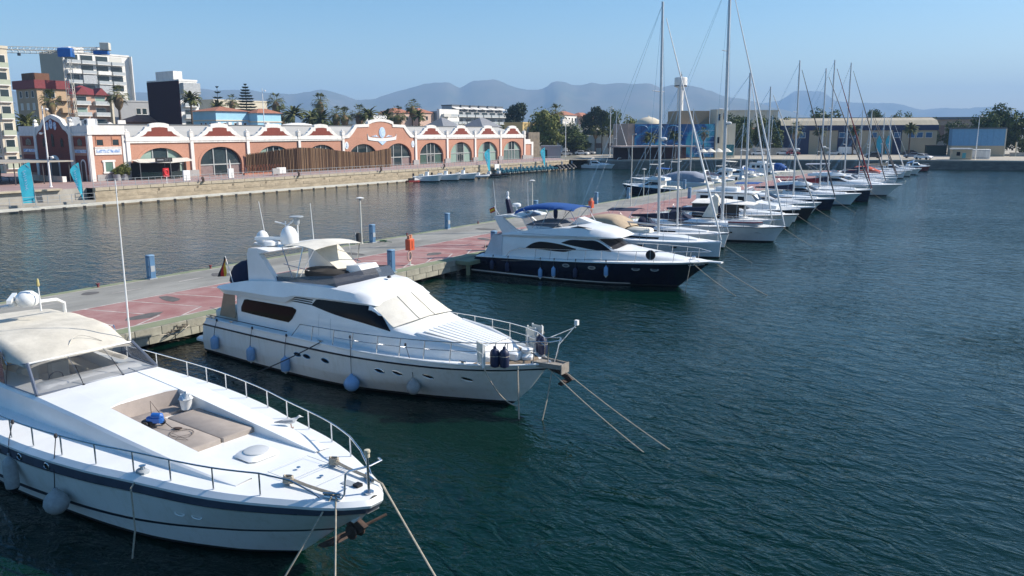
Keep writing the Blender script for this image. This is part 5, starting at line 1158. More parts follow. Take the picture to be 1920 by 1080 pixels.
b = MB(); b.prism([(128.6+.95*math.cos(a*.3927), Z(9.55)+1.15*math.sin(a*.3927)) for a in range(16)], .02, .14, 'x'); b.build('emblem_shield', M_paleblue, hall)
b = MB(); b.prism([(128.6+.5*math.cos(a*.3927), Z(9.5)+.75*math.sin(a*.3927)) for a in range(16)], .14, .19, 'x'); b.build('emblem_figure', mat('emblem_blue', (.35, .50, .70), .4, col2=(.62, .72, .80), vscale=4), hall)
top = [(124.2+8.8*i/12, Z(8.62-.28*math.sin(math.pi*i/12))) for i in range(13)]; bot = [(124.3+8.6*i/12, Z(8.0-.34*math.sin(math.pi*i/12))) for i in range(13)]
b = MB(); b.prism([(124.1, Z(9.3)), (124.35, Z(8.75))]+top[1:-1]+[(132.85, Z(8.75)), (133.1, Z(9.3))]+bot[::-1], .02, .13, 'x'); b.build('emblem_ribbon', mat('ribbon_white', (.70, .74, .74), .5, var=.1), hall)
b = MB(); b.prism([(125.2, Z(8.75)), (127.6, Z(8.55)), (126.7, Z(9.05)), (126.1, Z(8.9))], .03, .11, 'x'); b.build('emblem_wing', M_tileblue, hall)
b = MB(); b.prism([(132.0, Z(8.75)), (129.6, Z(8.55)), (130.5, Z(9.05)), (131.1, Z(8.9))], .03, .11, 'x'); b.build('emblem_wing', M_tileblue, hall)
b = MB(); b.prism([(127.3, Z(7.66)), (129.9, Z(7.66)), (128.6, Z(6.85))], .055, .10, 'x'); b.build('emblem_point', M_paleblue, hall)
for u in (118.0, 138.5):
    b = MB(); b.prism([(u+.55*math.cos(a*.5236), Z(6.95)+.78*math.sin(a*.5236)) for a in range(12)], .0, .10, 'x'); b.build('tile_plaque', mat('plaque_white', (.68, .73, .76), .4), hall)
    b = MB(); b.prism([(u-.28, Z(6.55)), (u+.28, Z(6.55)), (u+.1, Z(7.4)), (u-.1, Z(7.4))], .10, .13, 'x'); b.build('plaque_motif', M_tileblue, hall)
fc = bpy.data.curves.new('sign_letters', 'FONT'); fc.body = 'CASINO'; fc.size = 1.0; fc.extrude = .06; fc.align_x = 'CENTER'; fc.offset = .015; fc.space_character = 1.12
fo = bpy.data.objects.new('sign_source', fc); C.objects.link(fo); bpy.context.view_layer.update()
lme = bpy.data.meshes.new_from_object(fo.evaluated_get(bpy.context.evaluated_depsgraph_get())); bpy.data.objects.remove(fo)
lo_ = link('sign_letters', lme, hall, (-.2, 128.4, Z(12.5))); lo_.rotation_euler = (R(90), 0, R(90)); lo_.scale = (1.02, .9, 1); lme.materials.clear(); lme.materials.append(mat('sign_white', (.85, .83, .78), .5, var=0))
b = MB(); b.box(-.28, -.24, 126.2, 130.6, Z(12.2), Z(12.4)); b.build('sign_frame', M_zincd, hall)
# roofs
b = MB(); b.prism([(-.5, Z(8.7)), (-9, Z(10.95)), (-20, Z(8.5)), (-20, Z(7.8)), (-.5, Z(7.8))], 70.6, 184.2, 'y'); b.build('roof', M_zinc, hall)
b = MB(); b.box(-9.4, -8.6, 70.6, 184.2, Z(10.9), Z(11.08)); b.build('ridge_cap', M_zincd, hall)
b = MB(); b.lathe([(3.0, 0), (2.9, .5), (2.2, .95), (1.0, 1.2), (.1, 1.25)], -14, 117.5, Z(10.4), 20, sx=.7, sy=1.6); b.build('roof_dome', M_stucco, hall)
b = MB(); b.box(-20, -.55, 71, 184, 0, Z(7.9)); b.build('inner_walls', M_stucco, hall)
for u in (96.2, 98.6, 100.9, 107.6):
    b = MB(); b.box(-12, -11.3, u-.35, u+.35, Z(10.2), Z(11.6)); b.build('chimney', M_stucco, hall)
# end house on the left: front with two storeys and the broad shaded gable towards the landing
U0_, U1_ = 64.8, 70.6
b = MB(); b.box(-21.5, 0, U0_, U1_, 0, Z(9.6)); b.build('end_house_walls', M_brick, hall)
b = MB(); b.box(-21.4, .12, U0_-.1, U1_-.02, Z(9.55), Z(10.75)); b.box(-21.4, .24, U0_-.2, U1_-.02, Z(9.35), Z(9.6)); b.build('parapet', M_stucco, hall)
for u, w_ in ((U0_+.28, .30), (U1_-.28, .28)):
    b = MB(); b.box(0, .10, u-w_, u+w_, Z(2.3), Z(9.36)); b.build('pilaster', M_stucco, hall)
b = MB(); b.box(0, .13, U0_+.80, U1_-.8, Z(6.3), Z(7.45)); b.box(0, .2, U0_+.8, U1_-.8, Z(7.36), Z(7.52)); b.build('string_course', M_stucco, hall)
b = MB(); b.box(.13, .16, U0_+1.0, U1_-1.0, Z(6.62), Z(7.1)); b.build('tile_band', M_tileblue, hall)
b = MB(); b.box(0, .09, U0_+.8, U1_-.8, Z(2.3), Z(3.3)); b.build('plinth', M_plinth, hall)
for u in (66.5, 69.0):
    b = MB(); b.box(0, .02, u-.5, u+.5, Z(7.75), Z(9.0)); b.build('upper_window', M_winglass, hall)
    b = MB(); b.box(.02, .06, u-.6, u-.5, Z(7.7), Z(9.05)); b.box(.02, .06, u+.5, u+.6, Z(7.7), Z(9.05)); b.box(.02, .08, u-.6, u+.6, Z(8.6), Z(9.08)); b.build('window_frame', mat('brick_shade_surround', (.50, .24, .15), .9), hall)
b = MB(); b.box(.0, .05, 67.0, 68.2, Z(3.7), Z(5.2)); b.build('window_shutter', mat('green_shutter', (.10, .19, .15), .6), hall)
b = MB()
for bx in ((66.7, 67.0, 3.6, 5.45), (68.2, 68.5, 3.6, 5.45)): b.box(0, .12, bx[0], bx[1], Z(bx[2]), Z(bx[3]))
b.box(0, .14, 66.55, 68.65, Z(5.2), Z(5.5)); b.box(0, .16, 66.6, 68.6, Z(3.45), Z(3.7)); b.build('window_surround', M_stucco, hall)
# gable end faces -u
ge = [(-.1, 9.6), (-4.3, 9.6), (-4.4, 10.0), (-5.2, 10.15), (-5.6, 10.6), (-6.4, 10.9), (-7.2, 11.7), (-8.3, 12.1), (-10.1, 12.5), (-11.9, 12.1), (-13, 11.7), (-13.8, 10.9), (-14.6, 10.6), (-15.0, 10.15), (-15.8, 10.0), (-16.2, 9.6), (-21.4, 9.6), (-21.4, 9.2), (-.1, 9.2)]
b = MB(); b.prism([(x, Z(z)) for x, z in ge], U0_-.25, U0_+.35, 'y'); b.build('gable', M_stucco, hall)
b = MB(); b.prism([(-5.2, Z(2.4)), (-15.2, Z(2.4)), (-15.2, Z(9.2)), (-14.3, Z(9.9)), (-13.4, Z(10.2)), (-12.4, Z(11.2)), (-10.1, Z(11.9)), (-7.8, Z(11.2)), (-6.8, Z(10.2)), (-6.0, Z(9.9)), (-5.2, Z(9.2))], U0_-.30, U0_-.24, 'y'); b.build('gable_panel', M_brickd, hall)
for x0, x1 in ((-4.3, -.6), (-20.6, -16.4)):
    b = MB(); b.box(x0, x1, U0_-.06, U0_-.001, Z(7.6), Z(9.0)); b.box(x0, x1, U0_-.06, U0_-.001, Z(3.3), Z(6.2)); b.build('brick_field', M_brickd, hall)
    b = MB(); b.box(x0+.2, x1-.2, U0_-.12, U0_-.03, Z(6.6), Z(7.1)); b.build('tile_band', M_tileblue, hall)
    b = MB(); b.prism([(x0+1.2, Z(7.7)), (x1-1.2, Z(7.7)), (x1-1.2, Z(8.5)), ((x0+x1)/2, Z(8.85)), (x0+1.2, Z(8.5))], U0_-.10, U0_-.061, 'y'); b.build('upper_window', M_winglass, hall)
for x in (-4.75, -15.7):
    b = MB(); b.box(x-.38, x+.38, U0_-.36, U0_, Z(2.3), Z(9.9)); b.build('pilaster', M_stucco, hall)
    b = MB(); b.box(x-.3, x+.3, U0_-.3, U0_+.3, Z(9.9), Z(11.2)); b.lathe([(.1, 0), (.3, .2), (.3, .4), (.05, .6)], x, U0_, Z(11.2), 8); b.build('pinnacle', M_stucco, hall)
b = MB(); b.box(-.5, .02, U0_-.14, U0_-.001, Z(2.3), Z(9.4)); b.build('pilaster', M_stucco, hall)
for x, zt in ((-10.1, 9.6), (-7.3, 8.9), (-12.9, 8.9)):
    b = MB(); b.prism([(x-.4, Z(7.5)), (x+.4, Z(7.5)), (x+.4, Z(zt-.4)), (x, Z(zt)), (x-.4, Z(zt-.4))], U0_-.34, U0_-.301, 'y'); b.build('upper_window', M_glass, hall)
for k in (-1, 0, 1):
    b = MB(); b.prism([(-10.1+k*1.2+(.55-.1*abs(k))*math.cos(a*.5236), Z(11.0-.28*abs(k))+(.75-.1*abs(k))*math.sin(a*.5236)) for a in range(12)], U0_-.36, U0_-.301, 'y'); b.build('emblem_shield', M_tileblue, hall)
b = MB(); b.prism([(-2.0+.75*math.cos(a*math.pi/10), Z(4.9)+.75*math.sin(a*math.pi/10)) for a in range(11)]+[(-2.75, Z(2.3)), (-1.25, Z(2.3))], U0_-.11, U0_-.061, 'y'); b.build('door_surround', M_stucco, hall)
b = MB(); b.prism([(-2.0+.5*math.cos(a*math.pi/10), Z(4.9)+.5*math.sin(a*math.pi/10)) for a in range(11)]+[(-2.5, Z(2.3)), (-1.5, Z(2.3))], U0_-.13, U0_-.111, 'y'); b.build('door', mat('brown_door', (.07, .03, .025), .6), hall)
b = MB(); b.prism([(-10.1+1.5*math.cos(a*math.pi/10), Z(5.2)+1.0*math.sin(a*math.pi/10)) for a in range(11)]+[(-11.6, Z(2.4)), (-8.6, Z(2.4))], U0_-.36, U0_-.301, 'y'); b.build('portal', M_stucco, hall)
b = MB(); b.prism([(-10.1+1.1*math.cos(a*math.pi/10), Z(4.9)+.7*math.sin(a*math.pi/10)) for a in range(11)]+[(-11.2, Z(2.4)), (-9.0, Z(2.4))], U0_-.40, U0_-.361, 'y'); b.build('door', mat('brown_door', (.07, .03, .025), .6), hall)
for k in range(5):
    b = MB(); x = -3.5-k*2.2; b.rbox(x-.8, x+.8, 66.2+k % 2*1.6, 67.6+k % 2*1.6, Z(10.4), Z(11.6+.25*(k % 3)), .15); b.build('roof_unit', mat('roof_unit_grey', (.38, .40, .42), .5, var=.2), hall)
b = MB(); b.rbox(-1.9, -.9, 65.4, 66.6, Z(10.76), Z(11.75), .08); b.build('air_conditioner', M_whitepaint, hall)
b = MB(); b.lathe([(.38, -.02), (.36, .02), (.05, .03)], -1.4, 65.37, Z(11.25), 14, axis='y'); b.build('fan_grille', M_zincd, hall)
# right end annex
b = MB(); b.box(-12, -.3, 184.62, 189, 0, Z(6.5)); b.build('annex_walls', M_brick, hall)
b = MB(); b.box(-12, -.15, 184.62, 189.2, Z(6.3), Z(6.9)); b.box(-11, -.5, 184.62, 188.2, Z(6.9), Z(7.6)); b.box(-.3, -.1, 188.2, 189.1, Z(3.2), Z(6.3)); b.build('annex_parapet', M_stucco, hall)
b = MB(); b.box(-.3, -.05, 184.62, 189.1, 0, Z(3.2)); b.build('plinth', M_plinth, hall)

# ---------------------------------------------------------------- on the promenade
G0 = 2.31
M_wood = mat('brown_slat', (.15, .085, .045), .8, var=.3, vscale=2, stretch=(1, 1, .2))
fen = thing('slat_screen', 'tall screen of upright brown slats with a wavy top in front of the market hall', 'fence', K(-118, 101.5, G0), CR)
sl = MB(); sl.box(-.09, .09, -.075, .075, 0, 1); slms = [sl.mesh('slat', M_wood), sl.mesh('slat', mat('light_brown_slat', (.25, .16, .09), .8, var=.25, vscale=2)), sl.mesh('slat', mat('dark_brown_slat', (.09, .05, .03), .8, var=.25, vscale=2))]
path = [(-3.6, -8.6, 3.45), (-1.7, -4.2, 4.0), (0, 0, 4.5), (-.3, 6, 4.25), (-.5, 12, 3.6), (-.7, 17.5, 3.15), (-.8, 20, 3.25), (-.9, 26.6, 3.95)]
tot = 0; seg = []
for p, q in zip(path, path[1:]):
    L_ = math.hypot(q[0]-p[0], q[1]-p[1]); n = int(L_/.27)
    for i in range(n):
        t = i/n; o = link('slat', random.choice(slms), fen, (lerp(p[0], q[0], t)+random.uniform(-.03, .03), lerp(p[1], q[1], t), 0.05), math.atan2(-(q[0]-p[0]), q[1]-p[1])); o.scale = (1, 1, lerp(p[2], q[2], t)+random.uniform(-.02, .02))
for z0 in (.7, 2.6):
    b = MB(); b.tube([(x-.14, y, z0) for x, y, h in path], .05, 4); b.build('rail', M_rust, fen)
b = MB(); b.plate([[(x-.2, y, .1) for x, y, h in path], [(x-.2, y, h-.15) for x, y, h in path]], .02, (1, 0, 0)); b.build('backing', mat('dark_backing', (.02, .014, .012), .9), fen)
# railing along the quay
rl = thing('railing', 'grey metal railing along the edge of the promenade', 'railing', K(-107.25, 57, 2.36), CR)
po = MB(); po.box(-.03, .03, -.03, .03, 0, 1.06); pom = po.mesh('post', M_panel)
ba = MB(); ba.box(-.012, .012, -.02, .02, .12, .96); bam = ba.mesh('baluster', M_panel)
for k in range(63): link('post', pom, rl, (0, k*2.0, 0))
for k in range(126):
    if k % 2: link('baluster', bam, rl, (0, k*1.0, 0))
for z in (.12, .55, 1.02):
    b = MB(); b.box(-.025, .025, 0, 124, z, z+.045); b.build('rail', M_panel, rl)
rl2 = thing('railing', 'thin grey railing on the low landing behind the two left banners', 'railing', K(-105.3, 0, .76), CR)
for k in range(30): link('post', pom, rl2, (0, 56-k*1.5, 0))
for z in (.5, 1.02):
    b = MB(); b.box(-.02, .02, 12, 56, z, z+.04); b.build('rail', M_panel, rl2)
# floating walkway with dark fenders along the quay foot
M_pont = mat('pale_pontoon', (.55, .54, .48), .8, var=.2, vscale=1)
for i, (u0, u1, lab) in enumerate(((-30, 118, 'long pale floating walkway at the foot of the ochre quay wall'), (139, 182, 'pale floating walkway carrying the blue pedal boats'))):
    t = thing('floating_walkway', lab, 'pontoon', K(-104.9, 0, 0), CR)
    b = MB(); b.box(-1.1, .2, u0, u1, .22, .48); b.build('deck', M_pont, t)
    fb_ = MB(); fb_.box(.201, .30, -.17, .17, -.12, .30); fbm = fb_.mesh('fender_block', M_black)
    k = u0+1
    while k < u1-1: link('fender_block', fbm, t, (0, k, 0)); k += 2.6
# banners
M_ban = mat('cyan_banner', (.035, .42, .56), .7, var=.12, vscale=2, bump=.3, bscale=2)
M_script = mat('lilac_script', (.42, .50, .72), .7, var=.1)
def banner(v, u, z0, h, w, lab, taper=.35, lean=.0):
    t = thing('banner', lab, 'banner', K(v, u, z0), R(38), 'cyan feather banners by the water')
    rows = []
    for i in range(13):
        f = i/12; z = .55+f*(h-.55); ww = w*lerp(taper, 1, min(1, f*1.35)) if f < .78 else w*(1-((f-.78)/.22)**2*.85)
        x0 = lean*(f-1)*h*.0; rows.append([(x0-ww*j/4-.25*h*.12*f, .05*math.sin(f*7+j), z) for j in range(5)])
    b = MB(); b.plate(rows, .015, (0, 1, 0)); b.build('cloth', M_ban, t)
    b = MB(); b.tube([(0.02, 0, 0), (-.02*h*.3, 0, h*.5), (-.03*h, 0, h*.85), (-.03*h-w*.5, 0, h+.02)], .03, 5); b.build('pole', M_panel, t)
    b = MB()
    for k in range(9):
        f = .34+.055*k; cz = .55+f*(h-.55); cx = -w*.52-.03*h*f; s_ = .13*w/1.3
        b.tube([(cx+s_*math.cos(a*.9+k)*(.8 if k % 2 else 1.2), -.06, cz+.10*math.sin(a*.9+k*1.3)) for a in range(6)], .022, 4)
    b.build('printed_script', M_script, t)
    b = MB(); b.box(-.3, .3, -.3, .3, 0, .06); b.build('foot', M_panel, t)
banner(-105.4, 48.6, .5, 5.55, 1.45, 'broad cyan feather banner standing at the left edge of the quay', .95)
banner(-105.4, 54.6, .5, 5.3, 1.15, 'cyan feather banner tapering to its foot at the recessed end of the quay wall', .12)
banner(-105.3, 145.4, .5, 5.4, 1.5, 'cyan feather banner by the black inflatable boats', .35)
banner(-105.3, 168.5, .5, 5.3, 1.4, 'cyan feather banner in front of the right end of the market hall', .15)
# tall lamp posts on land
def tall_lamp(p, h, lab, arms=1):
    t = thing('lamp_post', lab, 'lamp post', p, 0, 'tall white lamp posts on land')
    b = MB(); b.lathe([(.22, 0), (.22, .1), (.14, .15), (.07, h)], n=8); b.build('post', M_whitepaint, t)
    for k in range(arms):
        z = h-.4-k*(3.2 if arms > 1 else 0); s_ = -1 if k % 2 else 1
        b = MB(); b.tube([(0, 0, z), (s_*.55, 0, z+.05)], .03, 5); b.lathe([(.05, -.28), (.2, -.2), (.22, -.05), (.1, .05)], s_*.6, 0, z+.05, 10); b.build('lamp_head', M_whitepaint, t)
tall_lamp(K(-114.3, 54.9, G0), 10.9, 'tall white lamp post with globe lamps between the two left banners', 3)
tall_lamp(K(-120.5, 204, G0), 10.4, 'tall white lamp post beside the parked silver cars')
tall_lamp(K(-150, 120, G0), 17.0, 'tall floodlight mast rising above the palms behind the market hall')
# pergola by the landing
pg = thing('pergola', 'grey slatted pergola roof on thin dark posts in front of the shaded gable', 'pergola', K(-124, 50, G0), CR)
b = MB(); b.box(-13, 1.5, 0, 12.5, 3.1, 3.28); b.build('roof', mat('weathered_roof', (.36, .33, .28), .9, var=.25, stretch=(1, .15, 1)), pg)
for x in (-12.5, -6, 1.0):
    for y in (.5, 4.3, 8.2, 12.0):
        b = MB(); b.box(x-.06, x+.06, y-.06, y+.06, 0, 3.1); b.build('post', mat('pergola_post', (.05, .05, .055), .6), pg)
b = MB(); b.box(-5.5, -.5, 11.6, 12.2, 0, .85); b.build('low_wall', M_stucco, pg)
b = MB(); b.box(-11, -6.5, 11.6, 12.2, 0, .85); b.build('low_wall', M_stucco, pg)
for x in (-11, -8, -5, -2):
    for y in (3.2, 7.4): 
        b = MB(); b.box(x-.7, x+.7, y-.4, y+.4, .72, .78); b.box(x-.05, x+.05, y-.05, y+.05, 0, .72); b.build('table', M_zincd, pg)
# restaurant terrace
rs = thing('restaurant_terrace', 'glazed dark restaurant terrace with cream awning and black sign', 'restaurant terrace', K(-119.0, 70.9, G0), CR)
for x, y in ((0, 0), (0, 4.2), (0, 8.0), (1.6, 4.2), (-2.8, 0)):
    b = MB(); b.box(x-.05, x+.05, y-.05, y+.05, 0, 2.7); b.build('post', M_zincd, rs)
b = MB(); b.plate([[(1.7, 4.2, 2.62), (0, 0, 2.72)], [(0, 9.6, 2.8), (-2.4, 1.0, 3.15)], [(-2.5, 10, 3.2), (-2.8, 1.0, 3.2)]], .05); b.build('awning', mat('pale_awning', (.62, .59, .52), .8, var=.1), rs)
b = MB(); b.plate([[(0, 0, 2.72), (-2.5, 0, 3.1)], [(1.7, 4.2, 2.62), (-2.5, 4.2, 3.15)]], .05); b.build('awning', mat('pale_awning', (.62, .59, .52), .8, var=.1), rs)
b = MB(); b.box(1.0, 1.12, 2.0, 4.9, 2.75, 3.42); b.build('sign_board', M_black, rs)
b = MB(); b.box(1.13, 1.14, 2.25, 3.35, 3.02, 3.16)
for k in range(4): b.tube([(1.14, 3.7+k*.26+.10*math.cos(a*.785), 3.09+.15*math.sin(a*.785)) for a in range(8 if k != 2 else 5)], .02, 4, closed=(k in (1, 3)))
b.build('sign_lettering', mat('sign_grey', (.30, .31, .33), .5), rs)
for y0, y1_, x0, x1 in ((.05, 4.15, .05, 1.55), (4.25, 7.95, 1.55, .05)):
    b = MB(); b.plate([[(x0, y0, .15), (x0, y0, 1.2)], [(x1, y1_, .15), (x1, y1_, 1.2)]], .02, (1, 0, 0)); b.build('glass_screen', mat('terrace_glass', (.02, .035, .035), .05, var=.0, alpha=.75), rs)
b = MB(); b.box(-2.75, -2.6, .1, 8.6, 0, 2.6); b.build('dark_front', mat('dark_interior', (.014, .014, .016), .7, var=.3), rs)  # near-black board along the back of the terrace
for k in range(7):
    x, y = -1.9+.9*(k % 3), 1+k*1.15
    b = MB(); b.box(x-.4, x+.4, y-.35, y+.35, .72, .76); b.box(x-.04, x+.04, y-.04, y+.04, 0, .72); b.build('table', M_zincd, rs)
# terrace furniture right of it
for k in range(3):
    y = 86.0+k*2.6
    t = thing('terrace_table', ('dark round terrace table nearest the restaurant awning', 'dark terrace table under the closed white parasol', 'dark terrace table next to the crossed red planters')[k], 'table', K(-117.6, y-2.0, G0), CR, 'terrace tables')
    b = MB(); b.lathe([(.5, .72), (.5, .76), (.05, .77)], n=12); b.build('table_top', M_zincd, t)
    b = MB(); b.lathe([(.28, 0), (.05, .05), (.04, .72)], n=8); b.build('leg', M_zincd, t)
t = thing('parasol', 'closed white parasol on the terrace in front of the glass arch', 'parasol', K(-118.4, 86.9, G0), CR)
b = MB(); b.lathe([(.3, 0), (.3, .06), (.03, .08), (.03, 2.75), (.01, 2.8)], n=8); b.build('pole', M_whitepaint, t)
b = MB(); b.lathe([(.24, .75), (.26, .8), (.16, 1.6), (.07, 2.6), (.02, 2.72)], n=10); b.build('canopy', M_stucco, t)
t = thing('crossed_fence', 'low fence of crossed red slats along the terrace left of the brown screen', 'fence', K(-116.5, 88.5, G0), CR)
for k in range(13):
    for s_ in (-1, 1):
        b = MB(); y = k*.62; b.tube([(0.02*s_, y-.25*s_, .3), (.02*s_, y+.25*s_, 1.75)], .035, 4); b.build('slat', mat('red_slat', (.36, .12, .07), .7, var=.2), t)
b = MB(); b.box(-.3, .3, -.3, 8.0, 0, .36); b.build('planter', mat('terracotta_planter', (.40, .17, .11), .8, var=.2), t)
t = thing('life_ring_station', 'red life ring panel standing at the promenade railing', 'life ring box', K(-107.6, 68.0, 2.33), CR)
b = MB(); b.rbox(-.08, .08, -.5, .5, .95, 2.25, .1); b.build('panel', mat('signal_red', (.55, .02, .025), .5, var=.1), t)
b = MB(); b.tube([(.1, .32*math.cos(a*.5236), 1.6+.38*math.sin(a*.5236)) for a in range(12)], .07, 6, closed=True); b.build('life_ring', mat('signal_red2', (.62, .05, .05), .5), t)
b = MB(); b.box(.02, .06, -.05, .05, 0, 1.9); b.build('post', M_whitepaint, t)
for v, u, w_, h, lab in ((-108.4, 71.8, 1.15, 1.75, 'white blank panel standing right of the red life ring'), (-108.6, 79.8, 1.0, 1.7, 'white blank panel standing on the promenade below the second arch'), (-112.5, 93.0, 2.0, 1.3, 'wide white box planter at the foot of the brown screen'), (-112.2, 91.6, 1.6, 1.2, 'grey white box left of the wide one below the brown screen')):
    t = thing('info_panel', lab, 'panel', K(v, u, G0), CR)
    b = MB(); b.rbox(-.12, .12, -w_/2, w_/2, .25, h, .04); b.build('board', M_whitepaint if 'grey' not in lab else M_plinth, t)
    b = MB(); b.box(-.05, .05, -w_/2+.05, -w_/2+.15, 0, .25); b.box(-.05, .05, w_/2-.15, w_/2-.05, 0, .25); b.build('feet', M_panel, t)
for k, u in enumerate((73.5, 92.0, 112.0, 131.0, 150.5, 170.0)):
    t = thing('mooring_bollard', ('dark iron bollard on the quay edge below the restaurant', 'dark iron bollard on the quay edge below the white box planters', 'dark iron bollard on the quay edge under the middle of the brown screen', 'dark iron bollard on the quay edge left of the red jet ski', 'dark iron bollard on the quay edge left of the third banner', 'dark iron bollard on the quay edge below the market hall annex')[k], 'bollard', K(-106.75, u, 2.36), CR, 'iron bollards on the quay edge')
    b = MB(); b.lathe([(.28, 0), (.2, .08), (.16, .35), (.2, .4)], n=10); b.build('base', M_rust, t)
    b = MB(); b.tube([(0, 0, .35), (.05, -.15, .62), (.25, -.35, .55), (.35, -.4, .35)], [.17, .17, .15, .12], 8); b.build('horn', M_rust, t)
# ---------------------------------------------------------------- the moored row: generic hulls, sailing yachts, motor boats
M_hullblue = mat('deep_navy_hull', (.008, .011, .03), .2, var=.1, coat=.3)
M_hullgrey = mat('pale_grey_hull', (.66, .68, .69), .35, var=.1)
M_cover = mat('grey_cover', (.27, .30, .36), .85, var=.15, vscale=1.2, bump=.3, bscale=3)
M_tan = mat('tan_canvas', (.42, .33, .23), .85, var=.15, vscale=1.5)
M_red = mat('maroon_canvas', (.16, .015, .025), .85, var=.2)
M_redhull = mat('red_hull', (.20, .025, .022), .4, var=.2)
M_varn = mat('varnished_wood', (.17, .075, .03), .35, var=.3, vscale=2, stretch=(.3, 3, 3))
def gen_hull(root, L, B, f0, f1, over, hm, stripe=None, fine=1.0, band=None, nt=18):
    hb = B/2; xa = -L
    h = Hull([
     dict(xa=xa+.2, xs=-.10*L, z=[(0, -.4), (1, -.4)], b=[(0, hb*.2), (.5, hb*.3), (1, .02)]),
     dict(xa=xa+.1, xs=0, z=[(0, 0), (1, 0)], b=[(0, hb*.72), (.4, hb*.9), (.65, hb*.74), (.85, hb*.36), (1, .03)]),
     dict(xa=xa+.08, xs=over*.12, z=[(0, .14), (1, .12)], b=[(0, hb*.75), (.4, hb*.92), (.65, hb*.77), (.85, hb*.4), (1, .03)]),
     dict(xa=xa+.04, xs=over*.6, z=[(0, f0*.62), (.6, (f0+f1)*.33), (1, f1*.66)], b=[(0, hb*.84), (.4, hb*.98), (.65, hb*.9), (.85, hb*.56*fine), (1, .04)]),
     dict(xa=xa, xs=over*.93, z=[(0, f0*.93), (.6, (f0*.5+f1*.46)), (1, f1*.94)], b=[(0, hb*.86), (.4, hb), (.65, hb*.94), (.85, hb*.64*fine), (1, .06)]),
     dict(xa=xa, xs=over, z=[(0, f0), (.6, f0*.5+f1*.5), (1, f1)], b=[(0, hb*.84), (.4, hb*.98), (.65, hb*.92), (.85, hb*.62*fine), (1, .05)])], nt=nt)
    h.strip(0, 2, 2).build('bottom', M_antifoul, root)
    if band: h.strip(2, 3, 2).build('hull', hm, root); h.strip(3, 4, 2).build('topsides', band, root)
    else: h.strip(2, 4, 4).build('hull', hm, root)
    h.strip(4, 5, 1, off=.015).build('rubbing_strake', stripe or M_gel, root)
    h.deck(5, .06, .02).build('deck', M_deck, root)
    return h
def gen_house(h, root, secs, name='cabin', m=None, sub=2):
    H = House(secs); H.body(sub=sub).build(name, m or M_gel, root, angle=35); return H
def boat_rails(h, root, x0, x1, ht=.6, n=5):
    for s_ in (-1, 1):
        def rp(x, z): p = h.at(5, x, s_); return Vector((p.x-.06, p.y-s_*.08, p.z+z))
        b = MB(); b.tube([rp(lerp(x0, x1, i/12), ht) for i in range(13)], .018, 4); b.build('guard_rail', M_steel, root)
        for i in range(n):
            x = lerp(x0, x1, i/(n-1)); b = MB(); b.tube([rp(x, 0), rp(x, ht)], .016, 4); b.build('stanchion', M_steel, root)
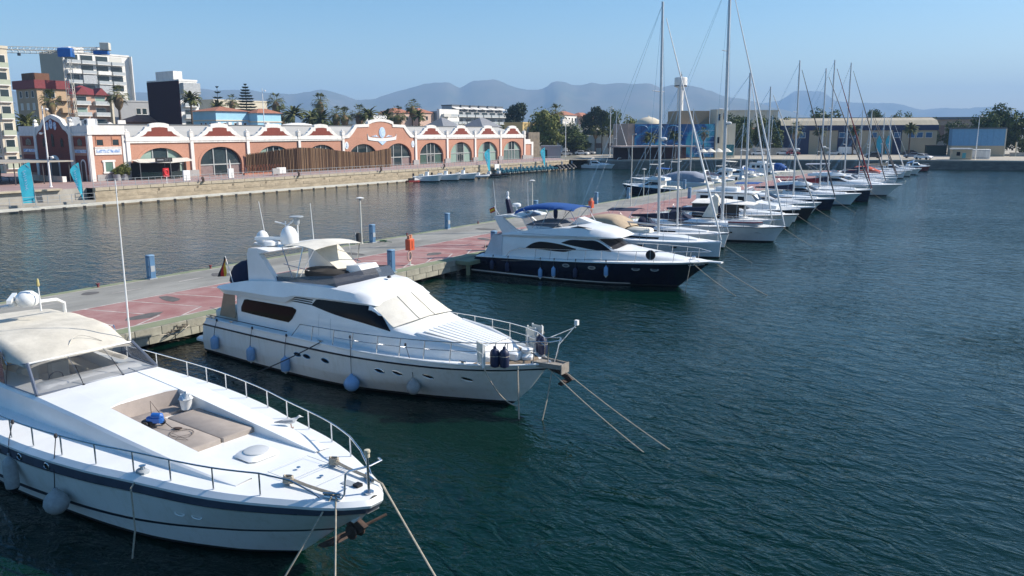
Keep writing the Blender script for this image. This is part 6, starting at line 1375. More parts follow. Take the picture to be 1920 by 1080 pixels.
def sailboat(label, u, v, L, B, hm, mx, mz, mr=.10, boom=None, dodger=None, jib=None, stripe=None, f0=1.0, f1=1.3, over=.4, rake=.012, rz=0, rad=None, band=None, spr=2, boomdir=1, extra=None, cat='sailing yacht', bim=None):
    t = thing('sailing_yacht', label, cat, W(v, u), PR+R(rz), 'yachts moored stern to the pier')
    h = gen_hull(t, L, B, f0, f1, over, hm, stripe, band=band)
    k = L/12.0; hb = B/2
    H = gen_house(h, t, [(-L*.62, [(hb*.62, f0*.95), (hb*.56, f0+.38), (hb*.46, f0+.45), (0, f0+.5)]), (-L*.42, [(hb*.62, f0*1.0), (hb*.54, f0+.42), (hb*.42, f0+.5), (0, f0+.56)]), (-L*.24, [(hb*.45, f0*1.03), (hb*.38, f0+.38), (hb*.3, f0+.43), (0, f0+.48)]), (-L*.13, [(hb*.22, f1*.9), (hb*.18, f1+.06), (hb*.12, f1+.08), (0, f1+.1)])], 'coachroof')
    for s_ in (-1, 1):
        b = MB(); H.patch([(-L*.60, f0+.12), (-L*.36, f0+.16)], [(-L*.60, f0+.28), (-L*.36, f0+.3)], s_, .012, 8, b); b.build('cabin_window', M_glass, t)
        for q in (.25, .45):
            p = h.atz(-L*q, f0*.72, s_); b = MB(); b.box(p.x-.3, p.x+.3, min(p.y, p.y+s_*.015), max(p.y, p.y+s_*.015), p.z-.05, p.z+.06); b.build('hull_port', M_glass, t)
    b = MB(); b.rbox(-L*.9, -L*.64, -hb*.6, hb*.6, f0+.0, f0+.30, .1); b.build('cockpit_coaming', M_gel, t)
    b = MB(); b.tube([(mx-.0, 0, f0+.2), (mx-rake*mz*.5, 0, f0+mz*.5), (mx-rake*mz, 0, mz)], [mr, mr, mr*.8], 8); b.build('mast', M_alu, t)
    for q in range(spr):
        z = f0+(mz-f0)*((q+1)/(spr+1)*.92+.02); x = mx-rake*z; w_ = B*.36*(1-.2*q)
        b = MB(); b.tube([(x-.2, -w_, z+.05), (x, 0, z), (x-.2, w_, z+.05)], .035, 5); b.build('spreader', M_alu, t)
    tip = (mx-rake*mz, 0, mz-.15)
    for s_ in (-1, 1):
        b = MB(); zq = f0+(mz-f0)*.5; b.tube([tip, (mx-rake*zq-.15, s_*B*.33, zq), (mx-.25, s_*hb*.9, f0+.05)], .012, 3); b.build('shroud', M_steel, t)
        b = MB(); b.tube([tip, (-L*.98, s_*hb*.5, f0+.1)], .012, 3); b.build('backstay', M_steel, t)
    jt = Vector(tip).lerp(Vector((over*.9, 0, f1+.1)), .06); jb = Vector((over*.9, 0, f1+.12))
    b = MB(); b.tube([jt, jt.lerp(jb, .5), jt.lerp(jb, .86), jb], [.03, .075, .10, .05] if jib else [.02, .02, .02, .02], 6); b.build('furled_jib', jib or M_steel, t)
    bz = f0+1.15; bl = L*.38
    b = MB(); b.tube([(mx-.1, 0, bz), (mx-bl, 0, bz+.12)], .075, 6); b.build('boom', M_alu, t)
    if boom:
        b = MB(); rows = []
        for i in range(9):
            q = i/8; x = mx-.12-(bl*1.0)*q; hh = lerp(.75, .16, q**.7); ww = lerp(.2, .10, q)
            rows.append([(x, ww*math.cos(a*.785)*(1+.1*math.sin(i*2+a)), bz+.12*q+hh*.42+hh*.55*math.sin(a*.785)) for a in range(8)])
        b.grid(rows, closed=True); b.poly(rows[0]); b.poly(rows[-1]); b.build('sail_cover', boom, t)
    if dodger:
        b = MB(); rows = []
        for i in range(5):
            q = i/4; x = -L*.585-.9*k*(1-q)*1.3; z1 = f0+.45+.85*math.sin(min(1, (1-q)*1.6)*math.pi/2)
            rows.append([(x+(.55*k if q == 1 else 0)*(j != 0 and j != 8), lerp(-1, 1, j/8)*hb*.62, lerp(f0+.35, z1, math.sin(math.pi*j/8)**.35 if 0 < j < 8 else 0)) for j in range(9)])
        b.plate(rows, .02); b.build('dodger', dodger, t)
        b = MB(); b.plate([[(-L*.585+.02, -hb*.4, f0+.52), (-L*.585-.28*k, -hb*.36, f0+1.08)], [(-L*.585+.02, hb*.4, f0+.52), (-L*.585-.28*k, hb*.36, f0+1.08)]], .012, (-1, 0, 0)); b.build('dodger_window', M_clear, t)
    if rad:
        z = f0+(mz-f0)*rad; b = MB(); b.lathe([(.22, 0), (.25, .05), (.25, .16), (.16, .22), (.02, .23)], mx-rake*z+.32, 0, z, 12); b.box(mx-rake*z, mx-rake*z+.3, -.04, .04, z-.06, z); b.build('radar', M_gel, t)
    if bim:
        z = f0+1.75; b = MB(); b.plate([[(-L*.95, -hb*.62, z), (-L*.70, -hb*.62, z+.08)], [(-L*.95, 0, z+.16), (-L*.70, 0, z+.24)], [(-L*.95, hb*.62, z), (-L*.70, hb*.62, z+.08)]], .03); b.build('bimini', bim, t)
        for s_ in (-1, 1): b = MB(); b.tube([(-L*.94, s_*hb*.6, z), (-L*.84, s_*hb*.7, f0), (-L*.71, s_*hb*.6, z+.08)], .018, 4); b.build('bimini_frame', M_steel, t)
    boat_rails(h, t, -L*.9, -.1, .58, 7)
    b = MB(); b.tube([(-.6, -.35, f1+.5), (over*.8, 0, f1+.62), (-.6, .35, f1+.5)], .02, 4); b.build('pulpit_rail', M_steel, t)
    b = MB(); b.lathe([(.10, 0), (.12, .04), (.04, .1)], -L*.78, 0, f0+.9, 10); b.tube([(-L*.78, 0, f0+.1), (-L*.78, 0, f0+.95)], .06, 6); b.tube([(-L*.78+.03, .38*math.cos(a*.6283), f0+.85+.38*math.sin(a*.6283)) for a in range(10)], .018, 4, closed=True); b.build('wheel', M_steel, t)
    return t, h
def motorboat(label, u, v, L, B, hm, style='cruiser', rz=0, flip=False, f0=.9, f1=1.35, over=None, band=None, cover=None, stripe=None, group='motor boats moored along the pier', kframe=False, hm2=None):
    loc, ang = (K(v, u), CR) if kframe else (W(v, u), PR)
    t = thing('motor_boat', label, 'motor boat', loc, ang+R(rz)+(math.pi if flip else 0), group)
    over = over if over is not None else L*.11; hb = B/2
    h = gen_hull(t, L, B, f0, f1, over, hm, stripe, band=band)
    if style in ('cruiser', 'fly', 'covered'):
        H = gen_house(h, t, [(-L*.66, [(hb*.8, f0*.98), (hb*.78, f0+.55), (hb*.72, f0+1.0), (hb*.6, f0+1.15), (0, f0+1.2)]), (-L*.45, [(hb*.8, f0), (hb*.76, f0+.5), (hb*.66, f0+1.0), (hb*.55, f0+1.2), (0, f0+1.3)]), (-L*.34, [(hb*.78, f0+.03), (hb*.7, f0+.42), (hb*.6, f0+.6), (hb*.5, f0+.66), (0, f0+.75)]), (-L*.15, [(hb*.5, f0+.2), (hb*.44, f0+.42), (hb*.36, f0+.5), (hb*.26, f0+.53), (0, f0+.56)]), (-L*.04, [(hb*.24, f1*.95), (hb*.2, f1+.05), (hb*.14, f1+.08), (hb*.1, f1+.09), (0, f1+.1)])])
        for s_ in (-1, 1):
            b = MB(); H.patch([(-L*.63, f0+.55), (-L*.45, f0+.50), (-L*.36, f0+.46)], [(-L*.63, f0+.95), (-L*.46, f0+.98), (-L*.36, f0+.50)], s_, .014, 10, b); b.build('side_window', M_glass, t)
        b = MB(); b.plate([[(-L*.445, -hb*.52, f0+1.2), (-L*.345, -hb*.48, f0+.70)], [(-L*.43, 0, f0+1.3), (-L*.32, 0, f0+.77)], [(-L*.445, hb*.52, f0+1.2), (-L*.345, hb*.48, f0+.70)]], .02, (-1, 0, -1)); b.build('windscreen', M_glass if style != 'covered' else (cover or M_cream), t)
        if style == 'fly':
            b = MB(); F = House([(-L*.74, [(hb*.78, f0+1.2), (hb*.8, f0+1.3), (hb*.7, f0+1.6), (0, f0+1.4)]), (-L*.5, [(hb*.76, f0+1.22), (hb*.78, f0+1.35), (hb*.64, f0+1.85), (0, f0+1.75)]), (-L*.40, [(hb*.5, f0+1.3), (hb*.5, f0+1.36), (hb*.4, f0+1.5), (0, f0+1.55)])]); F.body(b); b.build('flybridge', M_gel, t)
            b = MB(); b.plate([[(-L*.5, -hb*.6, f0+1.8), (-L*.54, -hb*.56, f0+2.15)], [(-L*.45, 0, f0+1.75), (-L*.5, 0, f0+2.2)], [(-L*.5, hb*.6, f0+1.8), (-L*.54, hb*.56, f0+2.15)]], .02, (1, 0, 0)); b.build('wind_deflector', M_smoke, t)
            b = MB(); b.plate([[(-L*.78, -hb*.6, f0+2.95), (-L*.56, -hb*.6, f0+3.05)], [(-L*.78, 0, f0+3.08), (-L*.56, 0, f0+3.18)], [(-L*.78, hb*.6, f0+2.95), (-L*.56, hb*.6, f0+3.05)]], .03); b.build('bimini', cover or M_cream, t)
            for s_ in (-1, 1): b = MB(); b.tube([(-L*.77, s_*hb*.6, f0+2.95), (-L*.64, s_*hb*.66, f0+1.6), (-L*.57, s_*hb*.6, f0+3.05)], .02, 4); b.build('bimini_frame', M_steel, t)
        elif style == 'cruiser':
            b = MB(); b.tube([(-L*.70, -hb*.8, f0), (-L*.66, -hb*.74, f0+1.5), (-L*.64, -hb*.5, f0+1.85), (-L*.64, hb*.5, f0+1.85), (-L*.66, hb*.74, f0+1.5), (-L*.70, hb*.8, f0)], .09, 6); b.build('radar_arch', M_gel, t)
            if cover: b = MB(); b.plate([[(-L*.95, -hb*.75, f0+1.0), (-L*.62, -hb*.72, f0+1.35)], [(-L*.93, 0, f0+1.2), (-L*.6, 0, f0+1.75)], [(-L*.95, hb*.75, f0+1.0), (-L*.62, hb*.72, f0+1.35)]], .03); b.build('cockpit_cover', cover, t)
        if style == 'covered':
            b = MB(); rows = []
            for i in range(9):
                q = i/8; x = lerp(-L*.97, -L*.3, q); zt = f0+curve([(0, .9), (.3, 1.75), (.6, 1.7), (1, .8)], q)
                rows.append([(x, hb*.86*math.cos(math.pi*j/8)*(1 if q < .8 else .9), lerp(f0+.08, zt+.03*math.sin(i*2+j), math.sin(math.pi*j/8)**.6)) for j in range(9)])
            b.plate(rows, .03); b.build('boat_cover', cover or M_cover, t)
        boat_rails(h, t, -L*.6, over*.5, .5, 6)
        b = MB(); b.rbox(-L*.93, -L*.68, -hb*.6, hb*.6, f0-.05, f0+.35, .1); b.build('aft_seat', M_cream, t)
    elif style == 'trawler':
        H = gen_house(h, t, [(-L*.86, [(hb*.72, f0), (hb*.7, f0+1.1), (hb*.68, f0+1.75), (0, f0+1.85)]), (-L*.36, [(hb*.72, f0), (hb*.7, f0+1.1), (hb*.66, f0+1.75), (0, f0+1.9)]), (-L*.31, [(hb*.7, f0+.1), (hb*.66, f0+.9), (hb*.6, f0+.98), (0, f0+1.05)]), (-L*.14, [(hb*.45, f1*.9), (hb*.4, f1+.25), (hb*.3, f1+.3), (0, f1+.35)])], 'wheelhouse')
        for s_ in (-1, 1):
            for q in range(4):
                x0 = -L*(.82-.115*q); b = MB(); H.patch([(x0, f0+.95), (x0+L*.075, f0+.95)], [(x0, f0+1.5), (x0+L*.075, f0+1.5)], s_, .014, 3, b); b.build('side_window', M_glass, t)
        b = MB(); b.plate([[(-L*.352, -hb*.6, f0+1.65), (-L*.312, -hb*.58, f0+1.05)], [(-L*.352, hb*.6, f0+1.65), (-L*.312, hb*.58, f0+1.05)]], .02, (-1, 0, -1)); b.build('windscreen', M_glass, t)
        b = MB(); b.rbox(-L*.89, -L*.33, -hb*.78, hb*.78, f0+1.86, f0+1.96, .1); b.build('roof', M_gel, t)
        b = MB(); b.rbox(-L*.7, -L*.5, -hb*.4, hb*.4, f0+1.965, f0+2.4, .1); b.build('upper_helm', M_gel, t)
        b = MB(); b.tube([(-L*.62, 0, f0+1.9), (-L*.64, 0, f0+4.4)], .05, 6); b.tube([(-L*.63, -.7, f0+3.5), (-L*.63, .7, f0+3.5)], .03, 4); b.build('mast', M_whitepaint, t)
        boat_rails(h, t, -L*.9, over*.5, .6, 8)
    elif style == 'open':
        b = MB(); b.rbox(-L*.55, -L*.42, -hb*.3, hb*.3, f0*.8, f0+.7, .08); b.build('console', M_gel, t)
        b = MB(); b.plate([[(-L*.41, -hb*.28, f0+.7), (-L*.45, -hb*.26, f0+1.05)], [(-L*.41, hb*.28, f0+.7), (-L*.45, hb*.26, f0+1.05)]], .015, (1, 0, 0)); b.build('windscreen', M_smoke, t)
        b = MB(); b.rbox(-L*.78, -L*.64, -hb*.6, hb*.6, f0*.8, f0+.35, .08); b.build('seat', cover or M_cream, t)
        b = MB(); b.rbox(-L-.3, -L+.05, -.22, .22, .25, f0+.45, .08); b.prism([(-L-.15, -.2), (-L+.1, -.2), (-L, .35), (-L-.2, .35)], -.08, .08, 'y'); b.build('outboard_motor', M_black, t)
    return t, h
# the near yachts of the row
s1, h1 = sailboat('white sailing yacht directly behind the navy yacht with beige cockpit tent', 58.9, -19.4, 12.6, 3.9, M_hullgrey, -5.0, 19.1, .12, None, None, M_whitepaint, f0=1.12, f1=1.28, over=.12, spr=2, rad=.43)
b = MB(); rows = []
for i in range(7):
    q = i/6; x = lerp(-10.9, -7.3, q); zt = 1.1+curve([(0, 1.45), (.2, 1.75), (.7, 1.7), (1, 1.0)], q); rows.append([(x, 1.5*math.copysign(abs(math.cos(math.pi*j/8))**.6, math.cos(math.pi*j/8)), lerp(1.25, zt+.02*math.sin(i*2.3+j), math.sin(math.pi*j/8)**.3)) for j in range(9)])
b.plate(rows, .03); b.plate([rows[0], [(p[0]+.02, p[1]*.98, 1.25) for p in rows[0]]], .02, (1, 0, 0)); b.build('cockpit_tent', M_tan, s1)
b = MB(); b.rbox(-7.6, -5.6, -.7, .7, 1.6, 1.95, .2); b.build('liferaft_cover', M_cream, s1)
s2, _ = sailboat('smaller sailing yacht with navy sail cover between two taller white yachts', 64.2, -20.8, 10.8, 3.4, M_gel, -4.1, 13.5, .10, M_navycloth, M_navycloth, None, stripe=M_darkstripe, spr=1, bim=M_navycloth)
s3, h3_ = sailboat('tallest white sailing yacht with a striped inflatable dinghy on its fore deck', 70.2, -18.4, 13.6, 4.2, M_hullgrey, -4.6, 22.5, .15, M_navycloth, M_navycloth, M_hullgrey, stripe=M_teak, f0=1.15, f1=1.4, over=1.0, spr=3, rad=.42)
b = MB(); b.tube([(-3.6, -1.25, 1.62), (-1.4, -1.1, 1.66), (-.9, -.75, 1.68), (-1.4, -.4, 1.66), (-3.6, -.35, 1.62)], [.2, .23, .2, .23, .2], 8); b.build('dinghy', mat('grey_inflatable', (.45, .46, .47), .6, var=.15), s3)
b = MB(); b.tube([(-3.6, -1.44, 1.68), (-1.4, -1.31, 1.72), (-.75, -.75, 1.74)], .05, 5); b.build('dinghy_stripe', M_red, s3)
b = MB(); b.prism([(-6.4, 1.9), (-5.3, 1.9), (-4.95, 2.4), (-5.0, 3.7), (-5.3, 4.0), (-5.7, 3.2)], -.28, .28, 'y'); b.build('mast_boot', M_cream, s3)
b = MB(); p0 = h3_.atz(-1.3, .8)
b.tube([p0+Vector((x*.5, -.03-.0*x, .10*math.cos(x*1.5))) for x in (-1, -.6, -.2, .2, .6, 1)], .012, 3); b.tube([p0+Vector((x*.3, -.03, .02+.04*math.cos(x*1.5))) for x in (-1, 0, 1)], .012, 3); b.build('hull_emblem', M_stripe, s3)
s4, _ = sailboat('white masted yacht under a black and white cockpit awning', 75.6, -20.4, 12.0, 4.0, M_gel, -2.2, 14.8, .12, M_black, None, M_whitepaint, f0=1.2, f1=1.35, spr=1)
b = MB(); b.plate([[(-7.0, -1.5, 2.75), (-4.5, -1.5, 2.8), (-1.2, -.7, 2.7)], [(-7.0, 0, 3.05), (-4.5, 0, 3.2), (-.9, 0, 2.9)], [(-7.0, 1.5, 2.75), (-4.5, 1.5, 2.8), (-1.2, .7, 2.7)]], .04); b.build('awning', M_stucco, s4)
b = MB(); b.plate([[(-6.9, -1.5, 1.5), (-6.9, -1.5, 2.72)], [(-2.4, -1.2, 1.5), (-2.4, -1.2, 2.74)]], .02, (0, -1, 0)); b.build('awning_side', M_black, s4)
motorboat('old motor cruiser with a black rubbing strake and pale green white hull', 81.6, -20.0, 12.2, 3.9, M_gel2, 'cruiser', f0=1.0, f1=1.4, over=1.0, stripe=M_black)
motorboat('white trawler yacht with square wheelhouse windows and short mast', 86.4, -20.6, 12.0, 3.9, M_gel, 'trawler', f0=1.15, f1=1.5, over=.6, band=M_black)
sailboat('black hulled sailing yacht with grey furled sail', 90.6, -20.2, 12.2, 3.8, M_black, -4.6, 14.3, .10, None, None, M_panel, f0=1.15, f1=1.4, over=.8, stripe=M_gel, spr=1, bim=M_cream)
motorboat('white sedan cruiser beside the black hulled yacht', 96.2, -21.2, 11.0, 3.7, M_gel, 'cruiser', f0=1.05, f1=1.45, cover=M_cover)
sailboat('navy hulled sailing yacht with a navy folded sail at the mast', 102.4, -20.2, 12.2, 3.9, M_hullblue, -4.5, 17.9, .11, M_navycloth, None, M_darkstripe, f0=1.2, f1=1.5, over=.5, stripe=M_gel, rad=.36, bim=M_bluecloth)
motorboat('white flybridge boat with a sloping white roof panel', 110.9, -19.6, 12.4, 4.0, M_gel, 'fly', f0=1.15, f1=1.6, over=1.4)
sailboat('dark hulled sailing yacht with maroon sail cover, left of the big white cruiser', 117.4, -18.4, 13.4, 4.0, M_hullblue, -6.4, 17.9, .11, M_red, None, M_darkstripe, f0=1.25, f1=1.65, over=.3, stripe=M_teak, rad=.36, bim=M_red)
sailboat('tall masted sailing yacht with a navy triangular cover, beside the big white cruiser', 121.6, -19.2, 12.6, 3.9, M_gel, -5.4, 19.3, .11, M_navycloth, None, M_red, f0=1.2, f1=1.5, over=.6)
motorboat('largest white cruiser of the row with a grey bimini over its high cockpit', 130.6, -18.0, 15.0, 4.6, M_gel, 'fly', f0=1.5, f1=1.75, over=2.1, cover=M_cover)
sailboat('white sailing yacht with black boom cover and black forestay', 141.0, -20.0, 12.4, 3.9, M_gel, -6.0, 20.3, .12, M_black, M_navycloth, M_black, f0=1.1, f1=1.4)
for i, (u, v, L, mz, c, jb, lab) in enumerate(((150.5, -21, 11, 13, M_navycloth, None, 'white yacht with navy boom cover well down the row'), (157.5, -20.5, 11.5, 12.6, None, M_darkstripe, 'white yacht with dark furled jib well down the row'), (166.0, -21.6, 12, 13.4, M_navycloth, M_darkstripe, 'white yacht with navy cover and dark jib near the end of the row'), (180.0, -22.0, 10.5, 13.2, None, M_whitepaint, 'white yacht with pale jib close to the far quay'), (189.0, -21.8, 11, 12.8, M_tan, None, 'cream hulled yacht with tan boom cover close to the far quay'))):
    sailboat(lab, u, v, L, 3.6, M_gel if i != 4 else M_cream, -L*.40, mz, .09, c, None, jb, f0=1.05, f1=1.3, spr=1)
motorboat('white sedan boat between the far yachts of the row', 145.8, -21.5, 9.5, 3.4, M_gel, 'cruiser', cover=M_navycloth)
motorboat('white open boat with orange cover near the end of the row', 173.0, -22.4, 9.0, 3.2, M_gel, 'covered', cover=mat('orange_cover', (.50, .09, .05), .8, var=.2))
motorboat('white boat with a low white hull by the far quay', 217.0, -22.5, 6.5, 2.4, M_gel, 'open')
motorboat('red hulled boat lying under the far quay wall', 214.0, -21.0, 4.8, 2.0, M_redhull, 'cruiser', over=.5, cover=M_fendblue, rz=8)
motorboat('white cruiser with blue cover far down the row', 197.0, -21.5, 9.5, 3.2, M_gel, 'cruiser', cover=M_bluecloth)
# boats on the other side of the pier, bows pointing away
motorboat('navy and white motorboat with blue windows on the far side of the pier', 115.2, -53.0, 8.9, 3.2, M_hullblue, 'fly', flip=True, f0=1.0, f1=1.5, over=1.0, cover=M_bluecloth)
motorboat('big cruiser under a grey blue cover on the far side of the pier', 128.0, -57.0, 12.8, 4.2, M_gel, 'covered', flip=True, f0=1.3, f1=1.7, cover=M_cover)
for i, (u, L, st, cv, lab) in enumerate(((137.5, 8.5, 'cruiser', M_navycloth, 'white cruiser with navy cover behind the grey covered boat'), (144.5, 7.5, 'open', M_tan, 'white open boat with tan seats on the far side of the pier'), (151.0, 9.0, 'fly', M_cream, 'small white flybridge boat on the far side of the pier'), (158.5, 8.0, 'cruiser', M_bluecloth, 'white cruiser with blue cover on the far side of the pier'), (166.0, 7.0, 'open', M_navycloth, 'white open boat with navy seats on the far side of the pier'), (173.5, 9.0, 'trawler', M_cream, 'small white wheelhouse boat on the far side of the pier'), (181.0, 7.5, 'covered', M_bluecloth, 'blue covered boat at the far end of the pier'))):
    motorboat(lab, u, -45.2-L, L, 2.9, M_gel if i % 3 else M_gel2, st, flip=True, cover=cv)
for u, v, mz, lab in ((138.5, -56.0, 13.5, 'white yacht with a bare mast on the far side of the pier'), (163, -54.5, 11.2, 'slender white yacht moored beyond the open boats'), (186, -55, 13.0, 'white yacht moored beyond the far end of the pier')):
    t_, _ = sailboat(lab, u, v, 9.5, 3.1, M_gel, -4.4, mz, .08, None, None, None, f0=.95, f1=1.2, spr=1); t_.rotation_euler.z += math.pi
# bow lines of the row
for i, (u, v, f) in enumerate(((58.9, -19.2, 1.2), (70.2, -17.5, 1.3), (81.6, -19.1, 1.3), (90.6, -19.4, 1.3), (102.4, -19.8, 1.4), (117.4, -18.2, 1.5))):
    mooring(('pale bow line slanting into the water from the white yacht behind the navy one', 'pale bow line slanting into the water from the tallest yacht', 'pale bow line slanting into the water from the old motor cruiser', 'pale bow line slanting into the water from the black hulled yacht', 'pale bow line slanting into the water from the navy hulled yacht', 'pale bow line slanting into the water from the dark yacht with maroon cover')[i], [Vector(W(v-.05, u-.1, f)), Vector(W(v+1.4, u-.5, f*.4)), Vector(W(v+2.9, u-.9, -.15))], M_rope, .018)

# small craft at the foot of the market hall quay
def rib(label, u, v, L, tube_m, rz, motor=True):
    t = thing('inflatable_boat', label, 'inflatable boat', K(v, u), CR+R(rz), 'small craft below the market hall')
    b = MB(); w_ = L*.19; b.tube([(-L*.5, -w_, .38), (L*.15, -w_, .42), (L*.4, -w_*.6, .52), (L*.5, 0, .6), (L*.4, w_*.6, .52), (L*.15, w_, .42), (-L*.5, w_, .38)], [.17, .24, .23, .22, .23, .24, .17], 8); b.build('tube', tube_m, t)
    b = MB(); b.prism([(-L*.46, -w_), (L*.2, -w_), (L*.42, 0), (L*.2, w_), (-L*.46, w_)], .12, .3, 'z'); b.build('floor', M_panel, t)
    b = MB(); b.rbox(-.1*L, .06*L, -.3, .3, .3, 1.15, .08); b.build('console', M_gel, t)
    b = MB(); b.rbox(-.32*L, -.2*L, -.32, .32, .3, .75, .08); b.build('seat', M_black, t)
    if motor: b = MB(); b.rbox(-L*.5-.35, -L*.5+.05, -.2, .2, .3, 1.15, .08); b.prism([(-L*.5-.2, -.2), (-L*.5, -.2), (-L*.5, .4), (-L*.5-.25, .4)], -.07, .07, 'y'); b.build('outboard_motor', M_black, t)
    return t
t = thing('jet_ski', 'dark red and white jet ski moored alone below the brown screen', 'jet ski', K(-103.6, 117.6), CR+R(75))
b = MB(); b.prism([(-1.4, -.5), (.6, -.55), (1.4, -.1), (1.5, 0), (1.4, .1), (.6, .55), (-1.4, .5)], .05, .42, 'z'); b.build('hull', M_redhull, t)
b = MB(); b.rbox(-1.2, .1, -.22, .22, .42, .85, .1); b.build('seat', M_black, t)
b = MB(); b.prism([(.0, .42), (1.3, .42), (.6, .8), (.1, 1.0)], -.3, .3, 'y'); b.tube([(.1, -.4, 1.05), (.1, .4, 1.05)], .03, 5); b.build('cowl', M_whitepaint, t)
t_, _ = motorboat('small white outboard cruiser, left of the moored group below the market hall', 121.8, -100.6, 5.6, 2.3, M_gel, 'open', rz=25, kframe=True, group='small craft below the market hall', f0=.7, f1=1.0); t_.scale = (.92, 1, 1.4)
t_, _ = motorboat('white open boat with grey seats below the right hand arches', 126.8, -99.8, 5.8, 2.3, M_gel, 'open', rz=25, kframe=True, group='small craft below the market hall', f0=.7, f1=1.0, cover=M_hullgrey); t_.scale = (.92, 1, 1.4)
t_, _ = motorboat('white open boat with black outboard beside the inflatables', 131.6, -99.4, 5.4, 2.2, M_gel, 'open', rz=20, kframe=True, group='small craft below the market hall', f0=.65, f1=.95); t_.scale = (.92, 1, 1.4)
rib('grey inflatable beside the white open boats', 136.0, -101.6, 4.6, M_hullgrey, 20); rib('black inflatable left of its twin under the third banner', 140.5, -102.0, 5.0, M_black, 18); rib('black inflatable right of its twin under the third banner', 144.6, -102.4, 4.6, M_black, 12)
M_pedal = mat('teal_plastic', (.02, .11, .15), .5, var=.2); M_pedal2 = mat('dark_teal_plastic', (.02, .09, .13), .5, var=.2)
pb = MB(); pb.rbox(-1.3, 1.3, -.7, -.25, 0, .38, .08); pb.rbox(-1.3, 1.3, .25, .7, 0, .38, .08); pbm = pb.mesh('float', M_pedal)
ps = MB(); ps.rbox(-.5, .2, -.6, .6, .381, .62, .1); ps.rbox(-.6, -.45, -.6, .6, .55, 1.0, .06); psm = ps.mesh('seat', M_pedal2)
for k in range(14):
    t = thing('pedal_boat', 'teal pedal boat drawn up on the floating walkway', 'pedal boat', K(-105.3, 149.0+k*1.75, .48), CR+R(12+random.uniform(-5, 5)), 'teal pedal boats on the walkway')
    link('float', pbm, t); link('seat', psm, t)
for k in range(5):
    t = thing('covered_jet_ski', 'black covered jet ski at the right end of the walkway', 'jet ski', K(-105.0, 173.2+k*1.9, .48), CR+R(10+random.uniform(-8, 8)), 'covered jet skis on the walkway')
    b = MB(); b.prism([(-1.3, 0), (1.4, 0), (1.0, .5), (.3, 1.0), (-.2, .8), (-1.2, .7)], -.45, .45, 'y'); b.build('cover', M_black, t)
    b = MB(); b.rbox(-1.3, 1.4, -.48, .48, -.05, .12, .1); b.build('hull', M_navycloth, t)
pp = MB(); pp.lathe([(.16, 0), (.16, 1.9), (.1, 2.0), (.02, 2.02)], n=8); ppm = pp.mesh('mooring_pile', mat('pile_blue', (.05, .13, .24), .6, var=.15))
for k, (u, lab) in enumerate(((137.0, 'blue pile by the grey inflatable'), (150.5, 'blue pile at the first pedal boats'), (159.0, 'blue pile amid the pedal boats'), (170.5, 'blue pile at the last pedal boats'), (178.0, 'blue pile among the covered jet skis'), (183.0, 'blue pile at the end of the walkway'))):
    tag(link('mooring_pile', ppm, None, K(-106.2, u, .1), CR), lab, 'pile', 'blue piles along the walkway')
t = thing('info_panel', 'white notice board on the walkway left of the pedal boats', 'panel', K(-106.3, 149.3, .48), CR)
b = MB(); b.rbox(-.06, .06, -.9, .9, .7, 1.9, .03); b.build('board', M_whitepaint, t)
b = MB(); b.box(-.04, .04, -.6, -.5, 0, .7); b.box(-.04, .04, .5, .6, 0, .7); b.build('feet', M_panel, t)
motorboat('white cabin cruiser lying along the quay at the corner of the basin', 187.4, -96.8, 8.2, 2.8, M_gel, 'cruiser', rz=4, kframe=True, group='boats at the corner of the basin', f0=.9, f1=1.2)
motorboat('white cruiser with red deck gear at the corner of the basin', 191.5, -91.3, 8.0, 3.0, M_gel, 'cruiser', rz=2, kframe=True, group='boats at the corner of the basin', f0=.9, f1=1.2, cover=M_red)
t_, _ = sailboat('white sailing boat with navy boom cover behind the corner cruisers', 190.5, -104.2, 9.0, 3.0, M_gel, -4.2, 15.0, .09, M_navycloth, None, M_whitepaint, f0=.95, f1=1.2, spr=1); t_.location = K(-95.0, 195.0); t_.rotation_euler.z = CR+R(3)
# ---------------------------------------------------------------- town, aquarium, warehouses
BR = R(55.6)                                       # fronts face the water like the market hall
GZ = 2.3
shared = {}
def wmesh(key, fn, m):
    if key not in shared: b = MB(); fn(b); shared[key] = b.mesh(key[0], m)
    return shared[key]
def win(par, x, y, z, w, h, face='f', m=None, nm='window'):
    """a pane set in a raised frame; f = front (-y side), l = left end (-x side)"""
    m = m or M_winglass
    me = wmesh(('window', w, h, m.name), lambda b: b.box(-w/2, w/2, -.03, .02, 0, h), m)
    fm = wmesh(('frame', w, h), lambda b: (b.box(-w/2-.09, -w/2, -.06, .02, -.09, h+.09), b.box(w/2, w/2+.09, -.06, .02, -.09, h+.09), b.box(-w/2, w/2, -.06, .02, h, h+.09), b.box(-w/2-.12, w/2+.12, -.12, .02, -.12, 0)), M_stucco)
    r = 0 if face == 'f' else (-math.pi/2 if face == 'l' else math.pi/2)
    o = link(nm, me, par, (x, y, z), r); link('frame', fm, o)
    return o
def balcony(par, x, y, z, w, d, m=None, rail_m=None, h=1.0):
    k = ('balcony', w, d, (m or M_stucco).name, h)
    me = wmesh(k, lambda b: b.box(-w/2, w/2, -d, 0, -.18, 0), m or M_stucco)
    km = wmesh(('parapet', w, d, (rail_m or M_stucco).name, h), lambda b: (b.box(-w/2, w/2, -d, -d+.08, .0, h), b.box(-w/2, -w/2+.08, -d+.08, 0, .0, h), b.box(w/2-.08, w/2, -d+.08, 0, .0, h)), rail_m or M_stucco)
    o = link('balcony', me, par, (x, y, z)); link('parapet', km, o); return o
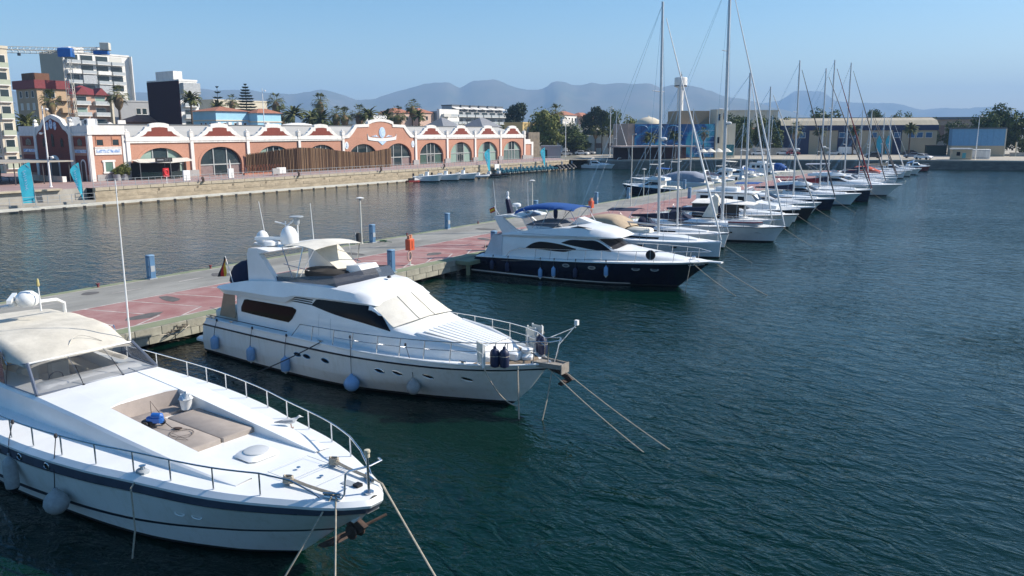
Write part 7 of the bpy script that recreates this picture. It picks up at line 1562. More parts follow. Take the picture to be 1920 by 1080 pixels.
def house(label, cx, cy, L, D, h, m, rz=BR, roof=None, cat='building', name='apartment_block'):
    t = thing(name, label, cat, (cx, cy, GZ), rz, 'buildings of the town')
    b = MB(); b.box(0, L, 0, D, -.5, h); b.build('walls', m, t)
    if roof == 'flat': b = MB(); b.box(-.15, L+.15, -.15, D+.15, h, h+.5); b.build('parapet_wall', m, t)
    return t
def hip(t, x0, x1, y0, y1, z, h, m, over=.5):
    x0 -= over; x1 += over; y0 -= over; y1 += over; w = (y1-y0)/2
    b = MB(); vs = [(x0, y0, z), (x1, y0, z), (x1, y1, z), (x0, y1, z), (x0+min(w, (x1-x0)/2), (y0+y1)/2, z+h), (x1-min(w, (x1-x0)/2), (y0+y1)/2, z+h)]
    b.add(vs, [(0, 1, 5, 4), (1, 2, 5), (2, 3, 4, 5), (3, 0, 4), (0, 3, 2, 1)]); return b.build('roof', m, t)
M_cr = mat('cream_render', (.60, .54, .42), .85, var=.1, vscale=.3); M_tanr = mat('tan_render', (.38, .29, .20), .85, var=.1, vscale=.3)
M_oran = mat('warm_orange_brick', (.46, .33, .21), .85, var=.12, vscale=.5); M_paleg = mat('pale_green_render', (.40, .44, .34), .85, var=.1, vscale=.3)
M_terr = mat('terracotta_tiles', (.36, .15, .09), .85, var=.25, vscale=1.2, stretch=(1, .2, 1)); M_maroon = mat('maroon_roof', (.20, .035, .04), .7, var=.15)
M_greyr = mat('grey_render', (.33, .34, .35), .85, var=.1, vscale=.3); M_plum = mat('plum_cladding', (.034, .014, .022), .95, var=.25, vscale=3, spec=.1)
M_sky = mat('sky_blue_render', (.30, .55, .70), .8, var=.08, vscale=.4); M_brn = mat('brown_brick', (.17, .085, .05), .9, var=.15)
M_blind = mat('pale_blind', (.58, .57, .52), .8, var=.05); M_railg = mat('grey_balcony_glass', (.42, .45, .46), .3, var=.1)
# green tower cut by the left edge
t = house('pale green and cream apartment tower cut off by the left edge of the picture', -94.4, 150, 2.6, 18, 22.6, M_cr, roof='flat')
for f in range(7):
    z = .9+f*3.05
    win(t, 0, 2.2, z+.6, 2.6, 1.5, 'l', M_winglass); win(t, 0, 7.0, z+.6, 2.6, 1.5, 'l', M_blind if f % 2 else M_winglass); win(t, 0, 12.0, z+.6, 2.6, 1.5, 'l')
    b = MB(); b.box(-.12, 0, .9, 13.8, z-.25, z+.55); b.build('spandrel', M_paleg, t)
    balcony(t, 1.3, 0, z, 2.2, .5, M_stucco, M_paleg, .9); win(t, 1.3, 0, z+.1, 1.5, 2.1)
# white apartment block with balconies
t = house('tall white apartment block with long balconies and a blank tan end wall', -141.4, 260, 21.8, 14.1, 32.5, M_stucco, roof='flat')
b = MB(); b.box(-.25, -.001, -.02, 14.1, -.5, 33.2); b.build('end_wall', mat('tan_end_wall', (.42, .37, .29), .9, var=.08, vscale=.3), t)
for f in range(10):
    z = 1.5+f*3.1
    for k, (x, w) in enumerate(((2.6, 4.4), (7.4, 4.4), (12.4, 4.4), (17.2, 4.2))):
        win(t, x, 0, z+.1, 4.0, 2.5, m=M_winglass if (f+k) % 4 else M_blind)
        if (f*k) % 5 != 2 or k == 3: balcony(t, x, 0, z, w, 1.5, M_stucco, M_stucco if (f+k*2) % 4 == 0 else M_railg, .95)
        else: b = MB(); b.box(x-w/2, x+w/2, -1.4, -.1, z-.1, z+2.6); b.build('glazed_balcony', mat('glazed_white', (.42, .44, .45), .4, var=.25, vscale=2), t)
b = MB(); b.box(21.8, 22.1, -1.6, 8, -.5, 32.6); b.build('end_fin', M_stucco, t)
b = MB(); b.rbox(4, 9, 4, 9, 33, 34.8, .2); b.rbox(14, 17, 5, 9, 33, 35.4, .2); b.build('roof_house', M_stucco, t)
# block with maroon roof
t = house('tan apartment block with a maroon flat roof in front of the tall white block', -119, 205, 7.5, 10.5, 18.4, M_tanr)
b = MB(); b.box(-.6, 8.1, -.6, 11, 18.4, 20.5); b.build('roof', M_maroon, t)
b = MB(); b.box(1, 5, 3, 9, 20.5, 22.4); b.build('roof_house', M_brn, t)
b = MB(); b.box(.001, 7.4, -.08, -.001, -.5, 18.4); b.build('front_cladding', M_oran, t)
for f in range(6):
    z = .6+f*3.0
    for y in (2.0, 5.0, 8.2): win(t, 0, y, z+.7, 1.1, 1.5, 'l', M_glass if (f+int(y)) % 3 else M_blind)
    win(t, 3.2, -.08, z+.7, 2.2, 1.5, m=M_winglass if f % 2 else M_green)
    balcony(t, 6.4, -.08, z+.1, 2.2, 1.2, M_oran, M_oran, 1.0)
t = house('salmon apartment block with pale balconies and red tiled gables behind the crane', -114.6, 213, 9.8, 9, 17.3, mat('salmon_brick', (.48, .31, .23), .85, var=.1))
hip(t, 0, 9.8, 0, 9, 17.3, 2.6, M_maroon)
for x in (2.4, 7.6): b = MB(); b.prism([(x-1.9, 17.3), (x+1.9, 17.3), (x, 19.2)], -.9, 3, 'y'); b.build('roof_gable', M_maroon, t)
b = MB(); b.box(9.82, 10.3, -1.3, 9, -.5, 17.2); b.build('end_fin', M_cr, t)
for f in range(6):
    z = .2+f*2.9
    for x in (2.4, 7.4): balcony(t, x, 0, z+.1, 3.8, 1.2, M_stucco, M_railg, .9); win(t, x, 0, z+.2, 2.6, 1.9, m=M_winglass if (f+int(x)) % 3 else M_green)
t = house('low grey town house between the tall white block and the plum coloured wall', -122.5, 250, 13.3, 10, 16.9, M_greyr, roof='flat')
for x in (8.5, 10.5): win(t, x, 0, 13.2, 1.5, 1.8)
t = house('brown gabled shed roof behind the left end of the market hall', -112, 240, 16, 9, 10.6, M_brn); hip(t, 0, 16, 0, 9, 10.6, 2.2, M_terr)
t = house('narrow apartment block with a plum coloured side wall and white front', -97.3, 240, 5.9, 16.1, 22.3, M_stucco, roof='flat')
b = MB(); b.box(-.3, -.001, .05, 16.1, 5.0, 22.4); b.build('plum_wall', M_plum, t)
b = MB(); b.box(.3, 3.2, 3, 12, 22.8, 25.3); b.build('roof_house', M_stucco, t)
for f in range(6):
    z = 1.8+f*3.3; balcony(t, 3.0, 0, z, 4.8, 1.3, M_stucco, M_stucco if f > 4 else M_railg, 1); win(t, 3.0, 0, z+.1, 3.6, 2.2)
b = MB(); b.box(.3, 5.9, -1.6, .3, 18.6, 21.8); b.build('glazed_balcony', mat('glazed_white', (.42, .44, .45), .4, var=.25, vscale=2), t)
# sky blue house with terracotta roof
t = house('sky blue villa with terracotta hipped roof above the market hall roof', -72.7, 200, 10.0, 9.9, 12.6, M_sky)
hip(t, 0, 10, 0, 9.9, 12.6, 1.3, M_terr)
b = MB(); b.box(-.2, 10.2, -.2, 10, 10.2, 10.5); b.build('string_course', M_cr, t)
for x in (2.4, 5.6, 8.4): win(t, x, 0, 8.2, .8, 1.5, m=M_glass)
for y in (2.4, 4.2, 6.0): win(t, 0, y, 8.2, .7, 1.5, 'l', M_glass)
t2 = house('sky blue right wing of the villa with terracotta roof', -64.4, 206, 7.5, 5, 12.2, M_sky); hip(t2, 0, 7.5, 0, 5, 12.2, 1.2, M_terr)
b = MB(); b.box(-.2, 7.7, -.2, 5, 9.9, 10.2); b.build('string_course', M_cr, t2)
for x in (2.8, 4.8): win(t2, x, 0, 8.0, .8, 1.5, m=M_glass)
t = house('long cream house behind the sky blue villa', -109.4, 300, 24, 9.2, 19, M_cr, roof='flat'); win(t, 10, 0, 15, 1.2, 1.2)
# white curvy crest and small walls peeping over the hall roof
t = thing('roof_crest', 'white scalloped crest wall rising over the market hall roof below the plum wall', 'wall', (-82.5, 172, GZ), BR)
b = MB(); b.prism([(-3.4, 6.5), (-3.4, 9.0), (-2.6, 9.6), (-1.7, 9.1), (-1.5, 8.2), (-.9, 8.4), (-.8, 10.0), (.8, 10.0), (.9, 8.4), (1.5, 8.0), (3.4, 7.4), (3.4, 6.5)], 0, .5, 'y'); b.build('crest', M_stucco, t)
for x in (-2.6, 0): b = MB(); b.box(x-.45, x+.45, -.03, -.001, 7.9, 9.1); b.build('inset_panel', M_greyr, t)
# modern stepped block
t = house('modern grey and white apartment block with stepped roof terraces', -33, 360, 59, 12, 16.5, M_greyr)
b = MB(); b.box(0, 14, -1.5, -.01, -.5, 17.4); b.build('white_bay', M_stucco, t)
for f in range(5):
    z = 1.5+f*3.2
    for y in (3.5, 8.0): win(t, 0, y, z+.8, 3.6, 1.1, 'l', M_glass)
    for k in range(8):
        x = 10+k*6.4; balcony(t, x, 0, z, 5.6, 1.8, M_stucco, M_railg, 1.0); win(t, x, 0, z+.1, 4.6, 2.1)
    balcony(t, 4, -1.5, z, 5.0, 1.4, M_stucco, M_blind, 1.0)
for k in range(6):
    x = 16+k*7; b = MB(); b.box(x-2.7, x+2.7, 2, 8, 16.5, 19.2); b.build('penthouse', M_greyr, t)
    b = MB(); b.plate([[(x-3, -.8, 17.8), (x+3, -.8, 17.8)], [(x-3, 2, 18.6), (x+3, 2, 18.6)]], .08); b.build('terrace_awning', M_stucco, t)
    b = MB(); b.box(x-2.9, x+2.9, 1.8, 8.2, 19.2, 19.7); b.build('roof_edge', M_zincd, t)
for i, (x, y, w, h, lab) in enumerate(((-62, 330, 16, 13.5, 'distant white house among the palms, left of the casino sign'), (-50, 345, 12, 15.5, 'distant white house with red roof above the casino sign'), (-40, 352, 10, 15.6, 'distant salmon house with red roof left of the modern block'), (-48, 262, 12, 9.5, 'cream house with shaded porch behind the casino gable'), (28, 430, 14, 16.0, 'distant red roofed house right of the modern block'), (38, 440, 14, 15.5, 'distant pink house right of the modern block'))):
    t = house(lab, x, y, w, 9, h, M_stucco if i in (0, 4) else (M_cr if i == 3 else mat('salmon_render', (.55, .38, .30), .85, var=.1)), roof='flat' if i in (0, 3) else None)
    if i not in (0, 3): hip(t, 0, w, 0, 9, h, 2.2, M_terr)
    for k in range(int(w/3.5)): win(t, 2+k*3.2, 0, h-3, 1.2, 1.6, m=M_glass)
for x, y, L, lab in ((-21, 250, 9, 'grey hipped roof with a dormer peak behind the right hand gables'), (-9, 252, 10, 'grey hipped roof with broad slopes behind the last gable')):
    t = house(lab, x, y, L, 8, 8.8, M_greyr); hip(t, 0, L, 0, 8, 8.8, 3.0, mat('slate_grey_roof', (.20, .21, .23), .7, var=.15))
t = house('yellow ochre house at the right end of the market hall', 3.5, 252, 8.3, 7, 9.8, mat('ochre_render', (.62, .45, .20), .85, var=.1), roof='flat'); win(t, 3, 0, 7, 1, 1.6, m=M_blind)
t = house('ruined grey stone wall under the big round tree', 5.0, 236, 6, 4, 7.2, mat('ruin_stone', (.20, .17, .13), .95, var=.4, vscale=.8))
t = house('white town house with a bright end front behind the dark trees', 18.3, 290, 6, 5.4, 11.2, M_stucco, roof='flat')
for k in range(3): win(t, 0, 1.2+k*1.4, 6.2, .7, 1.3, 'l', M_glass)
t = house('white upper house with terrace roof half hidden by trees', 27, 300, 12, 8, 9.4, M_stucco, roof='flat'); win(t, 3, 0, 6.5, 2.5, 1.6)
t = house('long white villa with a bright end wall and dark plants before it', 35.0, 262, 11, 15.3, 5.6, M_stucco, roof='flat')
for k in range(3): win(t, 3+k*2.2, 0, 1.2, 1.2, 2.0, m=M_glass)
for y in (3, 7.5, 12): win(t, 0, y, 2.0, 2.6, 1.6, 'l', mat('pinkish_glass', (.26, .20, .19), .2, var=.2))
# crane
t = thing('tower_crane', 'pale lattice tower crane with a blue cab above the salmon block', 'crane', (-112.1, 208, GZ), R(190))
def lattice(pa, pb, w, n, nm, m):
    pa, pb = Vector(pa), Vector(pb); ax = (pb-pa).normalized(); s_ = ax.orthogonal().normalized() if abs(ax.z) < .9 else Vector((1, 0, 0)); q_ = ax.cross(s_)
    b = MB(); cs = [(s_*i+q_*j)*w/2 for i, j in ((1, 1), (-1, 1), (-1, -1), (1, -1))]
    for c in cs: b.tube([pa+c, pb+c], .07, 4)
    for k in range(n):
        a0, a1 = pa.lerp(pb, k/n), pa.lerp(pb, (k+1)/n)
        for i in range(4): b.tube([a0+cs[i], a1+cs[(i+1) % 4]], .04, 3); b.tube([a0+cs[i], a0+cs[(i+1) % 4]], .04, 3)
    o = b.build(nm, m, t); return o
M_crane = mat('crane_cream', (.55, .53, .46), .6, var=.1)
lattice((0, 0, 0), (0, 0, 26.2), 1.5, 17, 'mast', M_crane); lattice((1.2, 0, 27.7), (18, 0, 27.9), 1.1, 12, 'jib', M_crane); lattice((18, 0, 27.9), (34, 0, 28.0), .5, 9, 'jib_tip', M_crane); lattice((-1.2, 0, 27.9), (-10.5, 0, 28.0), 1.0, 6, 'counter_jib', M_crane)
b = MB(); b.rbox(-1.6, 1.8, -1.2, 1.2, 26.2, 28.4, .3); b.build('slewing_cab', mat('crane_blue', (.01, .12, .42), .5, var=.1), t)
b = MB(); b.rbox(-10, -6.5, -.8, .8, 26.9, 27.8, .1); b.build('counterweight', mat('crane_blue', (.01, .12, .42), .5, var=.1), t)
b = MB(); b.rbox(-10.4, -8.2, -.9, .9, 28.05, 29.8, .1); b.build('ballast_frame', M_crane, t)
b = MB(); b.tube([(11, 0, 27.6), (11, 0, 26.9)], .03, 4); b.box(10.7, 11.3, -.3, .3, 26.4, 27.0); b.build('trolley_hook', M_zincd, t)
# aquarium: blue glass hall, tan block, cream stair tower, terrace
t = thing('aquarium_building', 'blue glass fronted building with painted sea mural, tan block and cream tower', 'building', (33.3, 219.0, GZ), R(12))
M_mural = bpy.data.materials.new('blue_mural_glass'); M_mural.use_nodes = True; nt = M_mural.node_tree; b_ = nt.nodes['Principled BSDF']; b_.inputs['Roughness'].default_value = .15
tc = nt.nodes.new('ShaderNodeTexCoord'); nz = nt.nodes.new('ShaderNodeTexNoise'); nz.inputs['Scale'].default_value = .22; nz.inputs['Detail'].default_value = 3; nz.inputs['Distortion'].default_value = 1.2
rp_ = nt.nodes.new('ShaderNodeValToRGB'); els = rp_.color_ramp.elements; els[0].position = .34; els[0].color = (.006, .028, .10, 1); els[1].position = .68; els[1].color = (.05, .36, .48, 1); e = els.new(.5); e.color = (.014, .095, .28, 1)
nt.links.new(tc.outputs['Object'], nz.inputs[0]); nt.links.new(nz.outputs[0], rp_.inputs[0]); nt.links.new(rp_.outputs[0], b_.inputs['Base Color'])
b = MB(); b.box(0, 23.4, .1, 12, 0, 9.3); b.build('walls', M_tanr, t)
for k in range(12):
    for r_ in range(3):
        b = MB(); x = .03+k*1.95; b.box(x, x+1.9, -.02, .09, .3+r_*3.0, 3.24+r_*3.0); b.build('mural_pane', M_mural, t)
b = MB()
for k in range(3): b.tube([(2+k*4.5+1.9*math.cos(a*math.pi/8), -.05, 7.7+1.2*math.sin(a*math.pi/8)) for a in range(9)], .10, 4)
for k in range(3): b.tube([(3.4+k*4.5+1.9*math.cos(a*math.pi/8), -.05, 2.7+1.3*math.sin(a*math.pi/8)) for a in range(9)], .12, 4)
b.build('mural_arches', mat('mural_teal', (.02, .16, .34), .3), t)
for k in range(5): b = MB(); b.box(17.6+k*.3, 23.3, -.08, -.03, 1.2+k*1.55, 1.34+k*1.55); b.build('stair_rail', M_paleblue, t)
b = MB(); b.box(-1.9, -.01, .2, 12, 0, 9.4); b.build('side_wall', M_greyr if False else mat('dusty_pink_render', (.36, .28, .23), .85, var=.1), t)
b = MB(); b.box(14.5, 23.6, 4, 12, 9.31, 12.9); b.build('upper_block', mat('tan_upper', (.33, .26, .18), .85, var=.1), t)
for k, (x0, x1, y0, y1_, z1) in enumerate(((23.5, 25.2, -.6, 3.5, 13.2), (25.3, 26.6, -.2, 4, 13.0), (26.7, 29.9, .5, 6, 9.4))):
    b = MB(); b.box(x0, x1, y0, y1_, 0, z1); b.build('stair_tower', M_cr, t)
for x, z in ((24.3, 10.2), (26.0, 10.5), (24.3, 4)): b = MB(); b.box(x-.3, x+.3, -.63 if x < 25 else -.23, -.601 if x < 25 else -.201, z, z+1.7); b.build('slit_window', M_glass, t)
b = MB(); b.box(27.0, 29.6, .38, .49, .6, 3.6); b.build('glass_front', mat('teal_glass', (.03, .15, .17), .1, var=.3), t)
for x in (-4.5, 0, 4, 8.5, 12.8): b = MB(); b.box(x-.12, x+.12, -8.3, -8.06, -.2, 3.2); b.build('terrace_post', M_greyr, t)
b = MB(); b.box(-7.0, 14.2, -9.0, -.05, 3.2, 3.55); b.build('terrace_roof', mat('pinkish_concrete', (.42, .34, .31), .85, var=.1), t)
b = MB(); b.box(-6.8, 13.8, -3, -2.6, -.2, 3.19); b.build('terrace_dark_panel', mat('dark_plum', (.05, .02, .03), .8, var=.3), t)  # plain dark plum panel filling the space below the terrace roof
for k in range(4): b = MB(); b.lathe([(.05, 2.1), (1.6, 2.0), (.6, 2.7), (.05, 3.0)], 17.0+k*2.3, -6.5, -.2, 8); b.lathe([(.04, 0), (.04, 2.1)], 17.0+k*2.3, -6.5, -.2, 6); b.build('parasol', M_cream, t)
b = MB(); b.lathe([(4.1, 0), (4.0, .5), (3.2, 1.4), (1.7, 2.1), (.3, 2.4), (.05, 2.8)], 12.6, 22, 9.2, 16); b.build('dome', M_cr, t)
b = MB(); b.lathe([(4.3, -9.2), (4.3, 0)], 12.6, 22, 9.2, 16); b.build('dome_drum', M_cr, t)
# water tower
t = thing('water_tower', 'slender white water tower with a drum tank on top', 'tower', (68.3, 330, GZ), 0)
b = MB(); b.lathe([(2.0, 0), (1.35, 10), (1.2, 24.8)], n=16); b.build('shaft', M_stucco, t)
b = MB(); b.lathe([(1.2, 24.6), (2.55, 25.0), (2.55, 28.2), (2.3, 28.6), (.2, 28.9)], n=18); b.build('tank', M_stucco, t)
b = MB(); b.lathe([(2.58, 25.0), (2.58, 25.5)], n=18); b.build('tank_band', M_hullblue, t)
b = MB(); b.tube([(0, 0, 28.8), (0, 0, 30.8)], .12, 5); b.box(-.4, .4, -.4, .4, 28.8, 29.8); b.build('aerial', M_greyr, t)
# long warehouse with blue frieze
t = thing('warehouse', 'long tan warehouse with a dark blue frieze and pale metal roof', 'warehouse', (86.0, 258.0, GZ), R(-13))
M_wtan = mat('warehouse_tan', (.44, .36, .25), .85, var=.08, vscale=.2); M_wblue = mat('warehouse_blue', (.008, .020, .075), .5, var=.12, vscale=.3); M_wroof = mat('pale_metal_roof', (.45, .39, .28), .6, var=.12, vscale=.3, stretch=(4, .2, 1))
b = MB(); b.box(0, 45.5, 0, 16, -.5, 7.4); b.build('walls', M_wtan, t)
b = MB(); b.box(-.3, 45.8, -.3, 16.3, 7.4, 9.0); b.build('frieze', M_wblue, t)
b = MB(); b.prism([(-.3, 9.0), (16.3, 9.0), (14, 10.6), (8, 11.3), (2, 10.4)], -.2, 45.7, 'x'); b.build('roof', M_wroof, t)
for x0, x1 in ((-.05, 8.5), (17, 22.5), (33, 35.5)): b = MB(); b.box(x0, x1, -.12, -.001, -.4, 7.39); b.build('blue_panel', M_wblue, t)
for x in (6.4, 18.2, 21.2, 27.5, 34.2, 38.3, 40.6, 43.2): win(t, x, -.12, 5.2, 1.7, 1.5, m=mat('blue_window', (.04, .12, .24), .15, var=.2))
for y in (2.5, 5, 7.5): o = win(t, 45.5, y, 4.9, .9, 1.9, 'r', M_glass)
b = MB(); b.box(45.5, 45.58, 4, 9, 0, 4.6); b.build('door', M_greyr, t)
for k, (x, lab) in enumerate(((29.0, 'left one of two cyan banners on the warehouse front'), (31.6, 'right one of two cyan banners on the warehouse front'))):
    p = (86.0+x*math.cos(R(-13))+1.2*math.sin(R(-13)), 258+x*math.sin(R(-13))-1.2*math.cos(R(-13)), GZ)
    tb = thing('banner', lab, 'banner', p, R(-13), 'cyan feather banners by the water')
    b = MB(); rows = [[(lerp(-.75, .75, j/4)*(1 if i < 9 else lerp(1, .25, (i-8)/3)), .05*math.sin(i+j), .3+i*.5) for j in range(5)] for i in range(12)]; b.plate(rows, .02, (0, 1, 0)); b.build('cloth', M_ban, tb)
    b = MB(); b.tube([(.78, 0, 0), (.78, 0, 4.6), (.1, 0, 6.0)], .04, 5); b.build('pole', M_panel, tb)
# blue shed, kiosk, container
t = thing('blue_shed', 'boxy shed with a light blue upper half and tan lower wall', 'shed', (126.2, 231.5, GZ), R(-20))
b = MB(); b.box(0, 13.2, 0, 6, -.5, 3.0); b.build('walls', M_wtan, t)
for k in range(9): b = MB(); b.box(k*1.467+.015, k*1.467+1.45, -.06, 6.06, 3.0, 7.7); b.build('cladding_panel', mat('light_blue_cladding', (.13, .30, .48), .6, var=.08), t)
b = MB(); b.box(-.25, 13.45, -.3, 6.3, 7.7, 8.05); b.build('roof_edge', M_zincd, t)
b = MB(); b.box(13.21, 13.5, -.1, 6.1, -.5, 7.7); b.build('end_trim', M_cr, t)
t = thing('kiosk', 'small tan kiosk with a flat white roof on the quay', 'kiosk', (111.6, 204.0, GZ), R(-20))
b = MB(); b.box(0, 4.3, 0, 3.2, 0, 2.55); b.build('walls', M_wtan, t)
b = MB(); b.box(-.25, 4.55, -.3, 3.5, 2.55, 2.85); b.build('roof', M_stucco, t)
b = MB(); b.box(1.0, 1.8, -.04, -.001, 1.0, 1.95); b.build('window', M_glass, t)
b = MB(); b.box(2.3, 3.1, -.04, -.001, .4, 1.7); b.build('door', mat('teal_door', (.08, .32, .34), .5), t)
b = MB(); b.box(4.31, 4.5, .2, 3.0, 0, 2.54); b.build('end_trim', M_cr, t)
t = thing('container', 'white portable cabin standing behind the small kiosk', 'container', (117.3, 208.0, GZ), R(-20))
b = MB(); b.rbox(0, 5.6, 0, 2.3, .1, 2.5, .1); b.build('shell', M_stucco, t)
b = MB(); b.box(.4, 5.2, -.03, -.001, .4, .5); b.box(.4, 5.2, -.03, -.001, 2.1, 2.2); b.build('rib', M_greyr, t)
tall_lamp((117.6, 204, GZ), 11.2, 'thin white flagpole like lamp beside the kiosk'); tall_lamp((28.8, 236, GZ), 14.3, 'tall double armed lamp left of the glass aquarium')
t = house('long low tan viaduct like building with a dark roof edge on the skyline', 148, 428, 110, 10, 13.0, mat('dusty_tan', (.34, .24, .17), .9, var=.12), rz=R(-4), name='long_building'); b = MB(); b.box(-1, 111, -1, 11, 13.0, 14.2); b.build('roof', M_zincd, t)
for k in range(9): b = MB(); b.box(3+k*12, 6+k*12, -.1, -.001, 2, 10); b.build('bay_opening', M_brn, t)
t = house('broad beige hall rising behind the trees right of the tallest mast', 83, 305, 17, 10, 14.6, M_cr, rz=R(0), roof='flat', name='hall'); win(t, 5, 0, 11, 2, 1.5)
t = house('reddish house half hidden in trees right of the cream tower', 72, 272, 9, 7, 8.0, mat('salmon_render', (.55, .38, .30), .85, var=.1), rz=R(-10)); hip(t, 0, 9, 0, 7, 8.0, 2, M_terr)
t = thing('garden_wall', 'long low garden wall behind the cars left of the warehouse', 'wall', (63, 246, GZ), R(6)); b = MB(); b.box(0, 26, 0, .4, -.3, 2.2); b.build('wall', M_conc, t)
t = thing('garden_wall', 'low wall and gate posts between the blue shed and the right edge', 'wall', (141, 228, GZ), R(-20)); b = MB(); b.box(0, 20, 0, .3, -.3, 1.1); b.build('wall', M_conc, t)
for x in (1.5, 8.2): b = MB(); b.box(x-.15, x+.15, -.1, .4, 0, 4.0); b.build('gate_post', M_cr, t)
t = thing('skip', 'dark green waste container left of the blue shed', 'container', (122.5, 238, GZ), R(-15)); b = MB(); b.rbox(0, 5.5, 0, 2.4, .1, 2.9, .2); b.build('bin', mat('dark_green', (.012, .03, .02), .6, var=.2), t); b = MB(); b.box(-.1, 5.6, -.1, 2.5, 2.91, 3.05); b.build('lid', M_black, t)
t = house('small grey flat roofed kiosk at the end of the market hall', 8.5, 228, 5.5, 3.5, 3.0, M_greyr, rz=R(0), roof='flat', name='kiosk'); b = MB(); b.box(.2, 1.6, -.05, -.001, 0, 2.3); b.build('door', M_black, t)
# ---------------------------------------------------------------- cars
def car(label, x, y, rz, m, van=False):
    t = thing('parked_car' if not van else 'delivery_van', label, 'car' if not van else 'van', (x, y, GZ+.01), R(rz), 'parked cars')
    if van: prof = [(-2.7, .35), (2.5, .35), (2.7, .7), (2.65, 1.2), (1.9, 1.5), (1.35, 2.35), (-2.6, 2.4), (-2.75, 1.8)]; w = .98
    else: prof = [(-2.1, .32), (2.05, .32), (2.15, .6), (2.0, .85), (1.0, .98), (.4, 1.42), (-1.0, 1.46), (-1.75, 1.05), (-2.15, .95)]; w = .86
    b = MB(); b.prism(prof, -w, w, 'y'); b.build('body', m, t)
    wp = [(1.25, 1.58), (1.72, 1.55), (1.30, 2.2), (.7, 2.22)] if van else [(-1.5, 1.05), (.85, 1.02), (.35, 1.36), (-.95, 1.39)]
    for s_ in (-1, 1): b = MB(); b.prism(wp, s_*w-.01, s_*w+.015, 'y'); b.build('side_window', M_glass, t)
    b = MB(); b.plate([[(1.93, -w*.85, 1.52), (1.42, -w*.8, 2.24)] if van else [(1.02, -w*.85, 1.01), (.46, -w*.8, 1.39)], [(1.93, w*.85, 1.52), (1.42, w*.8, 2.24)] if van else [(1.02, w*.85, 1.01), (.46, w*.8, 1.39)]], .02, (-1, 0, -1)); b.build('windscreen', M_glass, t)
    wm = wmesh(('wheel', .33), lambda b: b.lathe([(.05, -.1), (.3, -.1), (.33, -.06), (.33, .06), (.3, .1), (.05, .1)], n=12, axis='y'), M_black)
    for wx in (-1.35, 1.3):
        for s_ in (-1, 1): link('wheel', wm, t, (wx, s_*(w-.08), .33))
    for s_ in (-1, 1): b = MB(); b.box(2.0 if not van else 2.55, 2.17 if not van else 2.71, s_*.6-.16, s_*.6+.16, .62, .78); b.build('headlight', M_whitepaint, t)
M_sil = mat('silver_paint', (.50, .51, .52), .3, metal=.3, var=.05); M_carw = mat('white_car_paint', (.75, .75, .75), .25, var=.03); M_card = mat('dark_car_paint', (.03, .032, .04), .25, var=.1); M_carr = mat('red_car_paint', (.30, .02, .025), .3, var=.05); M_carb = mat('blue_grey_paint', (.16, .19, .24), .3, var=.05)
car('silver saloon parked at the head of the row beyond the market hall', 16.6, 250.3, 15, M_sil); car('dark red car parked behind the silver saloon', 14.6, 261, 15, M_carr); car('dark car parked right of the silver saloon', 20.0, 258, 15, M_card)
car('white hatchback parked beside the tall lamp', 22.4, 255.5, -25, M_carw); car('pale grey car parked between the white hatchback and the van', 25.0, 261, -25, M_sil); car('long white van parked left of the terrace', 25.5, 275, -10, M_carw, True)
car('white hatchback parked alone by the small kiosk', 105.2, 205.5, -60, M_carw); car('grey car parked under the leaning palm', 107.5, 216.0, 160, M_carb); car('dark car parked against the warehouse wall', 121, 245.5, 170, M_card); car('white van parked at the blue warehouse door', 103.9, 249.0, -15, M_carw, True); car('pale car parked left of the white van', 98.6, 246.5, -15, M_sil)
car('white car parked under the trees left of the warehouse', 83.4, 248.5, 170, M_carw); car('red car parked in front of the dark trees', 86.4, 247.5, -10, M_carr); car('dark blue car parked second from the red one', 79.6, 250, 170, M_carb); car('white estate parked at the left end of the tree row', 75.4, 246.8, 170, M_carw); car('dark car standing near the two cyan banners', 97.4, 217.0, 170, M_card); car('grey car standing behind the white yachts near the quay', 101.5, 226.0, 170, M_carb)
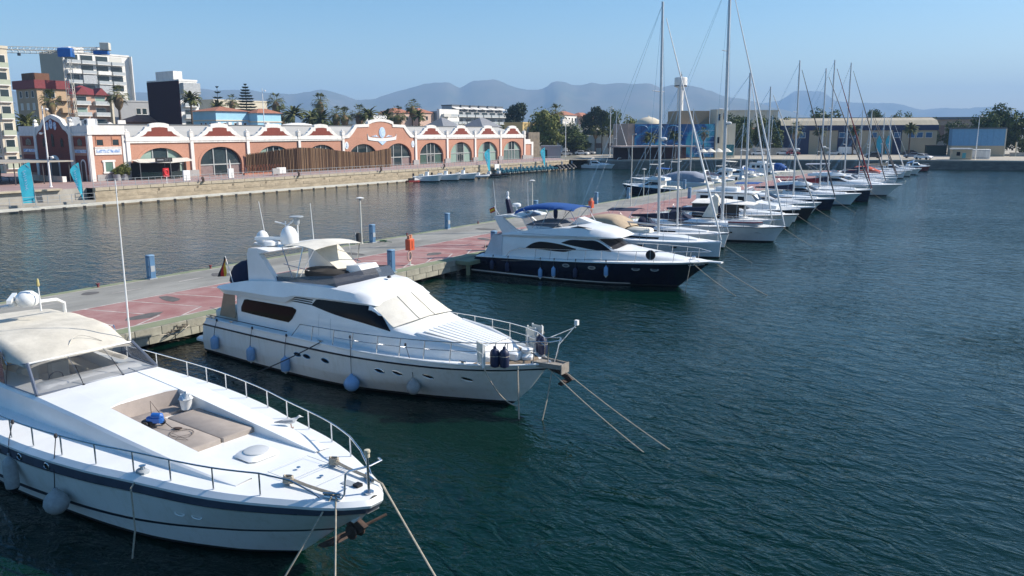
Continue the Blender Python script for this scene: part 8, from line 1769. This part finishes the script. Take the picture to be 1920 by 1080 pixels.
# ---------------------------------------------------------------- trees and palms
def leafmat(name, c, c2):
    m = mat(name, c, .75, var=.1, col2=c2, vscale=.9, lo=.38, hi=.62); b = m.node_tree.nodes['Principled BSDF']; b.inputs['Specular IOR Level'].default_value = .2; return m
M_lf = leafmat('dark_broad_leaves', (.040, .062, .020), (.11, .14, .04)); M_lf2 = leafmat('olive_leaves', (.080, .098, .024), (.20, .21, .06)); M_lf3 = leafmat('blue_green_needles', (.020, .038, .024), (.055, .075, .042))
M_palm = leafmat('palm_leaves', (.045, .062, .018), (.14, .14, .05)); M_skirt = mat('dry_palm_skirt', (.19, .13, .07), .9, var=.3, vscale=2); M_bark = mat('grey_brown_bark', (.10, .075, .055), .95, var=.3, vscale=2)
def crown_mesh(key, rx, rz, nb, nl, ls, m, seed, flat=0):
    rnd = random.Random(seed); V = []; F = []
    blobs = []
    for i in range(nb):
        a = rnd.uniform(0, 6.283); r = math.sqrt(rnd.random())*.72; z = rnd.uniform(-.75, .8)
        k = math.sqrt(max(.1, 1-z*z)); blobs.append((rx*r*k*math.cos(a), rx*r*k*math.sin(a), rz*z, rnd.uniform(.26, .46)*rx))
    for bx, by, bz, br in blobs:
        for i in range(nl):
            d = Vector((rnd.gauss(0, 1), rnd.gauss(0, 1), rnd.gauss(0, 1))).normalized(); rr = br*rnd.uniform(.55, 1.12)
            p = Vector((bx, by, bz))+Vector((d.x*rr, d.y*rr, d.z*rr*.8)); n = (d+Vector((rnd.gauss(0, .5), rnd.gauss(0, .5), rnd.gauss(.2, .5)))).normalized()
            a = n.orthogonal().normalized(); a.rotate(Matrix.Rotation(rnd.uniform(0, 6.28), 3, n)); c = n.cross(a); s_ = ls*rnd.uniform(.6, 1.3)
            o = len(V); V += [tuple(p+a*s_*.5), tuple(p+c*s_*.3+n*s_*.08), tuple(p-a*s_*.5), tuple(p-c*s_*.3+n*s_*.08)]; F.append((o, o+1, o+2, o+3))
    me = bpy.data.meshes.new('crown'); me.from_pydata(V, [], F); me.materials.append(m); return me
CR_ = {('b', i): crown_mesh('b', 3.2, 2.6, 26, 110, .52, (M_lf, M_lf2, M_lf)[i], 11+i) for i in range(3)}
CR_[('p', 0)] = crown_mesh('p', 3.0, 2.2, 26, 120, .46, M_lf2, 31); CR_[('d', 0)] = crown_mesh('d', 3.4, 3.2, 30, 110, .55, M_lf, 41); CR_[('g', 0)] = crown_mesh('g', 2.8, 3.6, 26, 110, .55, M_lf3, 51)
def trunk_mesh(h, r, seed):
    rnd = random.Random(seed); b = MB(); b.tube([(0, 0, -.3), (rnd.uniform(-.1, .1), 0, h*.5), (rnd.uniform(-.3, .3), rnd.uniform(-.3, .3), h)], [r, r*.75, r*.5], 7)
    for k in range(5):
        a = k*1.3+rnd.random(); b.tube([(0, 0, h*.55), (math.cos(a)*h*.22, math.sin(a)*h*.22, h*.9), (math.cos(a)*h*.38, math.sin(a)*h*.38, h*1.25)], [r*.5, r*.3, r*.1], 5)
    return b.mesh('trunk', M_bark)
TR_ = [trunk_mesh(3.0, .22, s) for s in (1, 2, 3)]
def tree(label, x, y, top, w, kind='b', i=0, base=None, group='broadleaf trees'):
    """w = crown width, top = height of the crown's top above sea level"""
    t = thing('tree', label, 'tree', (x, y, GZ), random.uniform(0, 6.28), group)
    H_ = top-GZ; ch = H_*(.72 if base is None else 1-base); me = CR_[(kind, i)]
    s0 = max(v.co.x for v in me.vertices); sz = max(v.co.z for v in me.vertices)
    c = link('crown', me, t, (0, 0, H_-ch/2)); c.scale = (w*1.12/2/s0, w*1.12/2/s0, ch/2/sz)
    k = link('trunk', TR_[i % 3], t); th = (H_-ch*.75)/3.0; k.scale = (max(.7, w/7), max(.7, w/7), max(.4, th))
    return t
def fan_palm_mesh(seed):
    rnd = random.Random(seed); b = MB()
    for k in range(46):
        a = rnd.uniform(0, 6.283); el = rnd.uniform(-.7, 1.35); L = rnd.uniform(1.0, 1.35); d = Vector((math.cos(a)*math.cos(el), math.sin(a)*math.cos(el), math.sin(el)))
        s_ = Vector((-math.sin(a), math.cos(a), 0)); tip = d*L; c = tip+d*.1
        for q in range(7):
            w = (q-3)/3; e = c+d*(.75*(1-.35*abs(w)))+s_*w*.7+Vector((0, 0, -.35*(1-el*.4)-.25*abs(w)))
            b.add([tip+s_*w*.06, tip+s_*(w*.06+.05)+d*.35+s_*w*.25, e, tip+s_*(w*.06-.05)+d*.35+s_*w*.25], [(0, 1, 2, 3)])
        b.tube([(0, 0, 0), tip], .02, 3)
    return b.mesh('crown', M_palm)
def date_palm_mesh(seed):
    rnd = random.Random(seed); b = MB()
    for k in range(52):
        a = rnd.uniform(0, 6.283); el = rnd.uniform(-.35, 1.3); L = rnd.uniform(2.0, 2.9); h = Vector((math.cos(a), math.sin(a), 0)); s_ = Vector((-math.sin(a), math.cos(a), 0)); pr = Vector((0, 0, 0)); n = 7
        for i in range(n):
            t0 = i/n; an = el-1.5*t0*t0; nx = pr+(h*math.cos(an)+Vector((0, 0, math.sin(an))))*L/n; w = .40*math.sin(math.pi*(t0*.85+.12))
            for sg in (-1, 1): b.add([pr, nx, nx+s_*sg*w-Vector((0, 0, w*.45)), pr+s_*sg*w*.6-Vector((0, 0, w*.3))], [(0, 1, 2, 3)])
            pr = nx
    return b.mesh('crown', M_palm)
FP = [fan_palm_mesh(s) for s in (5, 6, 7)]; DP = [date_palm_mesh(s) for s in (8, 9)]
def skirt():
    b = MB(); rnd = random.Random(4); rows = []
    for k in range(6): rows.append([((.25+.5*math.sin(math.pi*k/5)**.7*(.85+.3*rnd.random()))*math.cos(a*.5236), (.25+.5*math.sin(math.pi*k/5)**.7*(.85+.3*rnd.random()))*math.sin(a*.5236), -2.4+k*.5) for a in range(12)])
    b.grid(rows, closed=True); return b.mesh('dry_skirt', M_skirt)
SK = skirt(); pt_ = MB(); pt_.lathe([(.3, -.3), (.24, .5), (.2, 5), (.18, 9.6), (.16, 10)], n=8); PT = pt_.mesh('trunk', M_bark)
def palm(label, x, y, top, kind='fan', s=1.0, i=0, lean=0):
    t = thing('palm_tree', label, 'palm tree', (x, y, GZ), random.uniform(0, 6.28), 'palm trees of the town')
    up = 1.3*s if kind == 'fan' else 1.9*s; h = top-GZ-up
    k = link('trunk', PT, t); k.scale = (s, s, h/10.0)
    c = link('crown', (FP[i % 3] if kind == 'fan' else DP[i % 2]), t, (0, 0, h)); c.scale = (s, s, s)
    if kind == 'fan': q = link('dry_skirt', SK, t, (0, 0, h)); q.scale = (s, s, s)
    return t
for i, (x, y, top, kd, s, lab) in enumerate((
 (-108.0, 172, 17.2, 'date', 1.15, 'feathery palm against the green tower, tallest of its group'), (-103.9, 174, 14.2, 'date', 1.2, 'feathery palm right of the green tower beside the pergola'), (-105.6, 168, 10.2, 'date', 1.0, 'short feathery palm low in front of the green tower'), (-108.4, 192, 19.3, 'fan', 1.25, 'fan palm in front of the tan apartment block'),
 (-98.7, 205, 21.0, 'fan', 1.35, 'tall fan palm with dry skirt in front of the tall white block'), (-78.6, 200, 20.0, 'date', 1.05, 'palm in front of the narrow block with the plum wall'), (-93.0, 258, 20.0, 'date', 1.2, 'palm left behind the terracotta roof of the sky blue villa'), (-89.8, 262, 21.3, 'fan', 1.2, 'palm right behind the terracotta roof of the sky blue villa'),
 (-75.7, 262, 21.6, 'fan', 1.6, 'tall palm with brown skirt right of the sky blue villa'), (-61.1, 260, 21.4, 'fan', 1.55, 'tall lone palm standing above the palm grove'), (-71.5, 252, 17.0, 'fan', 1.5, 'palm at the left end of the grove behind the hall roof'), (-66.4, 248, 18.2, 'date', 1.5, 'feathery palm second in the grove behind the hall roof'), (-62.4, 254, 17.2, 'date', 1.45, 'dark palm below the tall lone one in the grove'),
 (-58.3, 249, 16.4, 'date', 1.5, 'low feathery palm in the middle of the grove'), (-54.4, 252, 17.2, 'fan', 1.4, 'palm left of the white house gap in the grove'), (-50.7, 247, 16.8, 'fan', 1.4, 'palm right of the white house gap in the grove'), (-47.0, 251, 17.6, 'fan', 1.45, 'palm left above the casino sign'), (-43.6, 249, 17.5, 'date', 1.3, 'feathery palm just left of the casino sign'),
 (-39.5, 255, 17.0, 'date', 1.3, 'palm just behind the casino sign'), (-35.0, 250, 17.0, 'fan', 1.5, 'palm above the cream house right of the casino sign'), (-30.6, 252, 19.2, 'fan', 1.3, 'tall palm at the left edge of the modern block'), (-28.2, 248, 16.6, 'date', 1.0, 'small palm before the grey side of the modern block'),
 (15.2, 276, 18.2, 'fan', 1.9, 'stout palm with dry skirt behind the big round tree'), (27.2, 262, 11.4, 'fan', 1.0, 'slim palm before the white villa, left of three'), (29.3, 262, 11.0, 'date', .8, 'slim palm before the white villa, middle of three'), (31.9, 263, 11.3, 'fan', .9, 'slim palm before the white villa, right of three'), (39.4, 252, 10.8, 'date', .8, 'slim palm at the corner of the white villa'),
 (36.4, 212, 9.8, 'date', .85, 'palm in front of the blue mural near its left end'), (42.9, 213, 10.2, 'date', .8, 'palm in front of the blue mural beside the radar mast'), (51.3, 216, 10.4, 'fan', .8, 'palm in front of the blue mural near the stair rails'), (116.8, 237, 12.0, 'date', .95, 'slender palm in front of the right half of the warehouse'), (84.2, 240, 11.8, 'fan', 1.2, 'palm at the left end of the warehouse'), (92.5, 243, 11.0, 'date', .8, 'palm behind the masts at the warehouse front'), (104.5, 247, 11.4, 'date', .9, 'palm left of the two cyan warehouse banners'))):
    palm(lab, x, y, top, kd, s*1.12, i)
for i, (x, y, top, w, kd, v, bs, lab) in enumerate((
 (2.0, 300, 20.4, 10, 'g', 0, .2, 'tall dark conifer behind the right end of the market hall'), (10.4, 258, 17.6, 11.5, 'p', 0, .12, 'big round olive green tree beside the yellow house'), (12.5, 254, 11.5, 7.5, 'b', 1, .1, 'lower bushy part tree right under the big round one'), (19.0, 270, 13.4, 8, 'd', 0, .15, 'dark tree behind the tall lamp'), (20.8, 262, 10.2, 9.5, 'd', 0, .05, 'low dark dense tree above the parked cars'),
 (27.0, 288, 16.6, 5.5, 'g', 0, .3, 'narrow dark tree left in the group behind the villa'), (31.0, 288, 18.6, 7, 'g', 0, .25, 'tallest dark tree of the group behind the villa'), (36.0, 286, 18.4, 7, 'd', 0, .25, 'dark tree with broad top behind the villa'), (41.0, 284, 15.6, 7.5, 'b', 1, .2, 'olive tree at the right of the group behind the villa'), (29.0, 292, 15.0, 5, 'b', 0, .3, 'thin airy tree inside the group behind the villa'),
 (-82, 285, 15.0, 12, 'd', 0, .05, 'dark bushy tree behind the gap right of the conical conifer'), (-70, 268, 13.4, 10, 'd', 0, .05, 'dark low tree filling the left of the palm grove'), (-60, 270, 13.8, 11, 'b', 0, .05, 'dark low tree filling the middle of the palm grove'), (-50, 272, 13.4, 10, 'd', 0, .05, 'dark low tree filling the right of the palm grove'), (-41, 274, 13.0, 9, 'b', 2, .05, 'dark low tree behind the casino sign'), (-33, 276, 12.6, 8, 'd', 0, .05, 'dark low tree right of the casino sign'), (-66, 300, 14.2, 9, 'b', 1, .1, 'olive tree far behind the palm grove'),
 (-18, 280, 12.8, 7, 'p', 0, .25, 'umbrella pine left before the modern block'), (-9, 285, 13.2, 8, 'p', 0, .25, 'umbrella pine in the middle before the modern block'), (-3, 287, 12.8, 7, 'p', 0, .25, 'umbrella pine right before the modern block'),
 (48, 240, 14.3, 4, 'd', 0, .3, 'dark treetop peeping over the aquarium roof'), (70.5, 258, 15.6, 8, 'd', 0, .1, 'dense dark tree right of the cream tower'), (75.5, 262, 14.6, 8.5, 'b', 0, .1, 'dark tree with pinkish gaps behind the parked cars'), (79.5, 256, 15.2, 7, 'b', 1, .1, 'lighter tree in the middle of the row left of the warehouse'), (84.0, 264, 14.8, 8, 'd', 0, .1, 'dark tree third in the row left of the warehouse'), (88.0, 262, 14.2, 7, 'b', 2, .1, 'dark tree at the corner of the warehouse'), (66.5, 262, 12.5, 6, 'b', 1, .1, 'low tree beside the cream tower'),
 (68.5, 256, 13.0, 7, 'd', 0, .02, 'dark bushy tree low beside the cream tower'), (73.0, 252, 11.5, 7, 'b', 0, .02, 'dark bushy tree low behind the white estate car'), (81.8, 255, 12.0, 7.5, 'd', 0, .02, 'dark bushy tree low behind the white car'),
 (94, 285, 13.6, 6, 'p', 0, .2, 'yellowish tree over the left end of the warehouse roof'), (112.5, 292, 18.2, 12, 'd', 0, .2, 'wide dark tree behind the middle of the warehouse roof'), (130.5, 292, 17.6, 8, 'b', 0, .2, 'dark tree behind the warehouse roof, left of a light pair'), (138.0, 290, 16.9, 6, 'b', 1, .2, 'light green tree behind the right part of the warehouse roof'), (143.5, 292, 16.7, 6, 'b', 1, .2, 'light green tree farther right behind the warehouse roof'),
 (142.0, 275, 14.2, 7, 'b', 2, .1, 'dark airy tree right of the warehouse'), (149.0, 272, 13.6, 8, 'd', 0, .1, 'dark tree above the light blue shed, left one'), (157.0, 270, 13.8, 8, 'b', 0, .1, 'dark tree above the light blue shed, right one'), (141.5, 241, 16.2, 9, 'd', 0, .08, 'big dark tree directly right of the light blue shed'), (148.0, 243, 17.8, 10, 'b', 2, .08, 'tallest dark tree at the right edge'), (155.5, 240, 17.0, 11, 'b', 1, .05, 'big lighter green tree at the right edge'), (163.0, 246, 16.4, 10, 'd', 0, .05, 'outermost dark tree at the right edge'), (150.0, 234, 8.0, 7, 'd', 0, .02, 'low dark hedge like tree beyond the gate posts'), (146, 250, 11, 8, 'd', 0, .02, 'low tree filling the gap behind the big dark ones'))):
    tree(lab, x, y, top, w, kd, v, bs, 'trees of the town')
def araucaria(label, x, y, top, w, tiers, dense):
    t = thing('tree', label, 'conifer', (x, y, GZ), .4); H_ = top-GZ; rnd = random.Random(int(w*10))
    b = MB(); b.lathe([(.3, -.3), (.25, H_*.4), (.05, H_)], n=7); b.build('trunk', M_bark, t)
    V = MB()
    for k in range(tiers):
        f = k/(tiers-1); z = lerp(H_*.35, H_*.98, f); L = w/2*(1-f)**.75+.25
        for q in range(7 if not dense else 11):
            a = q*6.283/(7 if not dense else 11)+k*.7+rnd.uniform(-.15, .15); dx, dy = math.cos(a), math.sin(a); LL = L*rnd.uniform(.8, 1.1)
            for i in range(5 if not dense else 9):
                r0 = LL*(i+.4)/(5 if not dense else 9); c = Vector((dx*r0, dy*r0, z+.25*r0*.5-(.12 if dense else 0)*r0)); s_ = .5+.3*(1-f)
                V.add([c+Vector((-dy*s_, dx*s_, .1)), c+Vector((dx*s_, dy*s_, .35)), c+Vector((dy*s_, -dx*s_, .1)), c+Vector((-dx*s_*.4, -dy*s_*.4, -.25))], [(0, 1, 2, 3)])
    V.build('crown', M_lf3, t)
araucaria('sparse tiered conifer behind the sky blue villa, left one', -100.7, 280, 25.4, 7.5, 9, False); araucaria('dense dark conical conifer behind the sky blue villa', -91.0, 280, 26.2, 11.5, 17, True)
# potted plant by the hall and shrubs along the villa
for i, (p, s, lab) in enumerate(((K(-121.0, 69.3, G0), 1.5, 'bushy potted plant at the corner of the market hall end house'), (K(-121.2, 68.3, G0), 1.0, 'small shrub left of the bushy potted plant'))):
    t = thing('potted_plant', lab, 'plant', p, 0); b = MB(); b.lathe([(.5, 0), (.6, .9), (.62, 1.0), (.5, .95)], n=10); b.build('pot', M_greyr, t); c = link('foliage', CR_[('b', 1)], t, (0, 0, .9+s*.55)); c.scale = (s*.24,)*3
for k in range(4):
    t = thing('shrub', ('dark shrub at the foot of the white villa front, first from the left', 'dark shrub at the foot of the white villa front, second from the left', 'olive shrub at the foot of the long garden wall', 'olive shrub below the cream tower')[k], 'shrub', ((38, 256, GZ), (41, 258, GZ), (66, 243, GZ), (63, 236, GZ))[k], k*1.1)
    c = link('foliage', CR_[('b', 0 if k < 2 else 1)], t, (0, 0, .9)); c.scale = (.42, .42, .38); s_ = link('stem', TR_[0], t); s_.scale = (.3, .3, .2)
